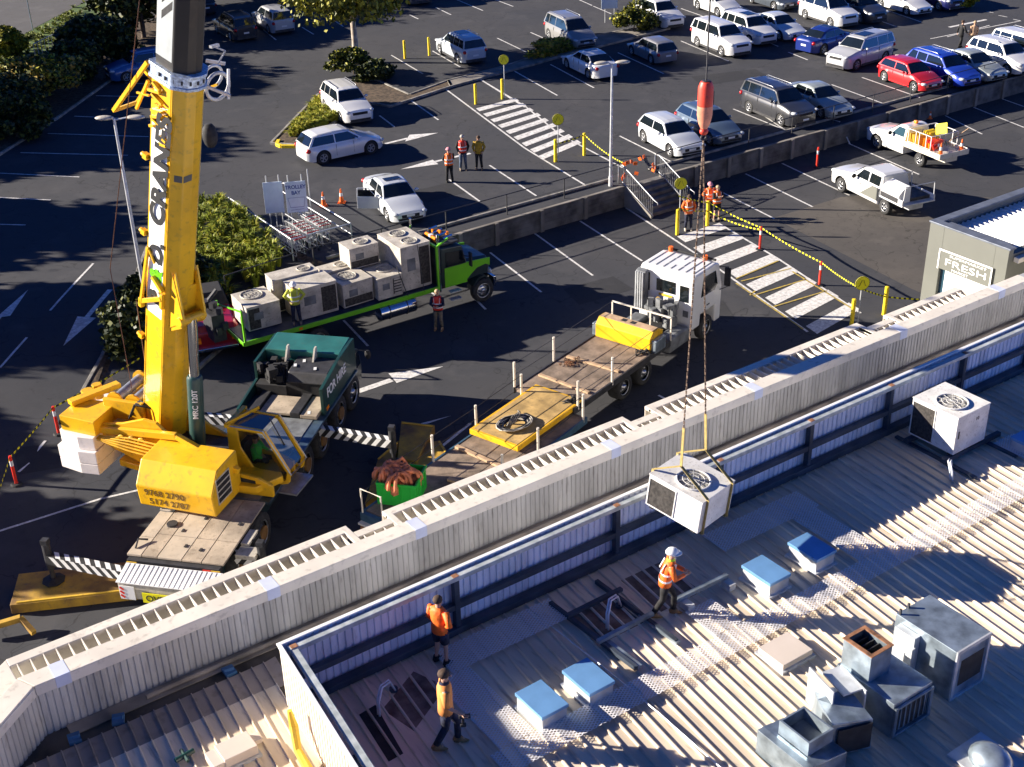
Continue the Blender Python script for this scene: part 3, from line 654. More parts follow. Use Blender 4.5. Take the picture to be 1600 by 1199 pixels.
    b = MB(); b.box(h2-.05, h2+.008, -Wd*.24, Wd*.24, zn-.27, zn-.12); b.box(h2-.06, h2+.004, -Wd*.33, Wd*.33, .27, .40); b.build('grille', M_BLACK, root, bevel=.02)
    b = MB(); b.box(h2+.006, h2+.02, -.19, .19, .44, .54); b.build('number_plate', M_WPAINT, root)
    b = MB(); b.box(-h2-.012, -h2+.02, -.19, .19, .58, .69); b.build('number_plate', M_WPAINT, root)
    if clad or kind in ('bigsuv', 'suv'):
        b = MB(); y = Wd/2*.985
        for s in (1, -1): b.box(-K['wb']/2+.42, K['wb']/2-.4, s*y-.02, s*y+.02, .2, .33)
        b.box(h2-.03, h2+.015, -Wd*.36, Wd*.36, .2, .29); b.box(-h2-.015, -h2+.03, -Wd*.38, Wd*.38, .24, .42); b.build('sill_cladding', M_DARK, root)
    r = .33 if kind in ('hatch', 'sedan', 'wagon') else .365
    for x in (K['wb']/2+.02, -K['wb']/2+.02):
        for s in (1, -1): put_wheel(root, x, s*(Wd/2-.125), r if r < .35 else .36)
    if open_door:
        b = MB(); d = MB(); b.T = d.T = Matrix.Translation((xa-.5, -Wd/2+.02, 0)) @ Matrix.Rotation(R_(-118), 4, 'Z')
        b.box(.0, 1.02, -.04, .04, .34, K['belt']); b.beam((.1, 0, K['belt']), (.48, 0, zr-.1), .04); b.beam((.48, 0, zr-.1), (.98, 0, zr-.12), .04); b.beam((.98, 0, zr-.12), (1., 0, K['belt']), .05); b.build('open_door', pm, root, bevel=.012)
        d.box(.14, .95, -.01, .01, K['belt'], zr-.2); d.build('door_window', M_GLASS, root)
    return root
def C2(r, f, hd_fix=None, near='R', z=UP, back=0.):
    pass
WHT, SIL, GRY, DRK, BLU, NVY, RED, SGR, CHA = ('white', (.78, .78, .77)), ('silver', (.50, .51, .53)), ('grey', (.20, .20, .21)), ('dark', (.035, .037, .045)), ('blue', (.015, .05, .42)), ('navy', (.008, .012, .09)), ('red', (.62, .015, .02)), ('sage_silver', (.34, .38, .37)), ('charcoal', (.07, .085, .105))
def mid(r, f, kind, side):
    """middle of the car from the ground contacts (photo survey) of rear and front wheel on its visible side"""
    a, b = W(*r, UP), W(*f, UP); d = (b-a).to_2d().normalized(); n = Vector((-d.y, d.x))*(-side); m = ((a+b)/2).to_2d()
    # side=+1: the surveyed wheels are the car's left ones
    return m + Vector((d.y, -d.x))*side*(KINDS[kind]['W']/2-.1), math.degrees(math.atan2(d.y, d.x))
CG = 'cars parked in the upper car park'
def C(label, kind, col, r, f, side, hd=None, **k):
    m, h = mid(r, f, kind, side)
    if hd is not None: h = hd
    car('parked_car', label, kind, col, m, h, CG, **k)
A_ = -99.
C('white SUV with roof rails nosing over the grassy island tip', 'suv', WHT, (505.9, 170.7), (537.9, 195.7), -1, rails=True, clad=True, hd=A_)
C('white hatchback parked crossways below the grassy island', 'hatch', WHT, (503.8, 256.9), (580, 240.3), -1, scale=1.06)
C('pale silver blue SUV with dark sunroof beside the yellow bollards', 'suv', ('pale_blue_silver', (.50, .55, .60)), (719, 101), (687, 84.6), 1, hd=82, sunroof=True, rails=True)
C('white sedan with open door behind the truck of old units', 'sedan', ('white_b', (.66, .69, .72)), (573, 311), (610, 351.7), -1, hd=-101, open_door=True, sunroof=True)
C('grey people mover with dark roof rails next to the yellow shrub', 'van', ('warm_grey', (.27, .27, .27)), (855, 59), (892, 78.3), -1, hd=-101, rails=True)
C('white sports sedan seen from behind near the tall lamp post', 'sedan', WHT, (924, 126), (883.5, 106.4), 1, hd=81, sunroof=True)
C('small dark grey hatchback seen from behind right of the white sedan', 'hatch', GRY, (1020, 102.4), (985, 85.4), 1, hd=80, scale=.97)
C('white SUV at the top beside the round green shrub', 'suv', WHT, (995.7, 30), (1031, 47.3), -1, hd=-101)
C('large white SUV behind the crane rope', 'bigsuv', WHT, (1087.6, 72.2), (1129.7, 89.3), -1, hd=A_)
m = W(1173, 71, UP); car('parked_car', 'white SUV with sunroof second right of the crane rope', 'suv', WHT, (m.x+.95, m.y+1.25), A_, CG, sunroof=True)
m = W(1222.6, 63.8, UP); car('parked_car', 'white sedan third right of the crane rope', 'sedan', ('white_b', (.66, .69, .72)), (m.x+.85, m.y+1.35), A_, CG)
m = W(1125.7, 26.3, UP); car('parked_car', 'white hatchback cut by the top edge left of the dark grey car', 'hatch', WHT, (m.x+.85, m.y+1.3), A_, CG)
m = W(1215, 16.8, UP); car('parked_car', 'dark grey sedan cut by the top edge between white cars', 'sedan', CHA, (m.x+.8, m.y+1.4), A_, CG)
m = W(1300.8, 42.5, UP); car('parked_car', 'white SUV with roof rails left of the black SUV', 'bigsuv', WHT, (m.x+.9, m.y+1.3), A_, CG, rails=True)
m = W(1348, 36.8, UP); car('parked_car', 'black SUV parked between white SUV and white sedan', 'suv', DRK, (m.x+.9, m.y+1.3), A_, CG)
m = W(1420.4, 24.2, UP); car('parked_car', 'white sedan at the top edge right of the black SUV', 'sedan', WHT, (m.x+.8, m.y+1.3), A_, CG)
m = W(1474, 16.5, UP); car('parked_car', 'navy car at the top edge beside the yellow grass tuft', 'suv', NVY, (m.x+.7, m.y+1.4), A_, CG)
m = W(1283.8, 85.4, UP); car('parked_car', 'glossy navy coupe seen from behind driving away along the aisle', 'sedan', ('deep_blue', (.012, .03, .20)), (m.x+1.35, m.y+.85), 4, CG, sunroof=True, scale=1.02)
C('silver SUV heading along the aisle towards the red hatchback', 'bigsuv', SIL, (1381.7, 97), (1337, 110), 1, hd=-176, sunroof=True, rails=True)
C('bright red hatchback behind the dark fence', 'hatch', RED, (1381, 127.4), (1427.4, 144.5), -1, hd=A_)
m = W(1486, 135.3, UP); car('parked_car', 'bright blue wagon with silver roof rails right of the red hatchback', 'wagon', BLU, (m.x+.85, m.y+1.35), A_, CG, rails=True, scale=1.05)
m = W(1531, 128, UP); car('parked_car', 'pale sage sedan between blue wagon and white SUV', 'sedan', SGR, (m.x+.85, m.y+1.35), A_, CG)
m = W(1576.6, 117.5, UP); car('parked_car', 'white SUV with roof rails at the right edge', 'suv', WHT, (m.x+.9, m.y+1.3), A_, CG, rails=True, clad=True)
m = W(1622, 108, UP); car('parked_car', 'white wagon with tall windows cut by the right edge', 'van', WHT, (m.x+.9, m.y+1.6), A_, CG, rails=True)
C('black four wheel drive with roof rack behind the fence', 'bigsuv', DRK, (1167.7, 176), (1223.3, 198.3), -1, hd=-97, rails=True)
m = W(1287.7, 184.5, UP); car('parked_car', 'old sage silver sedan right of the black four wheel drive', 'sedan', SGR, (m.x+.85, m.y+1.35), A_, CG)
C('white hatchback left of the crane hook', 'hatch', ('white_b', (.66, .69, .72)), (1006, 220.6), (1048, 247), -1, hd=-100, scale=1.04)
m = W(1115, 226.5, UP); car('parked_car', 'dark blue grey hatchback behind the crane hook', 'hatch', ('slate_blue', (.09, .13, .18)), (m.x+.8, m.y+1.3), A_, CG, scale=1.04)
m = W(378, 60, UP); car('parked_car', 'black car with chrome trim in the shade at the upper left', 'suv', DRK, (m.x, m.y+1.), 86, CG, rails=True)
m = W(440, 50, UP); car('parked_car', 'silver SUV seen from behind in the tree shade', 'suv', SIL, (m.x, m.y+1.2), 84, CG, spoiler=True)
m = W(213, 128, UP); car('parked_car', 'blue SUV half hidden behind the crane boom', 'suv', ('mid_blue', (.02, .10, .30)), (m.x+.9, m.y+.9), 176, CG)
m = W(660, 6, UP); car('parked_car', 'dark silver SUV cut by the top edge right of the gum tree', 'suv', CHA, (m.x, m.y+1.5), 80, CG)
m = W(318, 22, UP); car('parked_car', 'dark hatchback behind the crane boom at the top', 'hatch', DRK, (m.x, m.y+1.), 88, CG)
# ------------------------------------------------------------------ utes
def ute_front(root, cabx, crew, pm):
    """bonnet, cab and front wheels; x forward; the cab ends at cabx"""
    K = dict(L=3.9 if crew else 3.3, W=1.86, H=1.78, belt=1.14, nose=.98, cowl=1.20, tail=1.14, wb=1, a=.1, d=-.5)
    xf = 1.62; r = .38; R0 = .47; x0 = cabx; x1 = 2.62
    xs = sorted(set([x0, x0+.02]+[x0+.02+(x1-x0-.02)*i/16 for i in range(17)]+[xf+R0*math.sin(math.pi/2*i/8) for i in range(-8, 9)]+[x1-.02, x1-.06, x1-.14])); rings = []
    for x in xs:
        e = (x-1.2)/(x1-1.2); w2 = .93*(1-.2*max(0, (e-.7)/.3)**2)
        zt = 1.14 if x < .75 else 1.2-.22*sstep((x-.75)/1.87)**1.3
        if x > x1-.1: zt -= .12*((x-x1+.1)/.1)**1.5
        zl = .34; dd = abs(x-xf)
        if dd < R0: zl = max(zl, r+math.sqrt(R0*R0-dd*dd))
        ar = [(w2*.97, zl), (w2, max(zl+.01, .58)), (w2*.995, max(zl+.02, .8)), (w2*.96, max(zl+.03, zt-.1)), (w2*.88, max(zl+.035, zt-.02)), (w2*.5, zt+.015), (0, zt+.03)]
        rings.append([(x, y, z) for y, z in ar]+[(x, -y, z) for y, z in ar[-2::-1]])
    b = MB(); b.loft(rings, closed=False, cap=False)
    for q in (rings[0], rings[-1]): b.add(q, [tuple(range(len(q)))])
    b.build('body', pm, root, smooth='auto')
    b = MB(); b.box(x0+.05, x1-.25, -.75, .75, .3, .75); b.build('underbody', M_BLACK, root)
    lo = [(.98, 1.17), (.5, 1.1), (x0+.3, 1.1), (x0, 1.1)]; to = [(.28, 1.70), (0, 1.765), (x0+.25, 1.77), (x0+.07, 1.72)]; rings = []
    for (a0, z0), (a1, z1) in zip(lo, to): rings.append([(a0, .84, z0), (a1, .68, z1-.04), (a1, .56, z1), (a1, -.56, z1), (a1, -.68, z1-.04), (a0, -.84, z0)])
    b = MB(); b.loft(rings, closed=False, cap=False); b.add(rings[0], [tuple(range(6))]); b.add(rings[-1], [tuple(range(6))]); b.build('cab', pm, root, bevel=.04, seg=3)
    sy = lambda z: .84-.16*(z-1.1)/.62+.012
    wins = [(x0+.16, .62)] if not crew else [(-.28, .62), (x0+.14, -.36)]
    for s in (1, -1):
        for (q0, q1) in wins:
            z0, z1 = 1.18, 1.62; f = .40 if q1 > .5 else 0.
            pts = [(q0, s*sy(z0), z0), (q1, s*sy(z0), z0), (q1-f, s*sy(z1), z1), (q0+.03, s*sy(z1), z1)]
            b = MB(); b.add(pts+[(x, y-s*.04, z) for x, y, z in pts], [(0,1,2,3), (7,6,5,4), (0,4,5,1), (1,5,6,2), (2,6,7,3), (3,7,4,0)]); b.build('side_window', M_GLASSB if not crew else M_GLASS, root)
        b = MB(); b.ell((x1-.18, s*.70, .88), (.2, .19, .1)); b.build('headlight', M_HEAD, root, smooth=True)
        b = MB(); b.ell((.55, s*1.02, 1.22), (.07, .14, .12)); b.build('mirror', M_BLACK, root, smooth=True)
        b = MB(); b.box(.1, .3, s*.925, s*.945, .93, .97); b.build('door_handle', M_DARK, root)
    b = MB(); b.add([(.95, .74, 1.215), (.95, -.74, 1.215), (.35, -.6, 1.67), (.35, .6, 1.67)], [(0,1,2,3)]); o = b.build('windscreen', M_GLASS, root); sm = o.modifiers.new('s', 'SOLIDIFY'); sm.thickness = .02; sm.offset = 1
    b = MB(); b.box(x1-.03, x1+.02, -.45, .45, .62, .86); b.box(x1-.02, x1+.03, -.7, .7, .36, .52); b.build('grille', M_DARK, root, bevel=.02)
    for s in (1, -1): put_wheel(root, xf, s*.8, .38, .25)
m_, h_ = mid((1387.5, 337), (1308.7, 296.9), 'suv', 1)
a = W(1387.5, 337, 0); f_ = W(1308.7, 296.9, 0); d_ = (f_-a).normalized(); n_ = Vector((d_.y, -d_.x, 0)); org = (a+f_)/2+n_*.8; hd2 = math.degrees(math.atan2(d_.y, d_.x))
pw = paint('white', (.78, .78, .77), .1)
u2 = thing('crew_cab_ute', 'white and grey crew cab ute with silver canopy tray', 'ute', (org.x, org.y, 0), R_(hd2))
ute_front(u2, -1.28, True, pw)
for s in (1, -1): put_wheel(u2, -1.75, s*.8, .38, .25)
b = MB(); b.extr([(.1, .5), (-1.27, .5), (-1.27, 1.13), (-.75, 1.13)], 'y', .925, .942); b.extr([(.1, .5), (-1.27, .5), (-1.27, 1.13), (-.75, 1.13)], 'y', -.942, -.925); b.build('grey_graphic', GW, u2)
b = MB(); b.box(-3.05, -1.36, -.96, .96, .78, .86); b.box(-2.9, -1.3, -.4, .4, .5, .78); b.build('tray', M_GALVP, u2, bevel=.01)
b = MB(); b.extr([(.96, .86), (.96, 1.28), (.70, 1.55), (.30, 1.62), (.28, .86)], 'x', -2.75, -1.42); b.extr([(-.96, .86), (-.96, 1.1), (-.90, 1.1), (-.90, .86)], 'x', -3.02, -1.42); b.box(-3.02, -2.76, .9, .96, .86, 1.1); b.build('canopy_box', M_WPAINT, u2, bevel=.02)
b = MB(); b.box(-2.7, -1.46, .955, .975, .88, 1.12); b.build('tool_hatch', M_DARK, u2); b = MB(); b.box(-2.74, -1.44, -.88, .28, .865, 1.02); b.build('tray_load', M_DARK, u2)
b = MB()
for x in (-1.4, -3.0): b.tube([(x, .9, .86), (x, .84, 1.74), (x, -.84, 1.74), (x, -.9, .86)], .028, 6)
b.tube([(-1.4, .84, 1.74), (-1.4, -.84, 1.74)], .02); b.build('rack_hoop', M_GALVP, u2, smooth='auto')
a = W(1440, 261.4, 0); f_ = W(1366.5, 231, 0); d_ = (f_-a).normalized(); n_ = Vector((d_.y, -d_.x, 0)); org = (a+f_)/2+n_*.8; hd1 = math.degrees(math.atan2(d_.y, d_.x))
u1 = thing('traffic_control_ute', 'white single cab tray ute loaded with traffic gear', 'ute', (org.x, org.y, 0), R_(hd1))
ute_front(u1, -.45, False, pw)
for s in (1, -1): put_wheel(u1, -1.7, s*.8, .38, .25)
b = MB(); b.box(-3.15, -.6, -.98, .98, .80, .88); b.box(-3.15, -.6, -1.0, -.96, .80, 1.08); b.box(-3.15, -.6, .96, 1.0, .80, 1.08); b.box(-3.18, -3.13, -.98, .98, .8, 1.08); b.box(-3.0, -.5, -.4, .4, .5, .8); b.build('tray', M_CREAM, u1, bevel=.01)
b = MB()
for y in (.9, -.9):
    for x in (-.7, -1.25, -1.5, -2.0, -2.35): b.beam((x, y, .9), (x, y, 1.78), .03)
    b.beam((-.7, y, 1.78), (-2.35, y, 1.78), .03); b.beam((-.7, y, 1.1), (-2.35, y, 1.1), .02)
b.beam((-2.35, .9, 1.78), (-2.35, -.9, 1.78), .03); b.beam((-.7, .9, 1.78), (-.7, -.9, 1.78), .04); b.build('cage', M_WPAINT, u1)
b = MB(); b.box(-.3, -.1, -.08, .08, 1.78, 1.93); b.build('beacon', M_AMBER, u1, bevel=.03)
b = MB(); b.box(-1.86, -1.6, .93, .97, .5, .9); b.box(-1.6, -1.9, .93, .97, .8, .84); b.build('mudguard', M_DARK, u1)
def crate_(p, dd, m, lab, cat_, grp=None, rz=0, parent_xy=None): pass
def rel(t, x, y, z):
    c, s = math.cos(t.rotation_euler.z), math.sin(t.rotation_euler.z); return (t.location.x+x*c-y*s, t.location.y+x*s+y*c, z)
LG = 'traffic control gear on the tray ute'
for (x, y, hh, m, nm, lab) in ((-1.0, .45, 1.5, M_YEL2, 'sign_stack', 'stack of yellow road signs behind the ute cab'), (-1.0, -.35, 1.55, M_BOLL, 'folded_barrier', 'folded yellow barriers behind the ute cab'),
                               (-1.75, .3, 1.45, M_AMBER, 'barrier_board', 'amber barrier boards in the middle of the ute cage')):
    t = thing(nm, lab, 'traffic gear', rel(u1, x, y, .88), u1.rotation_euler.z, LG); b = MB()
    for k in range(6): b.cbox((random.uniform(-.05, .05)+k*.09-.22, 0, (hh-.88)/2), (.035, .65, hh-.88), 0, random.uniform(-.1, .1))
    b.build('board', m, t); b = MB()
    for k in range(3): b.tube([(k*.16-.2, -.3, 0), (k*.16-.2, -.3, hh-.75)], .02, 5)
    b.build('leg', M_DARK, t)
t = thing('tilted_sign', 'yellow road sign tilted on top of the ute load', 'road sign', rel(u1, -1.95, -.1, .9), u1.rotation_euler.z+.5); b = MB(); b.cbox((0, 0, 1.05), (.6, .03, .55), 0, .3, .5); b.build('panel', M_SIGNY, t); b = MB(); b.tube([(0, 0, 0), (0, 0, 1.0)], .02); b.build('leg', M_STEEL, t)
t = thing('red_barrier_bundle', 'bundle of red and white barriers at the back of the ute cage', 'traffic gear', rel(u1, -2.2, .35, .88), u1.rotation_euler.z+.3, LG); b = MB()
for k in range(5): b.cbox((k*.08-.1, 0, .36), (.04, .9, .14), .1*k, 0, .15*(k-2)); b.cbox((k*.08-.1, .1, .55), (.04, .8, .12), -.1*k)
b.build('board', M_RED, t); b = MB(); [b.cbox((k*.08-.1, .2*(k % 2), .36), (.045, .16, .145), .1*k, 0, .15*(k-2)) for k in range(5)]; b.build('white_band', M_REFL, t)
t = thing('shovel', 'long handled shovel sticking out of the ute load', 'tool', rel(u1, -2.1, -.5, 1.2), u1.rotation_euler.z); b = MB(); b.tube([(0, 0, 0), (-.75, -.55, .85)], .02, 6); b.build('handle', M_WOOD, t); b = MB(); b.cbox((.05, .03, -.06), (.02, .2, .25), .6, .5); b.build('blade', M_DARK, t)
# ================================================================== PEOPLE
def skin(name, verts, edges, m, parent, sub=1):
    me = bpy.data.meshes.new(name); me.from_pydata([v[0] for v in verts], edges, []); me.materials.append(m)
    o = bpy.data.objects.new(name, me); COL.objects.link(o); o.parent = parent
    if not me.skin_vertices: 
        bm = bmesh.new(); bm.from_mesh(me); bm.verts.layers.skin.verify(); bm.to_mesh(me); bm.free()
    for i, v in enumerate(verts):
        r = v[1]; me.skin_vertices[0].data[i].radius = (r, r) if not isinstance(r, tuple) else r
    me.skin_vertices[0].data[0].use_root = True
    o.modifiers.new('s', 'SKIN').use_smooth_shade = True; s2 = o.modifiers.new('u', 'SUBSURF'); s2.levels = s2.render_levels = sub
    return o
def person(label, p, hd, top, legs=M_NAVY, pose='stand', band=True, hat=None, hair=M_HAIR, boots=M_BOOT, sleeves=True, vest=None, vestcol=None, h=1.78, shorts=False, lean=0., step=.0, collar=None, cat_='person', group=None, longc=False, name='person'):
    """local frame: x right, y forward"""
    t = thing(name, label, cat_, p, R_(hd-90), group); k = h/1.78; t.scale = (k, k, k)
    ln = lean
    pel = Vector((0, 0, .94)); ch = Vector((0, .28*ln, 1.30)); nk = Vector((0, .42*ln, 1.49)); hd_ = Vector((0, .46*ln+.02, 1.64))
    fx = .11 if not step else .08
    kn = [Vector((-fx, .04+step*.35, .50)), Vector((fx, .04-step*.15, .50))]; an = [Vector((-fx*1.25, step*.42, .08)), Vector((fx*1.25, -step*.45, .08+.03*(step > 0)))]
    sh = [Vector((-.19, .40*ln, 1.42)), Vector((.19, .40*ln, 1.42))]
    A = {'stand': ((-.25, .0, 1.14), (-.25, .08, .88), (.25, 0, 1.14), (.25, .08, .88)),
         'pockets': ((-.30, -.06, 1.16), (-.20, .12, .96), (.30, -.06, 1.16), (.20, .12, .96)),
         'hips': ((-.38, -.08, 1.18), (-.19, .06, 1.02), (.38, -.08, 1.18), (.19, .06, 1.02)),
         'phone': ((-.26, .10, 1.17), (-.10, .30, 1.30), (.26, .10, 1.17), (.10, .30, 1.30)),
         'one_hip': ((-.27, .0, 1.15), (-.24, .15, .92), (.36, -.1, 1.2), (.16, .02, 1.04)),
         'carry': ((-.25, -.05, 1.15), (-.29, .02, .90), (.27, .02, 1.16), (.33, .26, 1.04)),
         'hold': ((-.26, .12, 1.16), (-.08, .33, 1.16), (.26, .12, 1.16), (.08, .33, 1.16)),
         'walk': ((-.27, -.12, 1.16), (-.26, -.12, .90), (.27, .12, 1.16), (.24, .27, .98)),
         'folded': ((-.27, .08, 1.17), (.06, .2, 1.2), (.27, .08, 1.17), (-.06, .21, 1.16))}[pose]
    el = [Vector(A[0])+Vector((0, .3*ln, 0)), Vector(A[2])+Vector((0, .3*ln, 0))]; wr = [Vector(A[1])+Vector((0, .3*ln, 0)), Vector(A[3])+Vector((0, .3*ln, 0))]
    V = [(pel, .105), (ch, .12), (nk, .055), (hd_-Vector((0, 0, .06)), .072), (hd_+Vector((0, .005, .03)), .092), (hd_+Vector((0, -.005, .10)), .062)]; E_ = [(0, 1), (1, 2), (2, 3), (3, 4), (4, 5)]
    for i in (0, 1):
        n = len(V); hp = pel+Vector((-.09+.18*i, 0, -.06)); V += [(hp, .085), (kn[i], .055), (an[i], .04), (an[i]+Vector((0, .13, -.03)), .03)]; E_ += [(0, n), (n, n+1), (n+1, n+2), (n+2, n+3)]
        n = len(V); hand = wr[i]+(wr[i]-el[i]).normalized()*.07
        V += [(sh[i], .055), (el[i], .042), (wr[i], .028), (hand, .032)]; E_ += [(1, n), (n, n+1), (n+1, n+2), (n+2, n+3)]
    body = skin('body', V, E_, M_SKIN, t)
    for i in (0, 1):
        d = (wr[i]-el[i]).normalized(); hand = wr[i]+d*.09; side = d.cross(Vector((0, 1, 0)) if abs(d.y) < .8 else Vector((0, 0, 1))).normalized(); nrm = side.cross(d)
        b = MB()
        for f in range(4):
            o_ = side*(.012*(f-1.5)*1.5); L_ = (.062, .07, .066, .052)[f]; b.tube([hand+o_, hand+o_+d*L_*.5+nrm*.008, hand+o_+d*L_*.8+nrm*.028], .0085, 5, .006)
        b.tube([wr[i]+d*.03+side*.03, wr[i]+d*.07+side*.055, wr[i]+d*.10+side*.05+nrm*.015], .010, 5, .008); b.build('fingers', M_SKIN, t, smooth=True)
    b = MB(); c = hd_+Vector((0, .092, .0)); b.ell(c+Vector((0, .012, -.01)), (.014, .02, .024), 6, 4)
    for s in (-1, 1): b.ell(hd_+Vector((s*.092, -.005, .0)), (.012, .022, .032), 6, 4)
    b.build('face', M_SKIN, t, smooth=True); b = MB()
    for s in (-1, 1): b.ell(c+Vector((s*.032, -.004, .02)), (.011, .006, .008), 6, 4)
    b.ell(c+Vector((0, -.004, -.048)), (.024, .006, .006), 6, 4); b.build('eyes_and_mouth', M_HAIR, t)
    # garments
    def ring(c_, rx, ry, n=14, tilt=0.): return [(c_[0]+rx*math.cos(2*math.pi*i/n), c_[1]+ry*math.sin(2*math.pi*i/n), c_[2]+tilt*math.sin(2*math.pi*i/n)) for i in range(n)]
    def torso(g, z0, off=0.): 
        rs = []
        for z, rx, ry in ((z0, .195, .145), (.98, .19, .14), (1.12, .185, .135), (1.26, .2, .14), (1.38, .215, .135), (1.45, .17, .11), (1.50, .085, .08)):
            if z < z0: continue
            rs.append(ring((0, ln*.28*(z-.94)/.36 if z > .94 else 0, z), rx+off, ry+off))
        g.loft(rs)
    b = MB(); torso(b, .86 if not longc else .72)
    for i in (0, 1):
        e_ = wr[i]-(wr[i]-el[i])*.08 if sleeves else el[i]+(wr[i]-el[i])*.05
        b.tube([sh[i]+Vector((0, 0, .01)), el[i], e_] if sleeves else [sh[i], sh[i].lerp(el[i], .6), e_], [.082, .062, .048] if sleeves else [.085, .072, .062], 10)
    b.build('jacket' if sleeves else 'shirt', top, t, smooth=True)
    b = MB(); b.loft([ring((0, 0, 1.0), .17, .125), ring((0, 0, .90), .178, .13), ring((0, 0, .80), .17, .12)])
    for i in (0, 1):
        hp = Vector((-.09+.18*i, 0, .88)); k2 = kn[i]
        if shorts: b.tube([hp, hp.lerp(k2, .8)], [.105, .098], 10)
        else: b.tube([hp, hp.lerp(k2, .5), k2, an[i]+Vector((0, 0, .05))], [.105, .092, .072, .062], 10)
    b.build('shorts' if shorts else 'trousers', legs, t, smooth=True)
    for i in (0, 1):
        b = MB(); f = an[i]; b.loft([ring((f[0], f[1]-.09, f[2]-.02), .035, .01, 10), ring((f[0], f[1], f[2]+.07), .055, .06, 10), ring((f[0], f[1]+.01, f[2]+.0), .055, .09, 10), ring((f[0], f[1]+.06, f[2]-.075), .052, .15, 10)]); b.build('boot', boots, t, smooth=True)
    if vest:
        b = MB(); torso(b, .90, .014); o = b.build('vest', vest, t, smooth=True)
    if band:
        b = MB(); o2 = .02 if vest else .008
        for z in (1.0, 1.17): y = ln*.28*(z-.94)/.36; b.loft([ring((0, y, z), .197+o2, .147+o2), ring((0, y, z+.05), .197+o2, .147+o2)], cap=False)
        for s in (-1, 1):
            for f in (-1, 1): b.beam((s*.11, f*(.135+o2)+ln*.1, 1.22), (s*.12, f*(.10+o2)+ln*.38, 1.45), .05, .012)
        b.build('reflective_band', M_REFL, t)
    if collar: b = MB(); b.loft([ring(nk+Vector((0, 0, -.03)), .11, .10), ring(nk+Vector((0, 0, .05)), .075, .075)], cap=False); b.build('collar', collar, t, smooth=True)
    if hat:
        b = MB(); c = hd_+Vector((0, 0, .035)); rs = []
        for a in range(0, 7): q = math.pi/2*a/6.4; rs.append(ring(c+Vector((0, -.01, .125*math.sin(q))), .128*math.cos(q), .145*math.cos(q)))
        b.loft(rs); b.loft([ring(c+Vector((0, .03, -.008)), .135, .175), ring(c+Vector((0, .03, .006)), .13, .165)]); b.build('hard_hat' if hat in (M_WPAINT, M_HIY) else 'cap', hat, t, smooth=True)
    else:
        b = MB(); b.ell(hd_+Vector((0, -.018, .045)), (.104, .112, .095), 12, 8); b.build('hair', hair, t, smooth=True)
    return t
M_JEAN = mat('denim', (.08, .11, .17), .85, var=.2, scale=8); M_PINK = mat('pink_cap', (.6, .25, .3), .8); M_BLKC = mat('black_cloth', (.018, .018, .02), .85, var=.2, scale=8)
M_MUST = mat('mustard_cloth', (.42, .26, .02), .85, var=.12, scale=6); M_HIVO = mat('faded_orange_shirt', (.80, .30, .07), .75, var=.1, scale=6)
M_FYEL = mat('fluoro_yellow_shirt', (.55, .60, .05), .7, var=.08); M_KHAKI = mat('khaki_cloth', (.18, .15, .11), .85, var=.2, scale=8)
person('person in red orange hi-vis vest, standing with back to the camera', WG(703, 285), 70, M_BLKC, M_BLKC, 'phone', vest=M_ORNG, boots=M_BLKC, hat=M_PINK)
person('person in open red hi-vis vest and jeans facing the other two', WG(724, 266), -115, M_BLKC, M_JEAN, 'pockets', vest=M_RED, boots=M_KHAKI, hair=mat('grey_hair', (.35, .33, .3)), h=1.86)
person('person in mustard jacket with hands in pockets and tan boots', WG(749, 265), -130, M_MUST, M_BLKC, 'pockets', band=False, boots=M_BOOT)
person('person in orange hi-vis jacket standing between two yellow bollards', WG(1075, 360), -120, M_ORNG, M_NAVY, 'pockets', boots=mat('pale_shoe', (.5, .45, .35)), hair=M_HAIR)
person('person in hi-vis vest and shorts right of the second yellow bollard', WG(1119, 345), -105, M_BLKC, M_BLKC, 'phone', vest=M_ORNG, shorts=True, boots=M_KHAKI, hair=mat('fair_hair', (.4, .28, .16)))
person('person in orange vest partly hidden behind the second yellow bollard', WG(1107, 340), -115, M_ORNG, M_NAVY, 'pockets', boots=M_BOOT, hat=M_PINK)
person('person in red hi-vis vest standing beside the truck of old units', WG(686, 515), -135, M_NAVY, M_KHAKI, 'hold', vest=M_RED, boots=M_BOOT, hair=mat('fair_hair', (.4, .28, .16)))
person('person in white hard hat and orange vest walking on the roof', tuple(W(1037, 962, RZ+.02)), -38, M_ORNG, M_BLKC, 'hold', boots=M_BOOT, hat=M_WPAINT, collar=M_HIY, step=.5, lean=.25, h=1.8)
person('person in bright orange shirt and navy shorts at the roof screen', tuple(W(690, 1036, RZ+.03)), 20, M_ORNG, M_NAVY, 'one_hip', boots=M_BLKC, shorts=True, h=1.76, band=False)
person('person in faded orange shirt carrying a tool on the roof', tuple(W(700, 1166, RZ+.02)), -30, M_HIVO, M_NAVY, 'carry', band=False, boots=M_BOOT, sleeves=False, step=.45, collar=M_NAVY, h=1.92)
person('person in black coat walking near the top right corner', WG(1499, 75), -20, M_BLKC, M_BLKC, 'walk', band=False, boots=M_BLKC, longc=True, step=.3)
person('person in dark dress with fair hair seen from behind', WG(1518, 76), 60, mat('tan_cloth', (.5, .33, .2), .8), M_BLKC, 'stand', band=False, boots=M_BLKC, hair=mat('fair_hair', (.4, .28, .16)))
g = thing('power_drill', 'black power drill held by the person in faded orange shirt', 'tool', tuple(W(727, 1122, RZ+.95)), -.5); b = MB(); b.box(-.12, .1, -.03, .03, 0, .08); b.box(-.07, -.02, -.025, .025, -.14, 0); b.box(-.1, .01, -.035, .035, -.2, -.14); b.build('housing', M_DARK, g, bevel=.01); b = MB(); b.tube([(.1, 0, .04), (.22, 0, .04)], .008, 6); b.build('bit', M_STEEL, g)
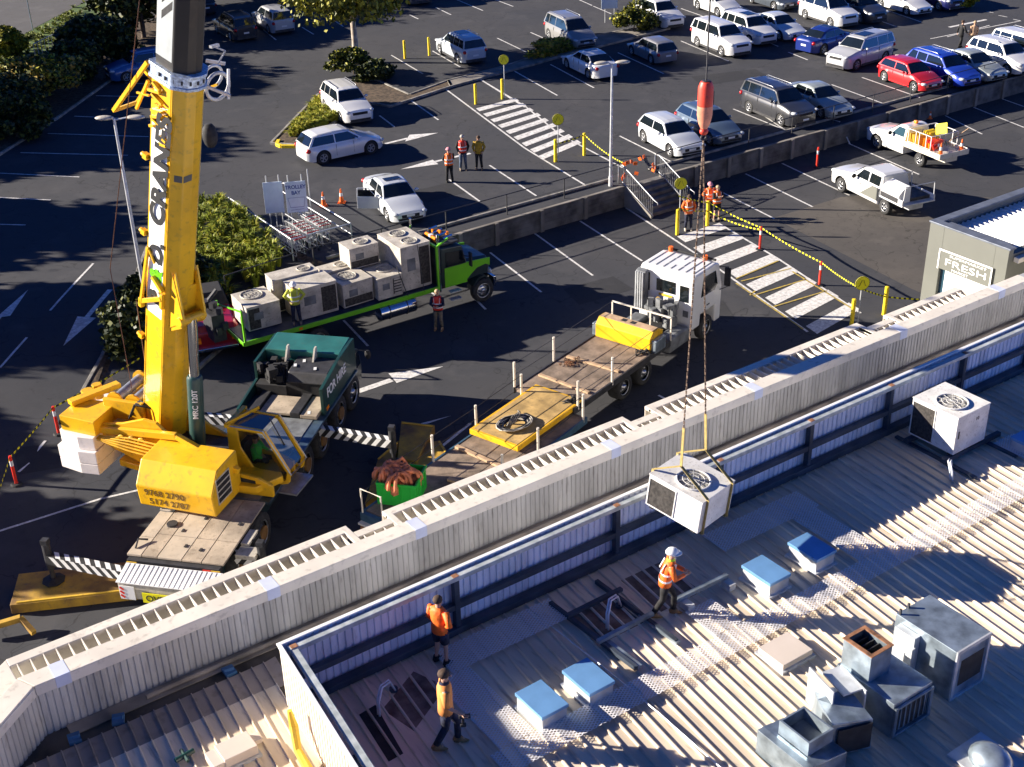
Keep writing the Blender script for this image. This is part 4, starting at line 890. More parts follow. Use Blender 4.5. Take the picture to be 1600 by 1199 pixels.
# ================================================================== STREET FURNITURE
def bollard(label, p, h=1.15, r=.085, m=None, grp='yellow steel bollards'):
    t = thing('bollard', label, 'bollard', p, 0, grp); b = MB(); b.tube([(0, 0, -.02), (0, 0, h)], r, 14); b.build('post', m or M_BOLL, t, smooth='auto')
    b = MB(); b.loft([[(r*q*math.cos(a*.449), r*q*math.sin(a*.449), z) for a in range(14)] for q, z in ((1.04, h), (1.04, h+.03), (.6, h+.05))]); b.build('cap', M_BOLL, t); return t
for q, l in (((633, 92), 'yellow bollard left of the pale blue SUV, standing alone by the gum tree'), ((671, 87), 'yellow bollard touching the tail space of the pale blue SUV'), ((743.5, 163), 'yellow bollard at the far left corner of the upper crossing'),
             ((785, 155), 'yellow bollard with sign pole at the far right of the upper crossing'), ((868, 253), 'yellow bollard with sign pole at the near end of the upper crossing'), ((913, 243), 'yellow bollard with hazard tape tied on, near the lamp post')): bollard(l, WG(*q))
for q, l in (((1058, 367), 'yellow bollard left of the person in orange jacket'), ((1105, 353), 'yellow bollard right of the person in orange jacket'), ((1381, 492), 'yellow bollard right of the round sign near the awning'), ((1330, 512), 'yellow bollard at the foot of the round sign near the awning')): bollard(l, WG(*q), 1.2)
def ped_sign(label, p, hh, face):
    t = thing('pedestrian_sign', label, 'road sign', (p[0]+.13, p[1]-.06, p[2]), R_(face+90), 'round yellow pedestrian signs')
    b = MB(); b.tube([(0, 0, 0), (0, 0, hh)], .025, 8); b.build('pole', M_GALVP, t); z = hh-.28
    b = MB(); b.disc((0, -.035, z), .3, (0, 1, 0), .012, 28); b.build('disc', M_SIGNY, t); b = MB(); b.ring((0, -.045, z), .288, .009, (0, 1, 0), 28, 5); b.build('rim', M_INK, t)
    b = MB()
    for s in (-1, 1): b.beam((s*.03, -.046, z+.15), (s*.125, -.046, z-.10), .05, .008); b.beam((s*.13, -.046, z-.10), (s*.165, -.046, z-.12), .035, .008)
    b.build('legs_symbol', M_INK, t)
for l, q, hh in (('round yellow sign at the far right corner of the upper crossing', (785, 155), 2.6), ('round yellow sign at the near end of the upper crossing', (868, 253), 2.5), ('round yellow sign beside the concrete stairs', (1056, 366), 2.75), ('round yellow sign near the awning at the end of the lower crossing', (1334, 512), 2.2)): ped_sign(l, WG(*q), hh, -118)
def delineator(label, p, lean=0.):
    t = thing('delineator_post', label, 'traffic post', p, random.uniform(0, 6), 'red delineator posts with rubber feet'); t.rotation_euler.x = lean
    b = MB(); b.tube([(0, 0, .03), (0, 0, 1.05)], .055, 12); b.tube([(0, 0, 1.05), (0, 0, 1.1)], .045, 10); b.build('post', M_RED, t, smooth='auto')
    b = MB(); b.tube([(0, 0, .72), (0, 0, .92)], .057, 12); b.build('band', M_REFL, t, smooth='auto'); b = MB(); b.tube([(0, 0, 0), (0, 0, .05)], [.2, .16], 14); b.build('rubber_foot', M_BLACK, t)
for q, l in (((1187, 390), 'red post at the top right of the lower crossing'), ((1280, 446), 'red post halfway down the right side of the lower crossing'), ((1276, 262), 'red post by the wall near the canopy ute'), ((92, 678), 'red post left of the white counterweight'), ((26, 757), 'red post at the left edge of the picture')): delineator(l, WG(*q))
def cone(label, p, h=.7, grp='orange traffic cones'):
    t = thing('traffic_cone', label, 'traffic cone', p, random.uniform(0, 1.5), grp); k = h/.7
    b = MB(); b.box(-.18*k, .18*k, -.18*k, .18*k, 0, .03); b.tube([(0, 0, .03), (0, 0, h)], .13*k, 14, .03*k); b.build('body', M_ORNG, t, smooth='auto')
    b = MB(); b.tube([(0, 0, .34*k), (0, 0, .5*k)], .089*k, 14, .066*k); b.build('band', M_REFL, t, smooth='auto')
cone('orange cone left of the white sedan, further from it', WG(506, 322)); cone('orange cone left of the white sedan, closer to it', WG(534, 317))
cone('traffic cone on the near tray corner of the loaded ute', rel(u1, -2.9, .7, .88)); cone('traffic cone on the far tray corner of the loaded ute', rel(u1, -2.95, -.65, .88))
cone('small orange cone by the far end of the retaining wall behind the loaded ute', WG(1454, 178), .45)
def tape(label, pts, sag=.15, name='hazard_tape', cols=(M_SIGNY, M_INK)):
    """twisted black and yellow barrier tape"""
    t = thing(name, label, 'barrier tape', pts[0]); b = MB(); o = Vector(pts[0]); n_ = 0
    for i in range(len(pts)-1):
        a, c = Vector(pts[i]), Vector(pts[i+1]); L = (c-a).length; n = max(4, int(L/.12)); pr = None
        for k in range(n+1):
            f = k/n; q = a.lerp(c, f); q.z -= sag*4*f*(1-f)*L/8
            if pr is not None:
                b.k = n_ % 2; n_ += 1; dz = Vector((0, 0, .035))
                b.add([pr-o-dz, q-o-dz, q-o+dz, pr-o+dz], [(0,1,2,3)])
            pr = q
    b.build('tape', list(cols), t)
def at(q, z): p = WG(*q); return (p.x, p.y, p.z+z)
tape('black and yellow tape from the post at the left edge past the boom', [W(-30, 845, .8), at((26, 757), 1.05), at((92, 678), 1.05), W(218, 560, 1.6)], .1)
tape('black and yellow tape from bollard to bollard near the lamp post', [at((868, 253), .95), at((913, 243), 1.1), (39.0, 46.9, 2.0)], .25)
tape('long black and yellow tape down the right of the lower crossing', [at((1058, 367), 1.9), at((1105, 353), 1.15), at((1187, 390), 1.05), at((1280, 446), 1.05), at((1334, 512), 1.75), at((1381, 492), .8), (41.2, 30.1, .3)], .12)
tape('second lower strand of tape between the bollards and the first red post', [at((1058, 367), 1.3), at((1105, 353), .75), at((1187, 390), .95)], .3)
rf = thing('orange_mesh_flags', 'torn orange safety flags hanging at the top of the stairs', 'safety flags', (39.85, 46.9, UP)); b = MB()
for x, y, z in ((-.9, 0, .95), (-.7, 0, .97), (-.4, .05, .95), (-.15, .05, .8), (.1, .0, 1.0), (.35, 0, 1.05), (-.95, -.1, .4), (-1.0, 0, .25), (-.2, -.1, .35), (.75, -.25, .6), (.85, -.3, .45), (.7, -.3, .35)):
    b.cbox((x, y, z), (.2, .03, .17), random.uniform(0, 3), random.uniform(-.5, .5), random.uniform(-.5, .5))
b.build('flag', M_ORNG, rf); b = MB(); b.tube([(-1.1, 0, 1.0), (0, .02, .9), (1.1, -.1, 1.0)], .006, 4); b.build('cord', M_DARK, rf)
def lamp(label, p, h, arms, heads):
    t = thing('lamp_post', label, 'lamp post', p, 0, 'grey car park lamp posts'); b = MB(); b.tube([(0, 0, 0), (0, 0, h)], .085, 10, .05); b.tube([(0, 0, 0), (0, 0, .5)], .11, 10); b.build('pole', M_GALVP, t, smooth='auto')
    for a, L in arms:
        d = Vector((math.cos(R_(a)), math.sin(R_(a)), 0)); b = MB(); b.tube([Vector((0, 0, h-.05)), d*L+Vector((0, 0, h+.05))], .03, 7); b.build('arm', M_GALVP, t)
        b = MB(); b.T = Matrix.Translation(d*(L+.25)+Vector((0, 0, h+.04))) @ Matrix.Rotation(R_(a), 4, 'Z'); b.ell((0, 0, 0), (.36, .15, .09), 12, 8); b.build('lamp_head', M_WDIRT, t, smooth=True)
lamp('tall grey lamp post beside the stairs', (38.16, 46.95, UP), 6.0, ((150, .25), (-30, .25)), 2)
lamp('leaning grey lamp post left of the crane boom', (14.6, 46.9, .5), 8.6, ((-35, .55), (145, .1)), 2)
# speed-limit style sign at the very top left
t = thing('blue_street_sign', 'small blue sign on a pole at the top left', 'road sign', WG(52, 50)); b = MB(); b.tube([(0, 0, 0), (0, 0, 2.9)], .04, 6); b.build('pole', M_GALV, t); b = MB(); b.box(-.5, .5, -.03, .03, 2.4, 2.9); b.build('panel', M_INKB, t); t.rotation_euler.z = .6
t = thing('metal_side_fence', 'pale metal fence between the hedge and the bushes', 'fence', WG(60, 110), .75); b = MB()
for k in range(9): b.beam((k*.45, 0, 0), (k*.45, 0, 1.7), .03)
b.build('picket', M_GALVP, t); b = MB(); b.beam((0, 0, 1.7), (3.7, 0, 1.7), .05); b.beam((0, 0, .3), (3.7, 0, .3), .05); b.build('rail', M_GALVP, t)
# white sign boards
def board(label, p, rz, w_, h_, z0, poles, lines=(), m=None, hh=None):
    t = thing('trolley_bay_sign', label, 'sign', p, rz); b = MB(); b.box(-w_/2, w_/2, -.02, .02, z0, z0+h_); b.build('panel', m or mat('pale_blue_sign', (.62, .72, .82), .4, var=.03), t, bevel=.005)
    for x in poles: b = MB(); b.tube([(x, .05, 0), (x, .05, hh or z0+h_+.1)], .025, 7); b.build('pole', M_GALVP, t)
    for s, hh_, zz in lines: text(s, hh_, M_INKB, t, (0, -.024, zz), (1, 0, 0), (0, 0, 1), center=True, bold=.03, sx=.93)
    return t
tp = WG(466, 362)
t = board('white TROLLEY BAY board above the trolleys', (tp.x, tp.y-.2, tp.z), R_(-25), .92, 1.45, 1.0, (-.3, .3), (('TROLLEY', .165, 2.12), ('BAY', .165, 1.85)), hh=2.75)
b = MB()
for y0, x0, x1 in ((1.7, -.38, .38), (1.25, -.3, .3)): b.beam((x0, -.025, y0), (x1, -.025, y0), .012)
for s in (-1, 1): b.beam((s*.38, -.025, 1.7), (s*.3, -.025, 1.25), .012)
b.beam((-.3, -.025, 1.12), (.3, -.025, 1.15), .012); b.build('trolley_outline', M_INKB, t)
board('blank back of a second trolley sign left of the lettered one', (tp.x-.78, tp.y+.50, tp.z), R_(-25), .85, 1.45, .95, (-.25, .3), hh=2.7)
tq = WG(952, 36); board('white sign board at the top behind the round shrub', tuple(tq), R_(-30), 1.15, 1.25, 1.0, (-.3, .35), hh=2.7)
# trolley bay frame and trolleys
tb = thing('trolley_bay_rails', 'galvanised tube rails around the trolley bay', 'railing', (22.0, 49.5, UP)); b = MB()
for x in (-.3, 2.6):
    b.tube([(x, -1.2, 0), (x, -1.2, 1.0), (x, 5.4, 1.0), (x, 5.6, .9), (x, 5.6, 0)], .03, 7); b.tube([(x, -1.2, .5), (x, 5.6, .5)], .02, 6)
for x in (.9, 1.5): b.tube([(x, -.5, 0), (x, -.5, .95), (x, 2.8, .95), (x, 2.8, 0)], .022, 6)
b.tube([(-.3, -1.2, 1.0), (2.6, -1.2, 1.0)], .03, 7); b.tube([(2.9, 3.3, 0), (2.9, 3.3, 2.2)], .025, 6); b.build('rail', M_GALVP, tb, smooth='auto')
def trolley():
    t = thing('shopping_trolley', 'wire shopping trolley nested in the trolley bay', 'shopping trolley', (0, 0, 0), 0, 'shopping trolleys in the bay'); b = MB()
    top_ = [(-.28, -.45, .98), (.28, -.45, .98), (.2, .45, .85), (-.2, .45, .85)]; bot = [(-.2, -.35, .5), (.2, -.35, .5), (.15, .4, .5), (-.15, .4, .5)]
    for q in (top_, bot):
        for k in range(4): b.beam(q[k], q[(k+1) % 4], .016)
    for k in range(4): b.beam(top_[k], bot[k], .016)
    for k in range(1, 6):
        for a, c in ((0, 3), (1, 2)): b.beam(Vector(top_[a]).lerp(Vector(top_[c]), k/6), Vector(bot[a]).lerp(Vector(bot[c]), k/6), .008)
        b.beam(Vector(bot[0]).lerp(Vector(bot[3]), k/6), Vector(bot[1]).lerp(Vector(bot[2]), k/6), .008)
    b.beam((-.24, -.4, .2), (-.16, .45, .16), .02); b.beam((.24, -.4, .2), (.16, .45, .16), .02); b.beam((-.2, -.38, .2), (-.2, -.35, .5), .02); b.beam((.2, -.38, .2), (.2, -.35, .5), .02); b.build('basket', M_GALVP, t)
    b = MB(); b.tube([(-.28, -.5, 1.0), (.28, -.5, 1.0)], .022, 7); b.build('handle', M_TAIL, t)
    for x, y in ((-.24, -.4), (.24, -.4), (-.16, .43), (.16, .43)): b = MB(); b.disc((x, y, .07), .07, (1, 0, 0), .03, 10); b.build('castor', M_BLACK, t)
    return t
t0 = trolley(); n = 0
for x in (.3, 1.2, 2.1):
    for k in range(5):
        o = t0 if n == 0 else copy_tree(t0); n += 1; o.location = (21.75+x*.9, 48.5+k*.34+(x*.4), UP); o.rotation_euler.z = R_(random.uniform(-4, 4)); o['label'] = '%s trolley in the %s row of the trolley bay' % (('nearest', 'second nearest', 'middle', 'second farthest', 'farthest')[k], {.3: 'left', 1.2: 'middle', 2.1: 'right'}[x])
# ================================================================== ROOF OBJECTS
M_FAN = mat('fan_plate', (.34, .33, .30), .6, var=.15, scale=4)
def acunit(name, label, loc, size, rz=0., coil='x-', group=None, fan=(0, 0), m=None, rails=True, slats=False, cat_='air conditioner', fans=1, grille2=None):
    t = thing(name, label, cat_, loc, rz, group); w_, d_, h_ = size; m = m or M_ACTOP; z0 = .06
    b = MB(); b.box(-w_/2, w_/2, -d_/2, d_/2, z0, h_-.03); b.build('casing', m, t, bevel=.012)
    b = MB(); b.box(-w_/2-.012, w_/2+.012, -d_/2-.012, d_/2+.012, h_-.029, h_); b.build('lid', m, t, bevel=.008)
    b = MB(); b.box(-w_/2+.02, w_/2-.02, -d_/2+.1, -d_/2+.2, 0, z0-.001); b.box(-w_/2+.02, w_/2-.02, d_/2-.2, d_/2-.1, 0, z0-.001); b.build('base_rail', M_DARK, t)
    for i in range(fans):
        fx, fy = (fan if fans == 1 else (fan[0], fan[1]+(i-.5)*d_*.5)); r = min(w_, d_)*(.31 if fans == 1 else .24)
        b = MB(); b.disc((fx, fy, h_+.004), r, (0, 0, 1), .006, 26); b.build('fan_well', M_FAN, t)
        b = MB(); b.ring((fx, fy, h_+.03), r, .022, (0, 0, 1), 26, 6); b.ring((fx, fy, h_+.045), r*.66, .006, (0, 0, 1), 22, 4); b.ring((fx, fy, h_+.045), r*.35, .006, (0, 0, 1), 18, 4)
        for k in range(10): a = k*math.pi/5; b.beam((fx, fy, h_+.05), (fx+r*math.cos(a), fy+r*math.sin(a), h_+.035), .008)
        b.build('fan_guard', m, t)
        b = MB()
        for k in range(4):
            a = k*math.pi/2+.4; q = [(fx+.05*math.cos(a), fy+.05*math.sin(a), h_+.012), (fx+r*.9*math.cos(a-.2), fy+r*.9*math.sin(a-.2), h_+.011), (fx+r*.9*math.cos(a+.55), fy+r*.9*math.sin(a+.55), h_+.028)]; b.add(q, [(0, 1, 2)])
        b.disc((fx, fy, h_+.022), .07, (0, 0, 1), .02, 12); b.build('fan_blade', M_FAN, t)
    s = .003; e = .05
    if coil == 'x-': b = MB(); b.box(-w_/2-s*2, -w_/2-s, -.02, d_/2-e, z0+.05, h_-.1)
    elif coil == 'y-': b = MB(); b.box(w_*.12, w_/2-e, -d_/2-s*2, -d_/2-s, z0+.12, h_-.14)
    elif coil == 'y-wide': b = MB(); b.box(-w_/2+e, w_/2-e, -d_/2-s*2, -d_/2-s, z0+.05, h_*.42)
    elif coil == 'y-left': b = MB(); b.box(-w_/2+.06, -w_*.12, -d_/2-s*2, -d_/2-s, z0+.05, h_-.1)
    b.build('coil', M_GRILL, t)
    b = MB()
    if coil == 'x-':
        for y in (-.045, d_/2-e): b.box(-w_/2-.02, -w_/2-.001, y, y+.025, z0+.05, h_-.1)
        b.box(-w_/2-.02, -w_/2-.001, -.045, d_/2-e+.025, h_-.099, h_-.075); b.build('coil_frame', m, t)
    else:
        b.box(-w_*.3, -w_*.02, -d_/2-.012, -d_/2-.001, h_*.45, h_*.72); b.build('access_grille', M_GREY, t)
        if slats:
            q = MB()
            for k in range(7): q.box(w_*.16, w_/2-.05, -d_/2-.02, -d_/2-.007, z0+.1+k*.12, z0+.17+k*.12)
            q.build('louvre', m, t)
    return t
ac2 = acunit('rooftop_air_conditioner', 'white rooftop air conditioner standing on beams at the right', (25.93, 17.8, 5.22), (1.3, 1.42, 1.16), R_(1), fan=(-.12, -.1))
text('10', .1, M_INK, ac2, (.1, -.716, .82), (1, 0, 0), (0, 0, 1))
b = MB(); b.box(-.56, -.5, -.715, -.712, .5, .72); b.build('handle', M_DARK, ac2)
t = thing('support_beams', 'dark blue steel beams under the standing air conditioner', 'beams', (25.93, 17.8, RZ+.04))
for dy, dx in ((-.62, 0), (.6, .05)): b = MB(); b.box(-.9+dx, 1.4+dx, dy-.06, dy+.06, .05, .17); b.build('beam', M_BEAM, t)
for dx in (-.75, .9): b = MB(); b.box(dx-.06, dx+.06, -1.55, 1.0, 0, .049); b.build('cross_beam', M_BEAM, t)
ach = acunit('hoisted_air_conditioner', 'white air conditioner hanging in yellow slings above the roof', (17.02, 18.06, 6.48), (1.22, 1.46, .92), R_(12), fan=(-.1, -.1))
ach.rotation_euler = (R_(6.4), R_(.3), R_(12))
# slings, chains and hook of the crane
HOOK = Vector((16.93, 18.0, 15.2)); mw = ach.rotation_euler.to_matrix().to_4x4(); mw.translation = ach.location
M_SLING = mat('yellow_webbing', (.36, .27, .09), .8, var=.12, scale=12)
sgt = thing('lifting_slings', 'yellow webbing slings around the hoisted air conditioner', 'slings', tuple(ach.location))
def sling_(y, top):
    o = ach.location; pts = [mw @ Vector(q)-o for q in ((y, .76, .0), (y, .755, .95))]; T_ = Vector(top)-o; q2 = [mw @ Vector(q)-o for q in ((y, -.755, .95), (y, -.76, .0))]; up = T_+(HOOK-Vector(top))*.13
    b = MB()
    for a, c in ((pts[0], pts[1]), (pts[1], T_), (T_, q2[0]), (q2[0], q2[1]), (q2[1], pts[0]), (T_, up)): b.beam(a, c, .075, .014)
    return b
near = mw @ Vector((-.46, .05, 1.42)); far = mw @ Vector((.46, .05, 1.42))
sling_(-.46, near).build('sling', M_SLING, sgt); sling_(.46, far).build('sling', M_SLING, sgt)
for q in (near, far):
    b = MB(); c = HOOK-ach.location; a = (q-ach.location).lerp(c, .13); n = 70
    for k in range(n):
        p0 = a.lerp(c, k/n); p1 = a.lerp(c, (k+.8)/n); b.beam(p0, p1, .035 if k % 2 else .016, .016 if k % 2 else .035)
    b.build('chain', mat('rusty_chain', (.16, .11, .08), .6, .5, var=.3, scale=9), sgt)
M_HRED = mat('hook_block_red', (.72, .06, .03), .45, var=.1, scale=2, dirt=.3); M_HPK = mat('faded_block_orange', (.75, .28, .17), .55, var=.12, scale=2, dirt=.3)
hk = thing('crane_hook_block', 'red and faded orange hook block hanging on the crane rope', 'hook block', tuple(HOOK))
b = MB(); b.tube([(0, 0, 1.32), (0, 0, 2.02), (0, 0, 2.2), (0, 0, 2.25)], [.225, .225, .18, .16], 22); b.build('upper_body', M_HRED, hk, smooth='auto')
b = MB(); b.tube([(0, 0, .42), (0, 0, .6), (0, 0, .95), (0, 0, 1.318)], [.1, .17, .225, .226], 22); b.build('lower_body', M_HPK, hk, smooth='auto')
b = MB(); b.box(.16, .27, -.08, .08, 1.3, 1.85); b.tube([(0, 0, 2.26), (0, 0, 2.3)], .12, 14); b.build('side_lug', M_DARK, hk)
b = MB(); b.ell((0, 0, .3), (.14, .12, .15), 12, 8); b.build('swivel', M_HRED, hk, smooth=True)
b = MB(); b.ring((0, 0, .06), .1, .03, (0, 1, 0), 16, 6); b.build('hook', M_DARK, hk, smooth=True)
hk.scale = (.66, .66, .50)
rp = thing('hoist_rope', 'thin steel hoist rope running up from the hook block', 'rope', (HOOK.x, HOOK.y, HOOK.z+1.15)); b = MB(); b.tube([(0, 0, 0), (0, 0, 46)], .017, 6); b.build('rope', M_DARK, rp)
# silver vent caps
M_SKYLID = mat('sky_tinted_steel', (.20, .42, .72), .28, .35, var=.08, scale=1.5)  # blue base colour stands in for the sky reflected in the lids
def ventcap(label, c, blue=True):
    t = thing('vent_cap', label, 'roof vent', (c[0], c[1], RZ), R_(1), 'square sheet metal vent caps'); b = MB(); b.box(-.36, .36, -.48, .48, 0, .06); b.build('flashing', M_GALVP, t)
    b = MB(); b.box(-.3, .3, -.42, .42, .061, .34); b.build('curb', M_GALVP, t); b = MB(); b.box(-.33, .33, -.45, .45, .341, .42); b.build('lid', M_SKYLID, t, bevel=.008)
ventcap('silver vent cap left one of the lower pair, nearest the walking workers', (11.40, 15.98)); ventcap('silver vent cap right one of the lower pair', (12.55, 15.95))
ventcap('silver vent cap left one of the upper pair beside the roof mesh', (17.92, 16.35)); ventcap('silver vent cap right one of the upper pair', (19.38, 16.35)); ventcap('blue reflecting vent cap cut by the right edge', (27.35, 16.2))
# tan roof hatches
def hatch_(label, c, sx, sy, h, steps=False):
    t = thing('roof_hatch', label, 'roof hatch', (c[0], c[1], RZ), R_(0)); m = mat('tan_hatch', (.62, .54, .47), .5, var=.04, scale=1); b = MB(); b.box(-sx/2-.05, sx/2+.05, -sy/2-.05, sy/2+.05, 0, .07); b.build('flashing', M_GALVP, t)
    b = MB(); b.box(-sx/2, sx/2, -sy/2, sy/2, .071, h); b.build('cover', m, t, bevel=.01)
    if steps: b = MB(); b.box(-sx/2-.22, -sx/2-.001, -sy/2+.02, sy/2-.02, 0.071, h*.8); b.box(sx/2+.001, sx/2+.2, -.02, sy/2-.02, .071, h*.6); b.build('side_flange', m, t, bevel=.01)
hatch_('tan square roof hatch left of the open duct', (16.52, 14.35), .86, .72, .2); hatch_('pale stepped roof hatch on the lower left roof', (6.0, 18.55), .68, .5, .28, True)
# expanded mesh walkways
def meshmat():
    m = bpy.data.materials.new('expanded_metal'); m.use_nodes = True; n = m.node_tree.nodes; l = m.node_tree.links; b = n['Principled BSDF']
    b.inputs['Base Color'].default_value = (.80, .78, .78, 1); b.inputs['Metallic'].default_value = .1; b.inputs['Roughness'].default_value = .45
    tc = n.new('ShaderNodeTexCoord'); sp = n.new('ShaderNodeSeparateXYZ'); l.new(tc.outputs['Object'], sp.inputs[0])
    def M1(op, a, c=None):
        k = n.new('ShaderNodeMath'); k.operation = op
        for i, v in enumerate((a, c)):
            if v is None: continue
            if isinstance(v, (int, float)): k.inputs[i].default_value = v
            else: l.new(v, k.inputs[i])
        return k.outputs[0]
    X = M1('MULTIPLY', sp.outputs[0], 8.5); Y = M1('MULTIPLY', sp.outputs[1], 14.)
    outs = []
    for s in (1, -1):
        t = M1('FRACT', M1('ADD', M1('ADD', X, 100.), M1('MULTIPLY', Y, s))); outs.append(M1('LESS_THAN', M1('ABSOLUTE', M1('SUBTRACT', t, .5)), .17))
    a = M1('MAXIMUM', outs[0], outs[1]); l.new(a, b.inputs['Alpha']); return m
M_MESH = meshmat()
def walk(label, x0, x1, y0, y1, z=RZ+.10, wav=True):
    t = thing('mesh_walkway', label, 'walkway', (x0, y0, z)); L = x1-x0; n = max(2, int(L/.2)); vs = []
    for i in range(n+1):
        zz = (.018 if i % 2 else 0) if wav else 0; vs += [(L*i/n, 0, zz), (L*i/n, y1-y0, zz)]
    b = MB(); b.add(vs, [(2*i, 2*i+2, 2*i+3, 2*i+1) for i in range(n)]); b.build('mesh_panel', M_MESH, t)
    b = MB(); k = 0.
    while k <= L+.01: b.box(k-.015, k+.015, 0, y1-y0, -.03, .0); k += 2.4
    b.build('bearer', M_GALVP, t)
walk('long mesh walkway crossing the whole sunlit roof', 9.9, 33, 14.95, 15.58)
walk('shaded mesh walkway along the screen left of the open frame', 10.6, 13.62, 17.95, 18.75); walk('mesh walkway along the screen behind the hoisted unit', 18.0, 21.1, 17.7, 18.5)
walk('short mesh walkway beside the two workers', 10.15, 10.95, 15.6, 17.94); walk('short mesh walkway right of the upper vent caps', 20.2, 20.95, 15.6, 17.7); walk('mesh landing beside the walking worker in the hard hat', 15.75, 16.5, 15.6, 16.6); walk('mesh walkway right of the standing air conditioner', 26.9, 27.7, 15.6, 17.0)
# steel frames left from removed units
t = thing('open_steel_frame', 'dark open steel frame on the roof around the rusty stain', 'steel frame', (14.3, 17.3, RZ+.05))
for a, c in (((-.75, 1.3), (-.6, -1.5)), ((.55, 1.3), (.62, -1.35))): b = MB(); b.beam((*a, .06), (*c, .06), .09, .1); b.build('long_beam', M_BEAM, t)
for y, m in ((.62, M_BEAM), (-.45, M_GALV)): b = MB(); b.beam((-.8, y, .16), (.75, y+.03, .16), .1, .08); b.build('cross_beam', m, t)
t = thing('loose_steel_channel', 'pale steel channel lying left below the open frame', 'steel channel', (13.75, 16.35, RZ+.1)); b = MB(); b.beam((-.0, .55, 0), (.04, -.55, 0), .12, .07); b.build('channel', M_GALV, t)
t = thing('loose_steel_channel', 'pale steel channel lying right below the open frame', 'steel channel', (14.88, 16.5, RZ+.1)); b = MB(); b.beam((0, .6, 0), (.05, -.6, 0), .12, .07); b.build('channel', M_GALV, t)
t = thing('galvanised_beam', 'galvanised beam on two short feet behind the walking worker', 'steel beam', (16.45, 16.85, RZ+.05)); b = MB(); b.beam((-.75, .02, .22), (.75, .0, .22), .1, .1); b.build('beam', M_GALV, t)
for x in (-.55, .68): b = MB(); b.box(x-.09, x+.09, -.28, .0, 0, .16); b.build('foot', M_GALVP, t)
t = thing('cable_strip', 'thin pale cable running across the roof ribs', 'cable', (13.1, 18.6, RZ+.07)); b = MB(); b.tube([(0, 0, 0), (.1, -2.2, .0), (.14, -4, 0), (.1, -7.2, 0)], .02, 5); b.build('cable', M_GALVP, t)
M_HOSE = mat('pale_hose', (.65, .68, .72), .45)
for l, c, s in (('pair of pale hoses looping from the roof at the dark stain', (9.0, 18.2), 1.), ('pair of pale hoses looping up inside the open frame', (14.35, 17.55), 1.15), ('pale hoses dropping from the standing air conditioner', (24.85, 16.9), .8)):
    t = thing('flexible_hoses', l, 'hoses', (c[0], c[1], RZ+.03))
    for k in (0, .07): b = MB(); b.tube([(-.25*s, -.3-k, 0), (-.2*s, -.22-k, .28*s), (0, -.02-k, .42*s), (.25*s, .1-k, .34*s), (.36*s, .12-k, .05)], .022, 7); b.build('hose', M_HOSE, t, smooth=True)
    b = MB(); b.disc((.36*s, .12, .03), .09, (0, 0, 1), .06, 14); b.build('flange', M_BEAM, t)
# stains where old units stood
def stain(name, pts, m, z=RZ+.0015):
    b = MB(); b.add([(x, y, z) for x, y in pts], [tuple(range(len(pts)))]); o = b.build(name, m, bd)
stain('roof_opening', [(8.45, 18.15), (8.86, 18.2), (8.62, 16.7), (8.28, 16.68)], M_BLACK, RZ+.003)
SD = mat('rust_stained_sheet', (.09, .06, .045), .9, var=.4, scale=3, col2=(.26, .2, .16), dirt=.6)
stain('stained_patch', [(8.9, 18.0), (10.0, 18.6), (10.3, 17.8), (9.1, 17.1)], SD); stain('stained_patch', [(13.75, 18.2), (14.85, 18.2), (14.85, 16.95), (13.75, 16.95)], SD); stain('stained_patch', [(15.4, 18.4), (16.6, 18.4), (16.6, 17.0), (15.4, 17.0)], SD)
t = thing('yellow_strap_bundle', 'crumpled yellow strap against the ribbed screen at the bottom', 'strap', (7.0, 17.75, RZ+.05)); b = MB(); b.tube([(0, .35, .9), (.02, .3, .55), (-.08, .0, .2), (-.1, -.5, .05), (0, -1.0, .05)], [.05, .09, .08, .1, .07], 7); b.build('strap', M_YEL2, t)
t = thing('green_fitting', 'small green pipe fitting on the lower left roof', 'pipe fitting', (5.15, 19.05, RZ+.05)); b = MB(); b.tube([(-.2, 0, .05), (.2, .05, .05)], .05, 8); b.tube([(0, -.15, .05), (0, .2, .05)], .04, 8); b.build('fitting', M_DGREEN, t)
for x in (3.9, 7.0, 10.2, 12.0, 15.0, 18.5, 20.3, 24.4, 26.5, 29.2):
    pass
gc = thing('gutter_clamp', 'blue clamp block in the roof gutter left of the screen corner', 'clamp', (6.9, 20.95, RZ-.07), 0, 'blue clamps along the gutter'); b = MB(); b.box(-.12, .12, -.16, .12, .02, .1); b.tube([(-.1, 0, .1), (.1, -.05, .12)], .05, 6); b.build('block', mat('clamp_blue', (.04, .13, .26), .6, var=.1), gc)
for x in (3.6, 4.5, 11.6, 12.0, 15.2, 19.0, 19.6, 23.9, 26.2, 29.0): c_ = copy_tree(gc); c_.location.x = x; c_['label'] = 'blue gutter clamp '+{3.6: 'at the bend of the parapet', 4.5: 'leftmost but one', 11.6: 'left one of the pair above the orange shirted worker', 12.0: 'right one of the pair above the orange shirted worker', 15.2: 'left of the hoisted unit', 19.0: 'left of the pair past the hoisted unit', 19.6: 'right of the pair past the hoisted unit', 23.9: 'between hoisted and standing unit', 26.2: 'above the standing unit', 29.0: 'farthest right'}[x]; c_.rotation_euler.z = random.uniform(-.4, .4)
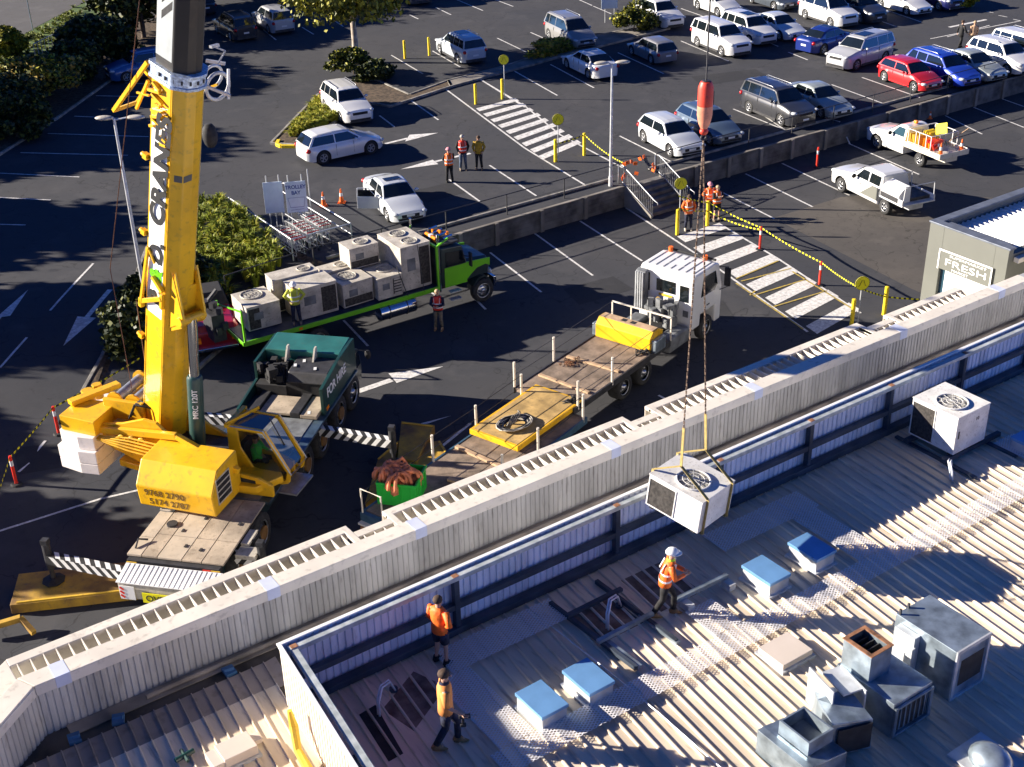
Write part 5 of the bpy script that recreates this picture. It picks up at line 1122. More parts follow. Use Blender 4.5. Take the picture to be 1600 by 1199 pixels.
# sheet metal ducts
def duct(label, loc, rz=0.): return thing('sheet_metal_duct', label, 'duct', loc, rz)
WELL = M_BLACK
t = duct('tall duct elbow with rusty open top and slatted side', (16.95, 12.15, RZ))
b = MB(); b.box(-.55, .55, -.7, .75, 0, .85); b.build('lower_box', M_GALV, t, bevel=.01)
b = MB()
for (x0, x1, y0, y1) in ((-.5, -.46, .0, .7), (.06, .10, .0, .7), (-.459, .059, .0, .04), (-.459, .059, .66, .7)): b.box(x0, x1, y0, y1, .851, 1.5)
b.build('upright_duct', M_GALV, t); b = MB(); b.ring((0, 0, 0), .01, .001, (0, 0, 1), 4, 3)
b = MB()
for (x0, x1, y0, y1) in ((-.52, -.43, -.02, .72), (.03, .12, -.02, .72), (-.429, .029, -.02, .06), (-.429, .029, .64, .72)): b.box(x0, x1, y0, y1, 1.501, 1.52)
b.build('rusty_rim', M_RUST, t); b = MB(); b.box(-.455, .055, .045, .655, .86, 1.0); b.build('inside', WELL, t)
b = MB(); [b.box(-.45, .05, .12+k*.14, .14+k*.14, 1.28, 1.4) for k in range(4)]; b.build('damper', M_DARK, t)
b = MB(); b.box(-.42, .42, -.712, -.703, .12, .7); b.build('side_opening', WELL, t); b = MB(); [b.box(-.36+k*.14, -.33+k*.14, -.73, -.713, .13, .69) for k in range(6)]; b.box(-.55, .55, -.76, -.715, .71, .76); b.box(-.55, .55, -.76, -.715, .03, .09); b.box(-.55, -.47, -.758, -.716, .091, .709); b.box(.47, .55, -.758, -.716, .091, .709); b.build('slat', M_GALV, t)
t = duct('boxy duct with square side opening right of the tall elbow', (18.55, 12.2, RZ))
b = MB(); b.box(-.42, .62, -.75, .75, .0, 1.25); b.build('box', M_GALV, t, bevel=.012); b = MB(); b.box(-.6, -.43, .1, .6, .1, 1.1); b.box(-.7, -.601, .05, .2, 0, .9); b.build('flange', M_GALVP, t)
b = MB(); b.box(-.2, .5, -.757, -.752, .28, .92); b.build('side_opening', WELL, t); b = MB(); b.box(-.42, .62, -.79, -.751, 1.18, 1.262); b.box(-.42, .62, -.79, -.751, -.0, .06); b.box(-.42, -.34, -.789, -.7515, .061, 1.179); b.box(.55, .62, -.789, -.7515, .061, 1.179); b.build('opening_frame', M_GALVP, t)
b = MB(); b.box(-.40, -.36, .66, .70, 1.251, 1.38); b.box(-.1, -.06, .7, .74, 1.251, 1.36); b.build('lug', M_DARK, t)
t = duct('low duct with square open top at the bottom edge', (14.75, 12.15, RZ))
b = MB(); b.extr([(-.7, 0), (.35, 0), (.35, .45), (-.55, .6), (-.7, .6)], 'y', -.75, .55); b.build('lower_box', M_GALV, t, bevel=.01)
b = MB()
for (x0, x1, y0, y1) in ((-.45, -.41, -.5, .25), (.16, .2, -.5, .25), (-.409, .159, -.5, -.46), (-.409, .159, .21, .25)): b.box(x0, x1, y0, y1, .6, .92)
b.build('upright_duct', M_GALV, t); b = MB(); b.box(-.405, .155, -.455, .205, .602, .66); b.build('inside', M_GREY, t)
t = duct('twisted transition duct between the two open ducts', (15.72, 12.2, RZ), R_(-12))
b = MB(); b.loft([[(-.55, -.6, .1), (.3, -.7, .05), (.3, -.65, .75), (-.55, -.55, .85)], [(-.45, .1, .0), (.25, .1, .0), (.25, .1, .95), (-.45, .1, .9)], [(-.2, .55, .0), (.35, .5, .0), (.35, .5, .6), (-.2, .55, .7)]]); b.build('transition', M_GALV, t, bevel=.01)
b = MB(); b.box(.0, .42, -.1, .62, .96, 1.0); b.box(.43, .46, -.2, .62, .25, 1.02); b.box(-.25, -.22, -.1, .7, .3, 1.15); b.build('flange', M_GALVP, t)
b = MB(); b.cbox((-.1, -.66, .42), (.72, .03, .6), -.1); b.build('black_cover', M_BLACK, t)
t = thing('round_roof_cowl', 'rounded blue grey cowl at the bottom right corner', 'roof cowl', (17.4, 9.9, RZ)); b = MB(); b.ell((0, 0, .1), (.36, .44, .26), 18, 10); b.build('dome', M_GALV, t, smooth=True); b = MB(); b.box(-.5, .5, -.6, .6, 0, .05); b.build('flashing', M_GALVP, t)
# ================================================================== MOBILE CRANE
CO = Vector((13.4, 34.3, 0))
crane = thing('mobile_crane', 'yellow mobile crane with tall boom, white counterweight and dark green carrier', 'crane', tuple(CO))
TO = Matrix.Translation(-CO)
FC = TO @ Matrix.Translation(CO) @ Matrix.Rotation(R_(43), 4, 'Z')
FS = TO @ Matrix.Translation((12.1, 33.4, 0)) @ Matrix.Rotation(R_(-53), 4, 'Z')
FOOT = W(261, 655, 3.); TOPQ = W(283, 105, 14.45); bz = (TOPQ-FOOT).normalized(); LB = (TOPQ-FOOT).length
bx = Vector((math.cos(R_(-76)), math.sin(R_(-76)), 0)); bx = (bx-bz*bx.dot(bz)).normalized(); by = bz.cross(bx)
FB = TO @ Matrix(((bx.x, by.x, bz.x, FOOT.x), (bx.y, by.y, bz.y, FOOT.y), (bx.z, by.z, bz.z, FOOT.z), (0, 0, 0, 1)))
def mb(F): b = MB(); b.T = F; return b
def bd_(F, name, m, fn, par=None, **k): b = mb(F); fn(b); return b.build(name, m, par or crane, **k)
# carrier ---------------------------------------------------------
bd_(FC, 'chassis', M_DTEAL, lambda b: b.box(-6.1, 5.9, -1.15, 1.15, .7, 1.45), bevel=.03)
bd_(FC, 'side_board', mat('blue_grey_steel', (.10, .16, .22), .35, .6, var=.2, scale=3), lambda b: (b.box(-2.9, 5.7, -1.56, -1.2, 1.42, 1.5), b.box(-2.9, 5.7, 1.2, 1.5, 1.42, 1.5)), bevel=.01)
bd_(FC, 'middle_deck', M_GREY, lambda b: b.box(-2.85, 2.0, -1.2, 1.2, 1.451, 1.52), bevel=.01)
tan2 = mat('pale_tan_plate', (.52, .44, .34), .65, var=.1, scale=1.5, dirt=.25)
for i, (y0, y1) in enumerate(((-1.47, -.82), (-.80, -.22), (-.20, .52), (.54, 1.0), (1.02, 1.45))):
    for x0, x1 in (((-6.15, -5.1), (-5.08, -3.0)) if i != 4 else ((-6.15, -5.3), (-5.28, -4.0))):
        bd_(FC, 'deck_plate', tan2 if i in (2, 4) else M_TAN, lambda b: b.box(x0, x1, y0, y1, 1.52, 1.58+.004*i), bevel=.008)
bd_(FC, 'deck_fittings', M_DARK, lambda b: ([b.box(x, x+.14, y, y+.07, 1.597, 1.615) for x, y in ((-5.6, -.1), (-4.9, .3), (-4.2, -.1), (-3.6, .35), (-5.7, -.6), (-4.3, -1.2))], b.disc((-4.6, .78, 1.62), .16, (0, 0, 1), .06, 16), b.tube([(-5.9, 1.3, 1.62), (-5.6, 1.35, 1.72), (-5.5, 1.1, 1.66)], .03, 6)))
bd_(FC, 'ladder_rack', M_WDIRT, lambda b: ([b.beam((-4.0, y, 1.64), (-2.7, y, 1.64), .05) for y in (1.12, 1.42)], [b.beam((-4.0+k*.32, 1.12, 1.64), (-4.0+k*.32, 1.42, 1.64), .04) for k in range(5)]))
bd_(FC, 'rear_bumper', M_DARK, lambda b: b.box(-6.3, -6.12, -1.4, 1.4, .9, 1.5), bevel=.01)
for y0, y1, m in ((-1.42, -1.15, M_YEL2), (-1.14, -.9, M_RED), (1.1, 1.4, M_YEL2)): bd_(FC, 'marker_plate', m, lambda b: b.box(-6.34, -6.31, y0, y1, 1.2, 1.45))
rb_ = bd_(FC, 'rear_locker', M_WDIRT, lambda b: b.extr([(-7.05, .75), (-6.4, .75), (-6.4, 1.42), (-7.05, 1.28)], 'y', -1.5, 1.35), bevel=.015)
bd_(FC, 'locker_lid', M_WPAINT, lambda b: ([b.extr([(-7.09, 1.285), (-6.38, 1.435), (-6.38, 1.455), (-7.09, 1.305)], 'y', a_, c_) for a_, c_ in ((-1.53, -.32), (-.3, 1.38))], [b.extr([(-7.08, 1.306), (-6.4, 1.455), (-6.4, 1.467), (-7.08, 1.318)], 'y', -1.5+k*.145, -1.46+k*.145) for k in range(20)]))
bd_(FC, 'oversize_sign', M_SIGNY, lambda b: b.box(-7.12, -7.1, -.95, .62, .72, 1.05))
o = text('OVERSIZE', .2, M_INK, crane, (0, 0, 0), (1, 0, 0), (0, 1, 0), bold=.01); o.matrix_local = FC @ Matrix(((0, 0, -1, -7.125), (-1, 0, 0, .52), (0, 1, 0, .79), (0, 0, 0, 1)))
bd_(FC, 'chevron_plate', M_WPAINT, lambda b: b.box(-7.10, -7.08, .85, 1.3, .75, 1.2)); bd_(FC, 'red_chevron', M_RED, lambda b: [b.cbox((-7.105, 1.22, .85+k*.13), (.01, .14, .06), 0, 0, .6) for k in range(3)])
# equipment bay, hire panel, top locker, cab
bd_(FC, 'hire_panel', M_DGREEN, lambda b: b.extr([(2.35, 1.51), (5.75, 1.51), (5.75, 2.72), (4.3, 2.72), (2.35, 2.5)], 'y', -1.5, -1.38), bevel=.012)
bd_(FC, 'left_wall', M_DGREEN, lambda b: b.extr([(1.9, 1.51), (5.75, 1.51), (5.75, 2.68), (3.7, 2.6), (3.7, 1.95), (1.9, 1.75)], 'y', 1.36, 1.46), bevel=.012)
o = text('FOR HIRE', .34, M_INKW, crane, (0, 0, 0), (1, 0, 0), (0, 1, 0), bold=.015, sx=.95); o.matrix_local = FC @ Matrix(((1, 0, 0, 2.72), (0, 0, -1, -1.505), (0, 1, 0, 1.98), (0, 0, 0, 1)))
bd_(FC, 'top_locker', mat('teal_green_paint', (.03, .15, .13), .4, var=.12, scale=1.5, coat=.3, dirt=.15), lambda b: b.extr([(4.55, 2.1), (5.75, 2.1), (5.75, 2.75), (4.55, 2.68)], 'y', -1.37, 1.35), bevel=.03)
bd_(FC, 'lug', M_WDIRT, lambda b: [b.extr([(4.1, 2.4), (4.6, 2.4), (4.6, 2.9), (4.45, 2.9)], 'y', y, y+.06) for y in (.45, -.55)])
bd_(FC, 'engine_cover', M_DARK, lambda b: (b.extr([(3.3, 2.1), (4.54, 2.2), (4.54, 2.52), (3.5, 2.45)], 'y', -1.3, .15)), bevel=.05)
bd_(FC, 'engine', M_BLACK, lambda b: ([b.cbox((3.9+random.uniform(-.5, .5), .8+random.uniform(-.45, .45), 2.15+random.uniform(-.3, .3)), (random.uniform(.08, .3), random.uniform(.08, .3), random.uniform(.08, .3)), random.uniform(0, 3)) for k in range(45)], b.box(3.3, 4.5, .2, 1.3, 1.5, 1.95), b.box(3.35, 4.5, -1.3, .2, 1.5, 2.09)))
bd_(FC, 'air_hose', M_BLACK, lambda b: [b.tube([(3.4, .2+k*.1, 2.0), (3.9, .3+k*.13, 2.55-k*.04), (4.5, .5+k*.1, 2.3)], .035, 6) for k in range(6)])
bd_(FC, 'bay_plate', M_TAN, lambda b: (b.box(2.1, 3.25, -.35, .72, 1.53, 1.62), b.box(2.0, 3.3, -1.33, -.75, 1.53, 1.66)), bevel=.01)
bd_(FC, 'bay_grating', M_DARK, lambda b: (b.box(2.0, 3.4, .76, 1.05, 1.53, 1.72), b.box(2.0, 3.4, -.72, -.4, 1.53, 1.72)), bevel=.01)
bd_(FC, 'white_label', M_WPAINT, lambda b: [b.cbox(c, (.2, .1, .01), .3) for c in ((4.2, -.2, 2.51), (3.85, .0, 2.51), (3.75, -.75, 2.49), (2.2, -1.0, 1.665))])
bd_(FC, 'carrier_cab', M_DTEAL, lambda b: b.extr([(5.76, .7), (6.5, .7), (6.6, 1.3), (6.35, 2.0), (5.76, 2.2)], 'y', -1.4, -.1), bevel=.05)
bd_(FC, 'carrier_cab_window', M_GLASS, lambda b: (b.extr([(5.85, 1.35), (6.45, 1.35), (6.3, 1.9), (5.85, 2.02)], 'y', -1.415, -1.402)))
bd_(FC, 'side_mirror', M_DARK, lambda b: (b.ell((6.5, -1.7, 1.7), (.06, .12, .2), 8, 6), b.tube([(6.4, -1.4, 1.9), (6.5, -1.7, 1.85)], .02, 5)))
bd_(FC, 'amber_marker', M_AMBER, lambda b: b.box(2.55, 2.75, -1.52, -1.501, 1.6, 1.72))
fm = bd_(FC, 'mudguard', M_BLACK, lambda b: [b.box(x-.6, x+.6, s*1.05-.3, s*1.05+.3, 1.2, 1.3) for x in (-4.1, .5, 4.0) for s in (1, -1)])
for x in (-4.9, -3.3, .6, 2.2, 4.0, 5.5):
    for s in (1, -1):
        w_ = put_wheel(crane, 0, 0, .66, .42, True); w_.matrix_local = FC @ Matrix.Translation((x, s*1.22, .66)) @ Matrix.Rotation(random.uniform(0, 1), 4, 'Y')
M_HUBO = mat('ochre_hub', (.25, .13, .04), .6, var=.2)
bd_(FC, 'hub', M_HUBO, lambda b: [b.tube([(x, s*1.4, .66), (x, s*1.47, .66)], .24, 12) for x in (-4.9, -3.3, .6, 2.2, 4.0) for s in (1, -1)])
# outriggers
def outrigger(x0, y0, x1, y1, matz):
    h = thing('outrigger', None, None); h.parent = crane
    a = Vector((x0, y0, 1.15)); c = Vector((x1, y1, 1.15)); d = (c-a).normalized(); nn = Vector((-d.y, d.x, 0)); L = (c-a).length
    bd_(FC, 'beam', M_BLACK, lambda b: b.beam(a, c, .26, .30), h)
    b = mb(FC); k = .12
    while k < L-.2:
        p_ = a+d*k; q_ = a+d*(k+.17); sl = d*.12
        for s in (1, -1):
            o_ = nn*s*.133; b.add([p_+o_-Vector((0, 0, .15))-sl, q_+o_-Vector((0, 0, .15))-sl, q_+o_+Vector((0, 0, .15))+sl, p_+o_+Vector((0, 0, .15))+sl], [(0, 1, 2, 3)])
        b.add([p_-nn*.13+Vector((0, 0, .153))+sl, q_-nn*.13+Vector((0, 0, .153))+sl, q_+nn*.13+Vector((0, 0, .153))-sl, p_+nn*.13+Vector((0, 0, .153))-sl], [(0, 1, 2, 3)]); k += .34
    b.build('white_stripe', M_WPAINT, h)
    bd_(FC, 'jack', M_DARK, lambda b: (b.tube([c+Vector((0, 0, .5)), c-Vector((0, 0, .35))], .12, 12), b.tube([c-Vector((0, 0, .35)), c-Vector((0, 0, .8))], .07, 10), b.box(c.x-.1, c.x+.1, c.y-.1, c.y+.1, 1.64, 1.8)), h)
    bd_(FC, 'jack_foot', M_BLACK, lambda b: b.loft([[(c.x+r*math.cos(i*.785), c.y+r*math.sin(i*.785), z) for i in range(8)] for r, z in ((.32, .31), (.34, .38), (.12, .46))]), h)
outrigger(-6.5, 1.4, -6.2, 3.95, 0); outrigger(2.0, -1.3, 1.6, -4.05, 0); outrigger(-5.2, -1.3, -5.2, -2.2, 0); outrigger(2.1, 1.3, 2.1, 3.6, 0)
bd_(FC, 'outrigger_box', M_WDIRT, lambda b: (b.box(-5.45, -5.0, -2.1, -1.5, 1.28, 1.42), b.box(-5.0, -4.3, -1.75, -1.5, 1.42, 1.5)))
bd_(FC, 'step_ladder', M_DARK, lambda b: ([b.beam((-4.75+k*.45, -1.75, 1.5), (-4.75+k*.45, -1.85, .5), .05) for k in range(2)], [b.beam((-4.75, -1.77-.02*k, 1.4-k*.25), (-4.3, -1.77-.02*k, 1.4-k*.25), .04) for k in range(4)]))
# superstructure ---------------------------------------------------
bd_(FS, 'slew_ring', M_DARK, lambda b: b.tube([(0, 0, 1.5), (0, 0, 1.72)], .95, 28))
bd_(FS, 'turret_base', M_YEL, lambda b: b.extr([(-3.4, -.85), (-.6, -1.3), (1.5, -1.1), (2.0, -.3), (1.6, .2), (.9, .9), (-3.4, .85)], 'z', 1.72, 1.95), bevel=.03)
plate = [(-4.3, 2.75), (-4.3, 3.15), (-3.0, 3.35), (-2.2, 3.62), (-1.75, 3.55), (-1.2, 3.0), (.2, 2.3), (1.5, 2.15), (1.95, 1.95), (1.95, 1.55), (.8, 1.5), (-2.3, 1.9)]
bd_(FS, 'turret_plate', M_YEL, lambda b: b.extr(plate, 'y', -.92, -.80), bevel=.02); bd_(FS, 'turret_plate', M_YEL, lambda b: b.extr(plate, 'y', .50, .62), bevel=.02)
bd_(FS, 'turret_slot', M_BLACK, lambda b: b.extr([(.25, 1.85), (.9, 1.8), (1.4, 1.9), (1.4, 2.05), (.6, 2.12), (.25, 2.05)], 'y', -.935, -.921))
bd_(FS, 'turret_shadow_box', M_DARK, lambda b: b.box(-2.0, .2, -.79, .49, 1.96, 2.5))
bd_(FS, 'top_girder', M_YEL, lambda b: (b.beam((-4.3, -.98, 3.05), (-1.0, -1.05, 3.3), .16, .22), b.beam((-1.0, -1.05, 3.3), (1.1, -1.25, 2.55), .16, .18)), bevel=.02)
bd_(FS, 'pipework', mat('hydraulic_yellow', (.75, .42, .02), .4, var=.15), lambda b: ([b.tube([(-3.9+.05*k, -1.1-.05*k, 2.9), (-2.6, -1.18-.05*k, 3.05-.08*k), (-1.2, -1.2-.04*k, 2.95-.1*k), (.6, -1.25, 2.6-.09*k)], .03, 6) for k in range(5)], [b.ring((-2.9+.35*k, -1.15, 2.95), .12, .04, (0, 1, 0), 14, 6) for k in range(3)]), smooth='auto')
bd_(FS, 'black_hose', M_BLACK, lambda b: [b.tube([(-3.0, -.5+.1*k, 3.3), (-2.8, -.4+.1*k, 3.75), (-2.2, -.2, 3.6)], .03, 6) for k in range(4)], smooth=True)
eb = bd_(FS, 'engine_housing', M_YEL, lambda b: b.extr([(-2.55, 1.72), (-2.62, 2.45), (-2.15, 3.08), (-1.0, 3.12), (-.95, 1.72)], 'x', -1.6, .95), bevel=.04)
bd_(FS, 'louvre_frame', M_WDIRT, lambda b: b.box(.955, .965, -2.35, -1.55, 2.0, 2.85), eb); bd_(FS, 'louvre', M_BLACK, lambda b: [b.box(.966, .975, -2.3, -1.6, 2.06+k*.2, 2.2+k*.2) for k in range(4)], eb)
n_ = Vector((0, -.63, .47)).normalized(); up_ = Vector((0, .47, .63)).normalized()
def sloped(s, x, t_, hh, m):
    p_ = Vector((x, -2.62, 2.45))
    o = text(s, hh, m, crane, (0, 0, 0), (1, 0, 0), (0, 1, 0), bold=.012, sx=1.05); y = Vector((0, -.07, -.73)) if t_ < 0 else None
    upv = Vector((0, -.095, .995)).normalized() if t_ < 0 else up_; nv = Vector((1, 0, 0)).cross(upv); q = Vector((x, -2.62, 2.45)) + upv*(t_) + nv*.006
    o.matrix_local = FS @ Matrix(((1, upv.x, nv.x, q.x), (0, upv.y, nv.y, q.y), (0, upv.z, nv.z, q.z), (0, 0, 0, 1)))
M_INKBR = mat('brown_lettering', (.16, .09, .02), .5, var=.02)
sloped('9768 2790', -1.35, -.30, .21, M_INKBR); sloped('5174 2787', -1.25, -.62, .21, M_INKBR)
bd_(FS, 'green_decal', M_LIME, lambda b: (b.box(-.95, -.3, -2.6, -2.597, 2.4, 2.425),))
# counterweight
M_CW = mat('counterweight_white', (.80, .74, .70), .5, var=.04, scale=1, dirt=.15)
for k, (z0, z1) in enumerate(((1.72, 2.08), (2.09, 2.52), (2.53, 2.98))):
    bd_(FS, 'counterweight_slab', M_CW, lambda b: b.extr([(-5.15, -1.38), (-5.15, -.55), (-5.05, -.55), (-5.05, -.35), (-5.15, -.35), (-5.15, 1.3), (-4.6, 1.5), (-3.9, 1.5), (-3.75, 1.2), (-3.7, -1.5), (-4.3, -1.55)] if k < 2 else [(-5.1, -1.2), (-5.1, 1.15), (-4.6, 1.35), (-3.9, 1.35), (-3.75, 1.1), (-3.75, -1.4), (-4.3, -1.45)], 'z', z0, z1), bevel=.02)
bd_(FS, 'slab_step', M_WDIRT, lambda b: (b.tube([(-5.18, -.75, 1.8), (-5.2, -.75, 2.9)], .02, 5), b.tube([(-5.18, -.45, 1.8), (-5.2, -.45, 2.9)], .02, 5), [b.tube([(-5.19, -.75, z), (-5.19, -.45, z)], .015, 5) for z in (2.0, 2.35, 2.7)]))
bd_(FS, 'counterweight_bracket', M_YEL, lambda b: (b.extr([(-5.0, -1.2), (-5.0, -.1), (-3.7, .0), (-3.7, -1.3)], 'z', 2.99, 3.5), b.tube([(-4.9, .2, 3.1), (-4.9, .2, 3.65)], .2, 12), b.tube([(-4.9, .7, 3.1), (-4.9, .7, 3.6)], .16, 12), b.beam((-5.0, -.6, 3.6), (-4.2, .9, 3.6), .3, .16)), bevel=.02)
bd_(FS, 'bracket_hole', M_BLACK, lambda b: [b.disc((-5.003, -1.2+.4*k, 3.25), .09, (1, 0, 0), .01, 12) for k in range(3)])
for x in (-3.7, -3.05):
    bd_(FS, 'winch_drum', M_STEEL, lambda b: (b.tube([(x, -.05, 3.62), (x, 1.35, 3.62)], .17, 18)), smooth='auto'); bd_(FS, 'winch_flange', M_YEL, lambda b: (b.disc((x, -.08, 3.62), .28, (0, 1, 0), .06, 18), b.disc((x, 1.38, 3.62), .28, (0, 1, 0), .06, 18), b.beam((x+.32, -.2, 3.5), (x+.32, 1.5, 3.5), .12, .2)))
bd_(FS, 'winch_frame', M_YEL, lambda b: (b.box(-4.0, -2.6, -.3, -.16, 3.1, 3.75), b.box(-4.0, -2.6, 1.45, 1.55, 3.0, 3.7), b.cbox((-2.5, 1.5, 3.9), (.3, .3, .3), .5), b.ell((-2.3, 1.4, 4.1), (.14, .14, .14))), bevel=.02)
# operator cab
M_CGL = bpy.data.materials.new('cab_glass'); M_CGL.use_nodes = True; q = M_CGL.node_tree.nodes['Principled BSDF']; q.inputs['Base Color'].default_value = (.01, .015, .02, 1); q.inputs['Roughness'].default_value = .05; q.inputs['Alpha'].default_value = .62; q.inputs['Specular IOR Level'].default_value = .8
FS = FS @ Matrix.Translation((-.32, -.1, 0)); CY0, CY1 = .02, .98; prof = [(.45, 1.42), (1.75, 1.42), (2.35, 1.62), (2.42, 1.95), (1.72, 3.28), (.55, 3.3)]
cab_ = thing('operator_cab', None, None); cab_.parent = crane
for y in (CY0, CY1):
    b = mb(FS); fr_ = .075
    for i in range(6):
        p0, p1 = prof[i], prof[(i+1) % 6]; b.beam((p0[0], y, p0[1]), (p1[0], y, p1[1]), fr_, .13)
    b.extr([(.45, 1.42), (1.75, 1.42), (2.3, 1.62), (1.2, 1.95), (.85, 2.6), (.8, 3.25), (.55, 3.28)], 'y', y-.04, y+.04); b.build('side_frame', M_YEL, cab_, bevel=.012)
b = mb(FS); b.box(.45, .52, CY0+.041, CY1-.041, 1.45, 3.25); b.box(.53, 1.8, CY0+.041, CY1-.041, 1.42, 1.5); b.add([(1.8, CY0, 1.43), (2.35, CY0, 1.63), (2.35, CY1, 1.63), (1.8, CY1, 1.43)], [(0, 1, 2, 3)]); b.build('back_panel', M_YEL, cab_)
b = mb(FS); b.add([(2.40, CY0+.08, 1.98), (2.40, CY1-.08, 1.98), (1.76, CY1-.08, 3.22), (1.76, CY0+.08, 3.22)], [(0, 1, 2, 3)]); b.build('windscreen', M_CGL, cab_)
b = mb(FS); b.add([(1.66, CY0+.06, 3.31), (1.66, CY1-.06, 3.31), (.66, CY1-.06, 3.33), (.66, CY0+.06, 3.33)], [(0, 1, 2, 3)]); b.build('roof_glass', M_GLASSB, cab_)
b = mb(FS); b.add([(.9, CY0-.045, 2.7), (1.25, CY0-.045, 2.0), (2.28, CY0-.045, 1.72), (2.33, CY0-.045, 1.95), (1.68, CY0-.045, 3.2), (.88, CY0-.045, 3.22)], [(0, 1, 2, 3, 4, 5)]); b.build('side_window', M_CGL, cab_)
b = mb(FS); b.tube([(.5, CY0-.05, 3.34), (1.72, CY0-.05, 3.33), (2.5, CY0-.05, 1.9), (2.5, CY1+.05, 1.9), (1.75, CY1+.05, 3.33), (.5, CY1+.05, 3.34)], .022, 6); b.build('grab_rail', M_STEEL, cab_)
b = mb(FS); b.box(1.7, 2.75, CY0-.3, CY1-.1, 1.34, 1.40); b.build('cab_step', M_STEEL, cab_); b = mb(FS); b.beam((.5, CY0-.1, 3.42), (1.0, CY1+.15, 3.42), .05, .1); b.box(.45, .6, -.1, 1.1, 3.3, 3.42); b.build('cab_top_bar', M_YEL, cab_)
b = mb(FS); b.box(.75, 1.2, .2, .75, 1.5, 1.95); b.box(.7, .85, .2, .75, 1.95, 2.6); b.build('seat', M_BLACK, cab_)
b = mb(FS); b.tube([(2.1, .5, 2.6), (1.7, .5, 3.5)], .02, 5); b.build('wiper', M_DARK, cab_)
cp = FS @ Vector((1.1, .48, 1.52)); cp = cp+CO
op = thing('person', 'crane operator in fluoro green vest sitting inside the yellow cab', 'person', (cp.x, cp.y, cp.z), R_(-53-90)); V = [((0, 0, .48), .12), ((0, -.02, .80), .13), ((0, 0, 1.0), .055), ((0, .03, 1.10), .075), ((0, .035, 1.2), .09), ((.11, .35, .48), .07), ((-.11, .35, .48), .07), ((.12, .42, .1), .05), ((-.12, .42, .1), .05), ((.2, .0, .92), .055), ((-.2, .0, .92), .055), ((.26, .12, .68), .045), ((-.26, .12, .68), .045), ((.2, .34, .66), .03), ((-.2, .34, .66), .03)]
skin('body', V, [(0, 1), (1, 2), (2, 3), (3, 4), (0, 5), (0, 6), (5, 7), (6, 8), (1, 9), (1, 10), (9, 11), (10, 12), (11, 13), (12, 14)], M_SKIN, op)
b = MB(); b.loft([[(.2*s_*math.cos(i*.4488), .15*s_*math.sin(i*.4488), z) for i in range(14)] for s_, z in ((.95, .4), (1, .6), (1.08, .85), (.5, 1.0))])
for s in (-1, 1): b.tube([(s*.19, 0, .93), (s*.27, .12, .68), (s*.22, .3, .66)], [.09, .07, .05], 8)
b.build('vest', mat('fluoro_green', (.05, .85, .08), .6, var=.04), op, smooth=True); b = MB()
for s in (-1, 1): b.tube([(s*.1, 0, .46), (s*.11, .38, .5), (s*.12, .43, .1)], [.11, .09, .06], 8)
b.build('trousers', M_NAVY, op, smooth=True); b = MB(); b.ell((0, .02, 1.23), (.1, .11, .09)); b.build('hair', M_HAIR, op, smooth=True)
FS = FS @ Matrix.Translation((.32, .1, 0))
# boom --------------------------------------------------------------
def bsec(k): return [(-.58*k, -.46*k), (-.5*k, -.53*k), (.30*k, -.53*k), (.34*k, -.51*k), (.62*k, -.26*k), (.67*k, 0), (.62*k, .26*k), (.34*k, .51*k), (.30*k, .53*k), (-.5*k, .53*k), (-.58*k, .46*k)]
bm_ = thing('boom', None, None); bm_.parent = crane
def sect(k, z0, z1, name, m, par=bm_, bev=.0): return bd_(FB, name, m, lambda b: b.loft([[(x, y, z) for x, y in bsec(k)] for z in (z0, z1)]), par, bevel=bev)
base = sect(1., -.25, LB, 'base_section', M_YEL, bev=.03)
M_BINN = mat('inner_boom_grey', (.032, .029, .027), .45, .2, var=.15, scale=.5, dirt=.2)
sect(.88, LB, LB+13, 'telescopic_section', M_BINN); sect(.78, LB+13, LB+26, 'telescopic_section', M_BINN); sect(.68, LB+26, LB+46, 'telescopic_section', M_BINN)
bd_(FB, 'side_panel', mat('grey_side_panel', (.42, .45, .45), .4, .2, var=.06), lambda b: b.box(-.44, .22, -.474, -.4665, LB+.3, LB+13), bm_)
bd_(FB, 'black_stripe', M_BLACK, lambda b: [b.add([(-.25, -.476, LB+1.3+.42*k), (.18, -.476, LB+1.7+.42*k), (.18, -.476, LB+1.92+.42*k), (-.25, -.476, LB+1.52+.42*k)], [(0, 1, 2, 3)]) for k in range(9)], bm_)
M_COLLAR = mat('pale_blue_steel', (.55, .65, .78), .35, .3, var=.25, scale=12)
bd_(FB, 'collar', M_COLLAR, lambda b: (b.loft([[(x*1.06, y*1.06, z) for x, y in bsec(1.)] for z in (LB-.28, LB-.02)]), b.loft([[(x*1.12, y*1.12, z) for x, y in bsec(1.)] for z in (LB-.02, LB+.06)]), b.loft([[(x*1.12, y*1.12, z) for x, y in bsec(1.)] for z in (LB-.36, LB-.285)])), bm_, bevel=.01)
bd_(FB, 'collar_bolt', M_DARK, lambda b: [b.cbox((.68*math.cos(a)*1.05, .56*math.sin(a)*1.05, LB-.14), (.05, .05, .1), a) for a in [i*.35 for i in range(-6, 7)]], bm_)
for i, z in enumerate((3.0, 6.6, 9.0)): bd_(FB, 'rope_guide', M_YEL, lambda b: (b.box(-.72, -.55, -.62, -.48, z, z+.16), b.tube([(-.8, -.55, z+.08), (-.55, -.55, z+.08)], .07, 8)), bm_)
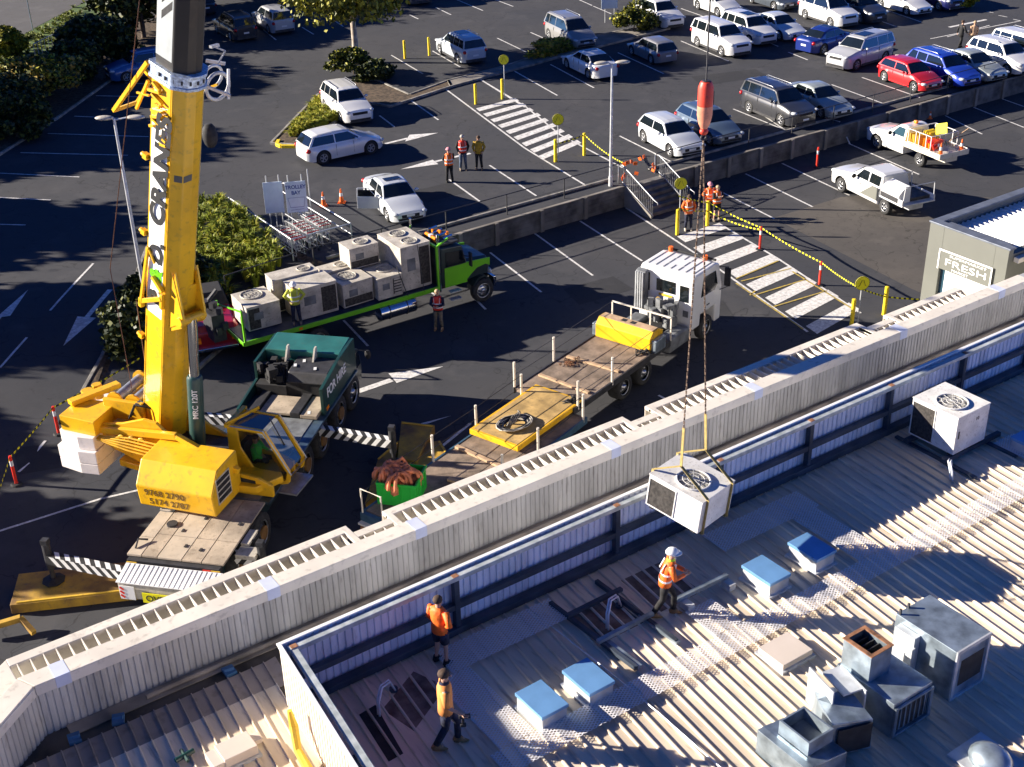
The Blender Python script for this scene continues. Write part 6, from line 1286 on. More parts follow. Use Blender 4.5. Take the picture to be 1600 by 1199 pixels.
# weld line and web stiffeners on the underside
bd_(FB, 'stiffener', M_YEL, lambda b: (b.box(.34, .36, -.525, -.505, .1, LB-.3), b.box(-.47, -.44, -.545, -.531, .2, 3.9)), bm_)
bd_(FB, 'mudflap_mark', M_INKG, lambda b: (b.add([(.44, -.428, LB-3.05), (.60, -.282, LB-3.05), (.60, -.282, LB-2.85), (.44, -.428, LB-2.85)], [(0, 1, 2, 3)]), b.add([(.628, -.255, LB-3.05), (.672, -.02, LB-3.0), (.672, -.02, LB-2.8), (.628, -.255, LB-2.85)], [(0, 1, 2, 3)])), bm_)
bd_(FB, 'sticker', M_INKW, lambda b: b.box(-.43, .25, -.5395, -.5335, 4.15, LB-1.45), bm_)
def btext(s, hh, m, z, bold=.045, sx=1.0, shear=0.):
    o = text(s, hh, m, bm_, (0, 0, 0), (1, 0, 0), (0, 1, 0), bold=bold, sx=sx); o.matrix_local = FB @ Matrix(((0, -1, 0, .17), (0, -.22*0, -1, -.5415), (1, .2, 0, z), (0, 0, 0, 1))); return o
btext('P.', .50, M_INK, 4.55, sx=1.1); btext('&', .46, M_LIME, 5.35); btext('D.', .50, M_INK, 5.95, sx=1.1); btext('CRANES', .52, M_INK, 7.2, sx=1.27)
# bracket frame wrapping the boom where the luffing ram joins
LR = 4.75
bd_(FB, 'ram_bracket', M_YEL, lambda b: ([b.extr([(.35, LR-.9), (.35, LR+1.3), (.6, LR+.9), (1.05, LR-.1), (1.05, LR-.45), (.75, LR-.55)], 'y', y, y+.06) for y in (-.42, .36)] and b.box(.3, .66, -.35, .35, LR-.3, LR+.6),), bm_, bevel=.01)
b = mb(FB)
for y in (-.40, .34): b.loft([[(.5, y, LR-.9), (1.02, y, LR-.5), (1.08, y, LR-.15), (.6, y, LR+1.2)], [(.5, y+.06, LR-.9), (1.02, y+.06, LR-.5), (1.08, y+.06, LR-.15), (.6, y+.06, LR+1.2)]])
b.disc((.95, -.02, LR-.3), .14, (0, 1, 0), .9, 14); b.build('ram_lug', M_YEL, bm_, bevel=.01)
bd_(FB, 'side_clamp', M_YEL, lambda b: (b.beam((-.62, -.62, LR-.5), (-.35, -.62, LR+1.6), .08, .1), b.beam((-.62, -.6, LR-.4), (.3, -.60, LR+.2), .1, .14), b.beam((-.35, -.62, LR+1.6), (-.05, -.6, LR+1.2), .06, .06), b.beam((-.1, -.62, LR+.75), (.35, -.6, LR+.45), .12, .12), b.cbox((.3, -.58, LR+.1), (.12, .1, .5)), b.box(-.7, -.56, -.66, -.5, LR-.6, LR-.3)), bm_, bevel=.012)
# head-end fittings near the collar
bd_(FB, 'jib_bracket', M_YEL, lambda b: ([b.cbox((random.uniform(-.35, .2), -.6, LB-.5-k*.17), (random.uniform(.2, .5), .1, .07), 0, random.uniform(-.4, .4)) for k in range(10)], b.beam((-.55, -.6, LB-.5), (-1.0, -.62, LB-1.5), .07), b.beam((-.5, -.6, LB-.9), (-.95, -.65, LB-1.0), .05)), bm_)
jp = lambda px, py, z: W(px, py, z)-CO
b = MB(); A1, A2, A3 = jp(231, 97, 13.9), jp(178, 173, 12.1), jp(215, 160, 12.3); b.beam(A1, A2, .11); b.beam(A2, A3, .10); b.beam(A3, jp(234, 128, 13.0), .10); b.beam(jp(222, 105, 13.6), jp(240, 125, 13.3), .1); b.build('jib_frame', M_YEL, bm_)
b = MB(); b.ring(jp(340, 135, 12.4), .42, .06, (bx+Vector((0, 0, .1))), 20, 6); b.ring(jp(332, 120, 12.6), .36, .05, bx, 20, 6); b.beam(jp(322, 95, 13.2), jp(352, 100, 13.1), .09); b.beam(jp(322, 135, 12.6), jp(360, 150, 12.3), .08); b.beam(jp(357, 108, 13.0), jp(357, 155, 12.1), .07); b.build('cable_reel', M_GALVP, bm_, smooth='auto')
b = MB(); b.ell(jp(328, 212, 10.9), (.25, .25, .4)); b.build('cable_drum', M_BLACK, bm_, smooth=True); b = MB(); b.beam(jp(290, 152, 12.0), jp(340, 132, 12.5), .07); b.ell(jp(291, 153, 12.0), (.08, .08, .08), 8, 6); b.beam(jp(318, 205, 11.0), jp(330, 200, 11.0), .12); b.build('reel_arm', M_YEL, bm_)
b = MB(); b.beam(jp(332, 72, 13.6), jp(352, 80, 13.4), .05); b.beam(jp(352, 80, 13.4), jp(340, 100, 13.2), .04); b.cbox(jp(335, 72, 13.7), (.3, .12, .08), .3); b.build('anemometer', M_STEEL, bm_)
# luffing ram
r0 = W(311, 722, 2.1)-CO; r1 = FB @ Vector((.95, -.02, LR-.3)); rm = r0.lerp(r1, .60)
b = MB(); b.tube([r0, rm, rm+(r1-r0).normalized()*.08], [.24, .24, .2], 18); ra = b.build('ram_barrel', M_DGREEN, crane, smooth='auto'); b = MB(); b.tube([rm, r1], .16, 16); b.build('ram_rod', M_CHROME, crane, smooth='auto')
vd = (Vector((0, 0, CAMH))-(rm+CO)); dn = (r1-r0).normalized(); vd = (vd-dn*vd.dot(dn)).normalized(); lup = -(dn.cross(vd)); q_ = r0.lerp(r1, .34)+vd*.245+lup*-.05
o = text('MRC 120T', .16, M_INKW, crane, (0, 0, 0), (1, 0, 0), (0, 1, 0), bold=.01); nv = dn.cross(lup).normalized(); o.matrix_local = Matrix(((dn.x, lup.x, nv.x, q_.x), (dn.y, lup.y, nv.y, q_.y), (dn.z, lup.z, nv.z, q_.z), (0, 0, 0, 1)))
b = MB(); s0 = FS @ Vector((-3.3, .3, 3.7)); b.tube([s0, W(172, 420, 7.)-CO, W(218, 0, 15.6)-CO], .014, 5); b.tube([FS @ Vector((-2.9, .6, 3.7)), W(213, 470, 6.5)-CO], .012, 5); b.build('winch_rope', mat('brown_wire_rope', (.16, .08, .05), .6, .4, var=.2), crane)
# mats below the jacks
def tmat(label, corners, h, m=M_MATY):
    pts = [W(*c, 0) for c in corners] if len(corners[0]) == 2 else corners; c0 = sum(pts, Vector((0, 0, 0)))/len(pts)
    t = thing('crane_mat', label, 'crane mat', (c0.x, c0.y, 0), 0, 'worn yellow crane mats'); b = MB(); b.loft([[(p.x-c0.x, p.y-c0.y, z) for p in pts] for z in (.02, h)]); b.build('mat', m, t, bevel=.02)
    b = MB(); a, c = pts[0]-c0, pts[1]-c0; b.beam(a*.9+Vector((0, 0, h+.01)), c*.9+Vector((0, 0, h+.01)), .06, .05); b.build('edge_strip', M_YEL2, t); return t
def rectm(c, L, w_, a):
    d = Vector((math.cos(R_(a)), math.sin(R_(a)), 0))*L/2; n_ = Vector((-math.sin(R_(a)), math.cos(R_(a)), 0))*w_/2; c = Vector((c[0], c[1], 0)); return [c-d-n_, c+d-n_, c+d+n_, c-d+n_]
oj = (FC @ Vector((-6.2, 3.95, 0)))+CO; tmat('long rusty yellow mat under the rear left jack of the crane', rectm((oj.x+.55, oj.y-.5, 0), 3.6, 1.5, -26), .34)
oj = (FC @ Vector((1.6, -4.05, 0)))+CO; tmat('dark yellow mat under the striped jack left of the green crate', rectm((oj.x-.4, oj.y-1.2, 0), 2.6, 1.1, 70), .31); tmat('tilted yellow mat just behind the green crate', rectm((oj.x+1.1, oj.y-.3, 0), 2.0, 1.5, 75), .27)
tmat('dark yellow panel standing behind the green crate', [(628, 672), (680, 678), (652, 735), (622, 730)], .36)
tmat('dark yellow panel left of the green crate', [(592, 730), (624, 702), (606, 782), (572, 800)], .36)
tt = thing('yellow_mat_hooks', 'yellow and grey post lying at the lower left edge', 'mat frame', tuple(W(22, 975, .3))); b = MB(); b.beam((-.9, .3, 0), (.2, 0, .1), .16); b.beam((.2, 0, .1), (.35, -.6, -.1), .14); b.build('frame', M_MATY, tt)
# ================================================================== GREEN TRUCK WITH OLD UNITS
gt = thing('green_flatbed_truck', 'lime green flatbed truck with long dark nose carrying old air conditioners', 'truck', (16.5, 43.1, 0), R_(-1.5)); BZ = 1.30
G = lambda x, y, z: gt.matrix_basis @ Vector((x, y, z))
bpy.context.view_layer.update()
GM = Matrix.Translation((16.5, 43.1, 0)) @ Matrix.Rotation(R_(-1.5), 4, 'Z')
b = MB(); b.box(0, 8.5, -1.25, 1.25, BZ-.1, BZ); b.build('bed', mat('dark_bed', (.04, .05, .09), .5, var=.3, scale=2), gt, bevel=.01)
b = MB(); b.box(-.05, 8.5, -1.31, -1.251, BZ-.14, BZ+.05); b.box(-.05, 8.5, 1.251, 1.31, BZ-.14, BZ+.05); b.box(-.1, -.051, -1.31, 1.31, BZ-.12, BZ+.04); b.build('side_rail', M_LIME, gt, bevel=.012)
b = MB(); b.beam((0, -1.28, BZ), (0, -1.28, BZ+1.3), .07); b.beam((0, 1.28, BZ), (0, 1.28, BZ+.8), .07); b.beam((0, -1.28, BZ+1.3), (-.2, 1.2, BZ+.8), .05); b.build('rear_post', M_LIME, gt)
b = MB()
for y in (-1.25, 1.25): b.beam((8.45, y, BZ), (8.45, y, BZ+1.75), .09)
b.beam((8.45, -1.25, BZ+1.75), (8.3, 1.25, BZ+1.75), .09); b.beam((8.45, -1.25, BZ+1.75), (9.0, -1.25, BZ+2.0), .07); b.build('headboard_frame', M_LIME, gt, bevel=.01)
b = MB(); b.box(8.47, 8.52, -1.2, 1.2, BZ, BZ+1.7); b.build('headboard', M_DARK, gt)
b = MB(); b.box(.5, 11.1, -.45, .45, .75, 1.15); b.build('chassis', M_BLACK, gt)
for x in (1.6, 3.0):
    for s in (1, -1): w_ = put_wheel(gt, x, s*1.0, .5, .45, True)
for s in (1, -1): put_wheel(gt, 10.63, s*1.05, .52, .3, True)
b = MB(); b.tube([(5.7, -1.15, .85), (7.3, -1.15, .85)], .32, 18); b.build('fuel_tank', M_CHROME, gt, smooth='auto'); b = MB(); [b.ring((x, -1.15, .85), .325, .02, (1, 0, 0), 20, 5) for x in (6.1, 6.9)]; b.build('tank_strap', M_DARK, gt)
b = MB(); b.extr([(8.8, 1.15), (10.55, 1.15), (10.55, 2.0), (10.25, 2.78), (8.8, 2.85)], 'y', -1.1, 1.1); b.build('cab', M_DTEAL, gt, bevel=.07, seg=3)
b = MB()
for s in (1, -1): b.extr([(9.0, 1.1), (10.5, 1.1), (10.5, 1.95), (9.0, 1.95)], 'y', s*1.115-.012, s*1.115+.012)
b.build('door', M_LIME, gt); b = MB()
for s in (1, -1): b.extr([(9.1, 2.0), (10.42, 2.0), (10.25, 2.55), (9.1, 2.62)], 'y', s*1.11-.012, s*1.11+.012)
b.build('side_window', M_GLASS, gt); b = MB(); b.add([(10.575, -1.0, 2.02), (10.575, 1.0, 2.02), (10.32, .95, 2.7), (10.32, -.95, 2.7)], [(0, 1, 2, 3)]); b.build('windscreen', M_GLASS, gt)
b = MB(); b.loft([[(x, -w2, z0), (x, -w2, z1-.12), (x, -w2*.8, z1), (x, w2*.8, z1), (x, w2, z1-.12), (x, w2, z0)] for x, w2, z0, z1 in ((10.56, 1.0, 1.1, 2.0), (11.6, .92, 1.15, 1.92), (12.2, .85, 1.1, 1.84), (12.35, .75, 1.0, 1.65))]); b.build('bonnet', M_DTEAL, gt, bevel=.03)
b = MB()
for s in (1, -1): b.extr([(10.57, 1.15), (10.9, 1.35), (11.3, 1.55), (11.9, 1.62), (12.2, 1.5), (12.2, 1.86), (10.57, 1.93)], 'y', s*1.0-.015, s*1.0+.015)
b.build('bonnet_side', M_LIME, gt)
b = MB()
for s in (1, -1):
    b.loft([[(11.55+.68*math.cos(a), s*.88-.26, .52+.68*math.sin(a)) for a in [math.pi*i/8*.95+.1 for i in range(9)]]+[(11.55+.58*math.cos(a), s*.88-.26, .52+.58*math.sin(a)) for a in [math.pi*(8-i)/8*.95+.1 for i in range(9)]], [(11.55+.68*math.cos(a), s*.88+.26, .52+.68*math.sin(a)) for a in [math.pi*i/8*.95+.1 for i in range(9)]]+[(11.55+.58*math.cos(a), s*.88+.26, .52+.58*math.sin(a)) for a in [math.pi*(8-i)/8*.95+.1 for i in range(9)]]])
b.build('front_mudguard', M_DTEAL, gt); b = MB(); b.box(12.3, 12.5, -1.15, 1.15, .55, 1.0); b.box(12.36, 12.4, -.6, .6, 1.0, 1.62); b.build('bull_bar', M_CHROME, gt, bevel=.02)
for s in (1, -1):
    b = MB(); b.ell((12.28, s*.85, 1.2), (.1, .16, .14)); b.build('headlight', M_HEAD, gt, smooth=True)
    b = MB(); b.tube([(8.65, s*1.1, 1.0), (8.65, s*1.1, 3.5)], .08, 12); b.build('exhaust_stack', M_CHROME, gt, smooth='auto')
    b = MB(); b.tube([(10.3, s*1.1, 2.3), (10.5, s*1.5, 2.35)], .02, 5); b.box(10.42, 10.5, s*1.5-.1, s*1.5+.1, 1.95, 2.55); b.build('mirror', M_BLACK, gt)
b = MB(); b.box(8.95, 10.2, -.9, .9, 2.86, 2.93); b.build('roof_pod', M_DARK, gt); b = MB(); b.tube([(9.0, -.55, 3.02), (9.0, .25, 3.02)], .11, 10); b.build('beacon', M_AMBER, gt); b = MB(); b.box(8.89, 9.11, -.22, -.06, 2.94, 3.14); b.build('beacon_centre', M_WPAINT, gt)
b = MB(); [b.tube([(9.5, y, 2.98), (10.1, y, 3.05)], .05, 7) for y in (-.5, -.1, .3, .7)]; b.build('air_horn', M_CHROME, gt, smooth='auto'); b = MB(); [b.box(9.55+.25*k, 9.65+.25*k, .4-.3*k, .55-.3*k, 2.94, 3.08) for k in range(3)]; b.build('amber_light', M_AMBER, gt)
b = MB(); [b.box(x, x+.7, -1.35, -1.1, z, z+.04) for x, z in ((9.2, .55), (9.2, .9))]; b.build('step', M_GALVP, gt)
b = MB(); b.tube([(-.6, .5, 1.5), (-.55, .5, 2.6), (-.2, .5, 2.9)], .09, 8); b.box(-.8, -.3, -.2, .8, 1.1, 2.2); [b.cbox((-.5+random.uniform(-.2, .2), .2+random.uniform(-.5, .6), 1.9+random.uniform(-.4, .6)), (.2, .2, .25), random.uniform(0, 3)) for k in range(14)]; b.build('rear_loader_crane', M_DARK, gt)
SX = Matrix.Translation((8.5, 0, 0)) @ Matrix.Diagonal((.70, 1, 1, 1)) @ Matrix.Translation((-8.5, 0, 0))
for o in [q for q in bpy.data.objects if q.parent == gt and q.type == 'MESH' and q.name.split('.')[0] in ('cab', 'door', 'side_window', 'windscreen', 'bonnet', 'bonnet_side', 'front_mudguard', 'bull_bar', 'headlight', 'exhaust_stack', 'mirror', 'roof_pod', 'beacon', 'beacon_centre', 'air_horn', 'amber_light', 'step')]: o.data.transform(SX)
b = MB(); b.box(2.2, 2.34, -1.34, -1.311, BZ-.08, BZ); b.build('amber_marker', M_AMBER, gt)
b = MB(); b.beam((7.0, -1.3, BZ), (6.7, -1.05, BZ+1.3), .05, .02); b.beam((7.75, -1.3, BZ), (7.7, -1.05, BZ+2.0), .03, .02); b.build('load_strap', M_DARK, gt)
OG = 'old air conditioners on the green truck'
for lab, x, y, z, w_, d_, h_, kw in (
    ('weathered unit at the tail of the green truck', 1.15, .15, 0, 1.35, 1.55, 1.05, dict(coil='y-left', fan=(-.05, .25))),
    ('large stained unit right of the worker on the truck', 3.25, -.32, 0, 1.75, 1.15, 1.35, dict(coil='y-', fan=(.3, .2), fans=0)),
    ('unit with round fan behind the worker on the truck', 3.0, .72, 0, 1.9, .85, 1.42, dict(coil='y-wide', fan=(.5, 0))),
    ('low unit with dark lower panel in the middle of the truck', 5.0, -.3, 0, 1.35, 1.2, 1.05, dict(coil='y-wide', fan=(-.1, .1))),
    ('unit with faded fan behind the middle of the truck', 4.95, .82, 0, 1.4, .8, 1.12, dict(coil='y-wide', fan=(.2, 0))),
    ('bluish white unit with louvred corner under the stacked one', 6.35, -.45, 0, 1.1, 1.3, .98, dict(coil='y-', fan=(.15, .1), slats=True)),
    ('unit with open fan stacked behind the louvred one', 6.0, .75, .95, 1.3, .95, .95, dict(coil='y-wide', fan=(.1, 0))),
    ('unit supporting the stacked one behind the louvred corner', 6.1, .82, 0, 1.25, .9, .93, dict(coil='y-wide', fan=(0, 0), fans=0)),
    ('tall double unit with two fans right behind the green headboard', 7.65, .0, 0, 1.35, 1.9, 1.95, dict(coil='y-', fan=(0, 0), fans=2))):
    p = GM @ Vector((x, y, BZ+z+.004)); acunit('old_air_conditioner', lab, tuple(p), (w_, d_, h_), R_(-1.5+random.uniform(-3, 3)), group=OG, m=M_WDIRT, **kw)
p = GM @ Vector((2.3, -.95, BZ)); person('person in yellow hi-vis shirt and white hard hat standing on the truck bed', tuple(p), -115, M_FYEL, M_NAVY, 'hips', hat=M_WPAINT, boots=M_KHAKI)
# ------------------------------------------------------------------ red vehicle at the garden
rv = thing('red_ute', 'deep red vehicle seen from behind at the tail of the green truck', 'ute', tuple(W(338, 545, .1)), R_(74)); rm_ = paint('deep_red', (.32, .008, .02), .2)
b = MB(); b.loft([[(x, -w2, z0), (x, -w2, z1-.15), (x, -w2*.82, z1), (x, w2*.82, z1), (x, w2, z1-.15), (x, w2, z0)] for x, w2, z0, z1 in ((-.9, .85, .4, 1.15), (-.7, .92, .35, 1.38), (1.0, .95, .35, 1.42), (2.2, .93, .35, 1.3), (3.2, .9, .4, 1.2))]); b.build('body', rm_, rv, bevel=.05, seg=3)
b = MB(); b.loft([[(x, -w2, 1.38), (x, -w2*.8, z1), (x, w2*.8, z1), (x, w2, 1.38)] for x, w2, z1 in ((.9, .85, 1.41), (1.2, .82, 1.9), (2.2, .8, 1.9), (2.9, .82, 1.3))]); b.build('cabin', M_BLACK, rv, bevel=.03)
for s in (1, -1):
    for x in (0, 2.6): put_wheel(rv, x, s*.82, .36, .24)
    b = MB(); b.box(-.95, -.88, s*.7-.12, s*.7+.12, .75, 1.0); b.build('taillight', M_AMBER, rv, bevel=.01)
b = MB(); b.box(-1.02, -.85, -.8, .8, .42, .55); b.build('bumper', M_CHROME, rv, bevel=.02)
# ================================================================== WHITE TRUCK WITH LOWERED TRAILER BED
HW = 17.5; wt = thing('white_flatbed_truck', 'white cab truck with timber deck, posts and rope rails', 'truck', (27.4, 33.2, 0), R_(HW)); WM = Matrix.Translation((27.4, 33.2, 0)) @ Matrix.Rotation(R_(HW), 4, 'Z')
DZ = 1.15
b = MB(); b.box(-4.6, 1.6, -1.25, 1.25, DZ-.12, DZ); b.build('deck', M_DECK, wt, bevel=.01); b = MB(); b.box(-4.65, 1.6, -1.33, -1.251, DZ-.2, DZ+.03); b.box(-4.65, 1.6, 1.251, 1.33, DZ-.2, DZ+.03); b.build('deck_edge', M_DARK, wt, bevel=.01)
b = MB(); b.box(-4.5, 5.5, -.42, .42, .62, 1.0); b.build('chassis', M_BLACK, wt)
for x in (-1.35, .0):
    for s in (1, -1): put_wheel(wt, x, s*1.0, .50, .5, True)
for s in (1, -1): put_wheel(wt, 4.55, s*1.02, .5, .3, True)
b = MB(); b.box(1.75, 3.15, -1.22, -.6, .5, 1.1); b.box(1.75, 3.15, .6, 1.22, .5, 1.1); b.build('side_tank', M_GREY, wt, bevel=.08, seg=3)
b = MB(); b.box(-2.2, .75, -1.3, -.75, 1.02, 1.06); b.box(-2.2, .75, .75, 1.3, 1.02, 1.03); b.build('mudguard', M_BLACK, wt)
CZ = 3.05; b = MB(); b.extr([(3.35, .8), (3.95, .8), (4.0, 1.25), (5.1, 1.25), (5.15, .5), (5.55, .5), (5.6, 1.9), (5.3, 2.95), (5.0, CZ), (3.5, CZ), (3.35, 2.9)], 'y', -1.2, 1.2); b.build('cab', M_WPAINT, wt, bevel=.07, seg=3)
b = MB()
for k in range(7):
    y = -1.0+k*.33
    if k in (2, 3, 4): b.box(3.6, 4.0, y-.015, y+.015, CZ+.002, CZ+.02); b.box(4.6, 5.0, y-.015, y+.015, CZ+.002, CZ+.02)
    else: b.box(3.6, 5.0, y-.015, y+.015, CZ+.002, CZ+.02)
b.box(4.05, 4.55, -.34, -.31, CZ+.002, CZ+.02); b.box(4.05, 4.55, .31, .34, CZ+.002, CZ+.02); b.build('roof_rib', mat('grey_rib', (.45, .45, .44), .5), wt)
b = MB(); b.box(3.325, 3.345, -.42, .42, 2.15, 2.65); b.box(3.325, 3.345, -1.0, -.62, 1.95, 2.6); b.box(3.325, 3.345, .72, 1.1, 2.05, 2.8); b.build('rear_window', M_GLASS, wt, bevel=.02)
b = MB(); b.box(3.315, 3.33, -.3, .3, 1.98, 2.07); b.build('yellow_plate', M_YEL2, wt); b = MB(); b.box(3.31, 3.34, -1.02, -.8, 1.35, 1.6); b.build('vent', M_GREY, wt)
b = MB()
for s in (1, -1): b.extr([(3.95, 2.0), (5.0, 1.95), (5.2, 2.15), (5.0, 2.75), (4.1, 2.8)], 'y', s*1.205-.01, s*1.205+.01)
b.build('side_window', M_GLASS, wt); b = MB(); b.add([(5.615, -1.08, 1.95), (5.615, 1.08, 1.95), (5.32, 1.02, 2.9), (5.32, -1.02, 2.9)], [(0, 1, 2, 3)]); b.build('windscreen', M_GLASS, wt)
b = MB(); b.extr([(2.95, 1.3), (3.3, 1.3), (3.3, 2.95), (3.05, 2.9)], 'y', .75, 1.2); b.build('side_fairing', M_GREY, wt, bevel=.03); b = MB(); [b.box(2.93, 3.0, .8+k*.1, .84+k*.1, 1.4, 2.9) for k in range(4)]; b.build('fairing_rib', M_GALVP, wt)
b = MB(); b.tube([(5.15, -1.1, CZ+.06), (5.15, 1.1, CZ+.06)], .05, 8); b.build('light_bar', M_BLACK, wt); b = MB(); b.tube([(5.05, -.7, CZ), (5.05, -.7, CZ+.2)], .09, 10); b.tube([(5.05, .85, CZ), (5.05, .85, CZ+.2)], .09, 10); b.build('beacon', M_ORNG, wt)
for s in (1, -1):
    b = MB(); b.tube([(5.3, s*1.2, 2.8), (5.6, s*1.42, 2.75), (5.6, s*1.42, 1.9), (5.4, s*1.2, 1.8)], .02, 5); b.box(5.55, 5.63, s*1.42-.12, s*1.42+.12, 1.95, 2.7); b.build('mirror', M_BLACK, wt)
    b = MB(); b.box(5.58, 5.63, s*.85-.2, s*.85+.2, .85, 1.1); b.build('headlight', M_HEAD, wt)
b = MB(); b.box(5.59, 5.64, -.6, .6, 1.2, 1.75); b.box(4.4, 4.6, -1.23, -1.215, 1.5, 1.54); b.build('grille', M_DARK, wt)
b = MB(); [b.cbox((2.9+random.uniform(-.35, .3), random.uniform(-.7, .5), 1.5+random.uniform(-.3, .5)), (random.uniform(.1, .4), random.uniform(.1, .4), random.uniform(.1, .45)), random.uniform(0, 3)) for k in range(34)]; b.build('engine_gear', M_GREY, wt); b = MB(); [b.tube([(2.7+.1*k, -.2+.12*k, 1.3), (2.8, -.1+.1*k, 2.0), (3.2, .1*k-.3, 1.8)], .025, 6) for k in range(7)]; b.build('air_line', M_BLACK, wt, smooth=True); b = MB(); b.cbox((2.85, .05, 2.05), (.12, .1, .12)); b.build('yellow_cap', M_YEL, wt)
def loc_w(x, y, z): p = WM @ Vector((x, y, z)); return tuple(p)
# rails
def posts(t, pts, h, z, k=.045):
    for x, y in pts: b = MB(); b.tube([(x, y, z-.1), (x, y, z+h)], k, 8); b.build('post', M_CREAM, t, smooth='auto')
posts(wt, [(-4.55, 1.3), (-2.2, 1.3), (-4.4, -1.3), (-2.9+.6, -1.3)], 1.0, DZ)
b = MB(); b.beam((1.62, -1.3, DZ+.95), (1.62, 1.3, DZ+.95), .05); [b.beam((1.62, y, DZ), (1.62, y, DZ+.95), .05) for y in (-1.3, -.4, .45, 1.3)]; b.build('front_rail', M_CREAM, wt)
b = MB()
for z in (DZ+.95, DZ+.5):
    b.tube([(-4.55, 1.3, z), (-2.2, 1.3, z-.03), (1.62, 1.3, z+.0)], .011, 5); b.tube([(-4.4, -1.3, z), (-2.3, -1.3, z-.05), (1.62, -1.3, z)], .011, 5)
b.build('rope_rail', M_DARK, wt)
yb_ = thing('yellow_steel_box', 'yellow steel spreader box across the front of the timber deck', 'steel box', loc_w(.75, 0, DZ), R_(HW)); b = MB(); b.extr([(-.42, .02), (.42, .02), (.48, .62), (.15, .78), (-.2, .78), (-.42, .55)], 'y', -1.2, 1.2); b.build('box', M_YEL, yb_, bevel=.02); b = MB(); b.box(-.2, .18, -1.15, 1.15, .781, .80); b.build('worn_top', M_WOOD, yb_); b = MB(); b.box(-.35, .35, -1.42, -1.21, .0, .5); b.box(-.35, .35, 1.21, 1.4, .0, .5); b.build('end_lug', M_GALV, yb_, bevel=.03)
b = MB(); [b.box(-.1, .1, y-.1, y+.1, .801, .81) for y in (-.2, .2)]; b.build('slot', M_BLACK, yb_)
for l, x, a in (('timber batten with chains on the truck deck, closer to the cab', -1.6, 3), ('timber batten on the truck deck, closer to the tail', -3.4, -2)):
    t = thing('timber_batten', l, 'timber', loc_w(x, 0, DZ), R_(HW+a)); b = MB(); b.box(-.07, .07, -1.1, 1.1, .01, .08); b.build('batten', M_WOOD, t, bevel=.006)
t = thing('chain_pile', 'small pile of dark chains on the truck deck', 'chains', loc_w(-2.0, .75, DZ)); b = MB()
for k in range(26): a = random.uniform(0, 6.3); b.ring((random.gauss(0, .22), random.gauss(0, .12), .04+random.uniform(0, .06)), .05, .012, (math.cos(a), math.sin(a), .5), 8, 4)
b.build('chain', M_RUST, t)
for l, c in (('black straps heaped at the near edge of the truck deck', (.2, -1.05)), ('black straps heaped at the tail corner of the truck deck', (-4.3, -1.0))):
    t = thing('strap_heap', l, 'straps', loc_w(c[0], c[1], DZ)); b = MB()
    for k in range(9): a = random.uniform(0, 6.3); b.tube([(random.gauss(0, .12), random.gauss(0, .1), .05), (random.gauss(0, .2), random.gauss(0, .1), .15), (random.gauss(0, .2), random.gauss(0, .15), .04)], .03, 6)
    b.build('strap', M_BLACK, t, smooth=True)
# trailer ------------------------------------------------------------
HT = 19.; tr = thing('lowered_trailer', 'long low trailer deck with white posts below the awning edge', 'trailer', (20.2, 30.4, 0), R_(HT)); TM = Matrix.Translation((20.2, 30.4, 0)) @ Matrix.Rotation(R_(HT), 4, 'Z'); TZ = .9
def loc_t(x, y, z): return tuple(TM @ Vector((x, y, z)))
b = MB(); b.box(-5.2, 3.2, -1.25, 1.25, TZ-.15, TZ); b.build('deck', M_DECK, tr, bevel=.01); b = MB(); b.box(-5.25, 3.2, -1.32, -1.251, TZ-.22, TZ+.02); b.box(-5.25, 3.2, 1.251, 1.32, TZ-.22, TZ+.02); b.box(-5.4, -5.251, -1.32, 1.32, .45, TZ); b.build('edge', mat('blue_steel_edge', (.06, .13, .2), .45, .3, var=.15), tr)
b = MB(); b.box(-5.0, 4.2, -.4, .4, .5, .74); b.build('chassis', M_BLACK, tr)
for x in (-2.6, -1.3, 0):
    for s in (1, -1): put_wheel(tr, x, s*.95, .36, .4, True)
posts(tr, [(3.0, 1.28), (.4, 1.28), (-1.9, 1.28), (-4.0, 1.28), (3.0, -1.28), (.35, -1.28), (-1.6, -1.28), (-3.6, -1.28)], 1.0, TZ)
b = MB()
for z in (TZ+.95, TZ+.5): b.tube([(3.0, 1.28, z), (.4, 1.28, z-.03), (-1.9, 1.28, z), (-4.0, 1.28, z-.04), (-5.2, 1.28, z-.3)], .011, 5); b.tube([(3.0, -1.28, z), (.35, -1.28, z-.04), (-1.6, -1.28, z), (-3.6, -1.28, z)], .011, 5)
b.build('rope_rail', M_DARK, tr)
b = MB(); [b.tube([(-5.35, y0, .6), (-5.35, y0, 1.75), (-5.35, y1, 1.75), (-5.35, y1, .6)], .03, 7) or b.beam((-5.35, y0, 1.2), (-5.35, y1, 1.2), .04) for y0, y1 in ((.45, 1.25), (-1.25, -.4))]; b.box(-5.55, -5.2, -1.3, 1.3, .55, .62); b.build('tail_rail', M_CREAM, tr)
b = MB(); b.cbox((-4.9, .0, 1.0), (.7, .5, .05), .3, .7); b.build('chevron_board', M_BLACK, tr); b = MB(); [b.cbox((-4.93, -.15+.28*k, 1.03), (.7, .1, .05), .3, .7) for k in range(2)]; b.build('white_stripe', M_WPAINT, tr); b = MB(); b.box(-5.56, -5.54, -1.2, 1.2, .3, .54); b.build('tail_plate', M_RUST, tr)
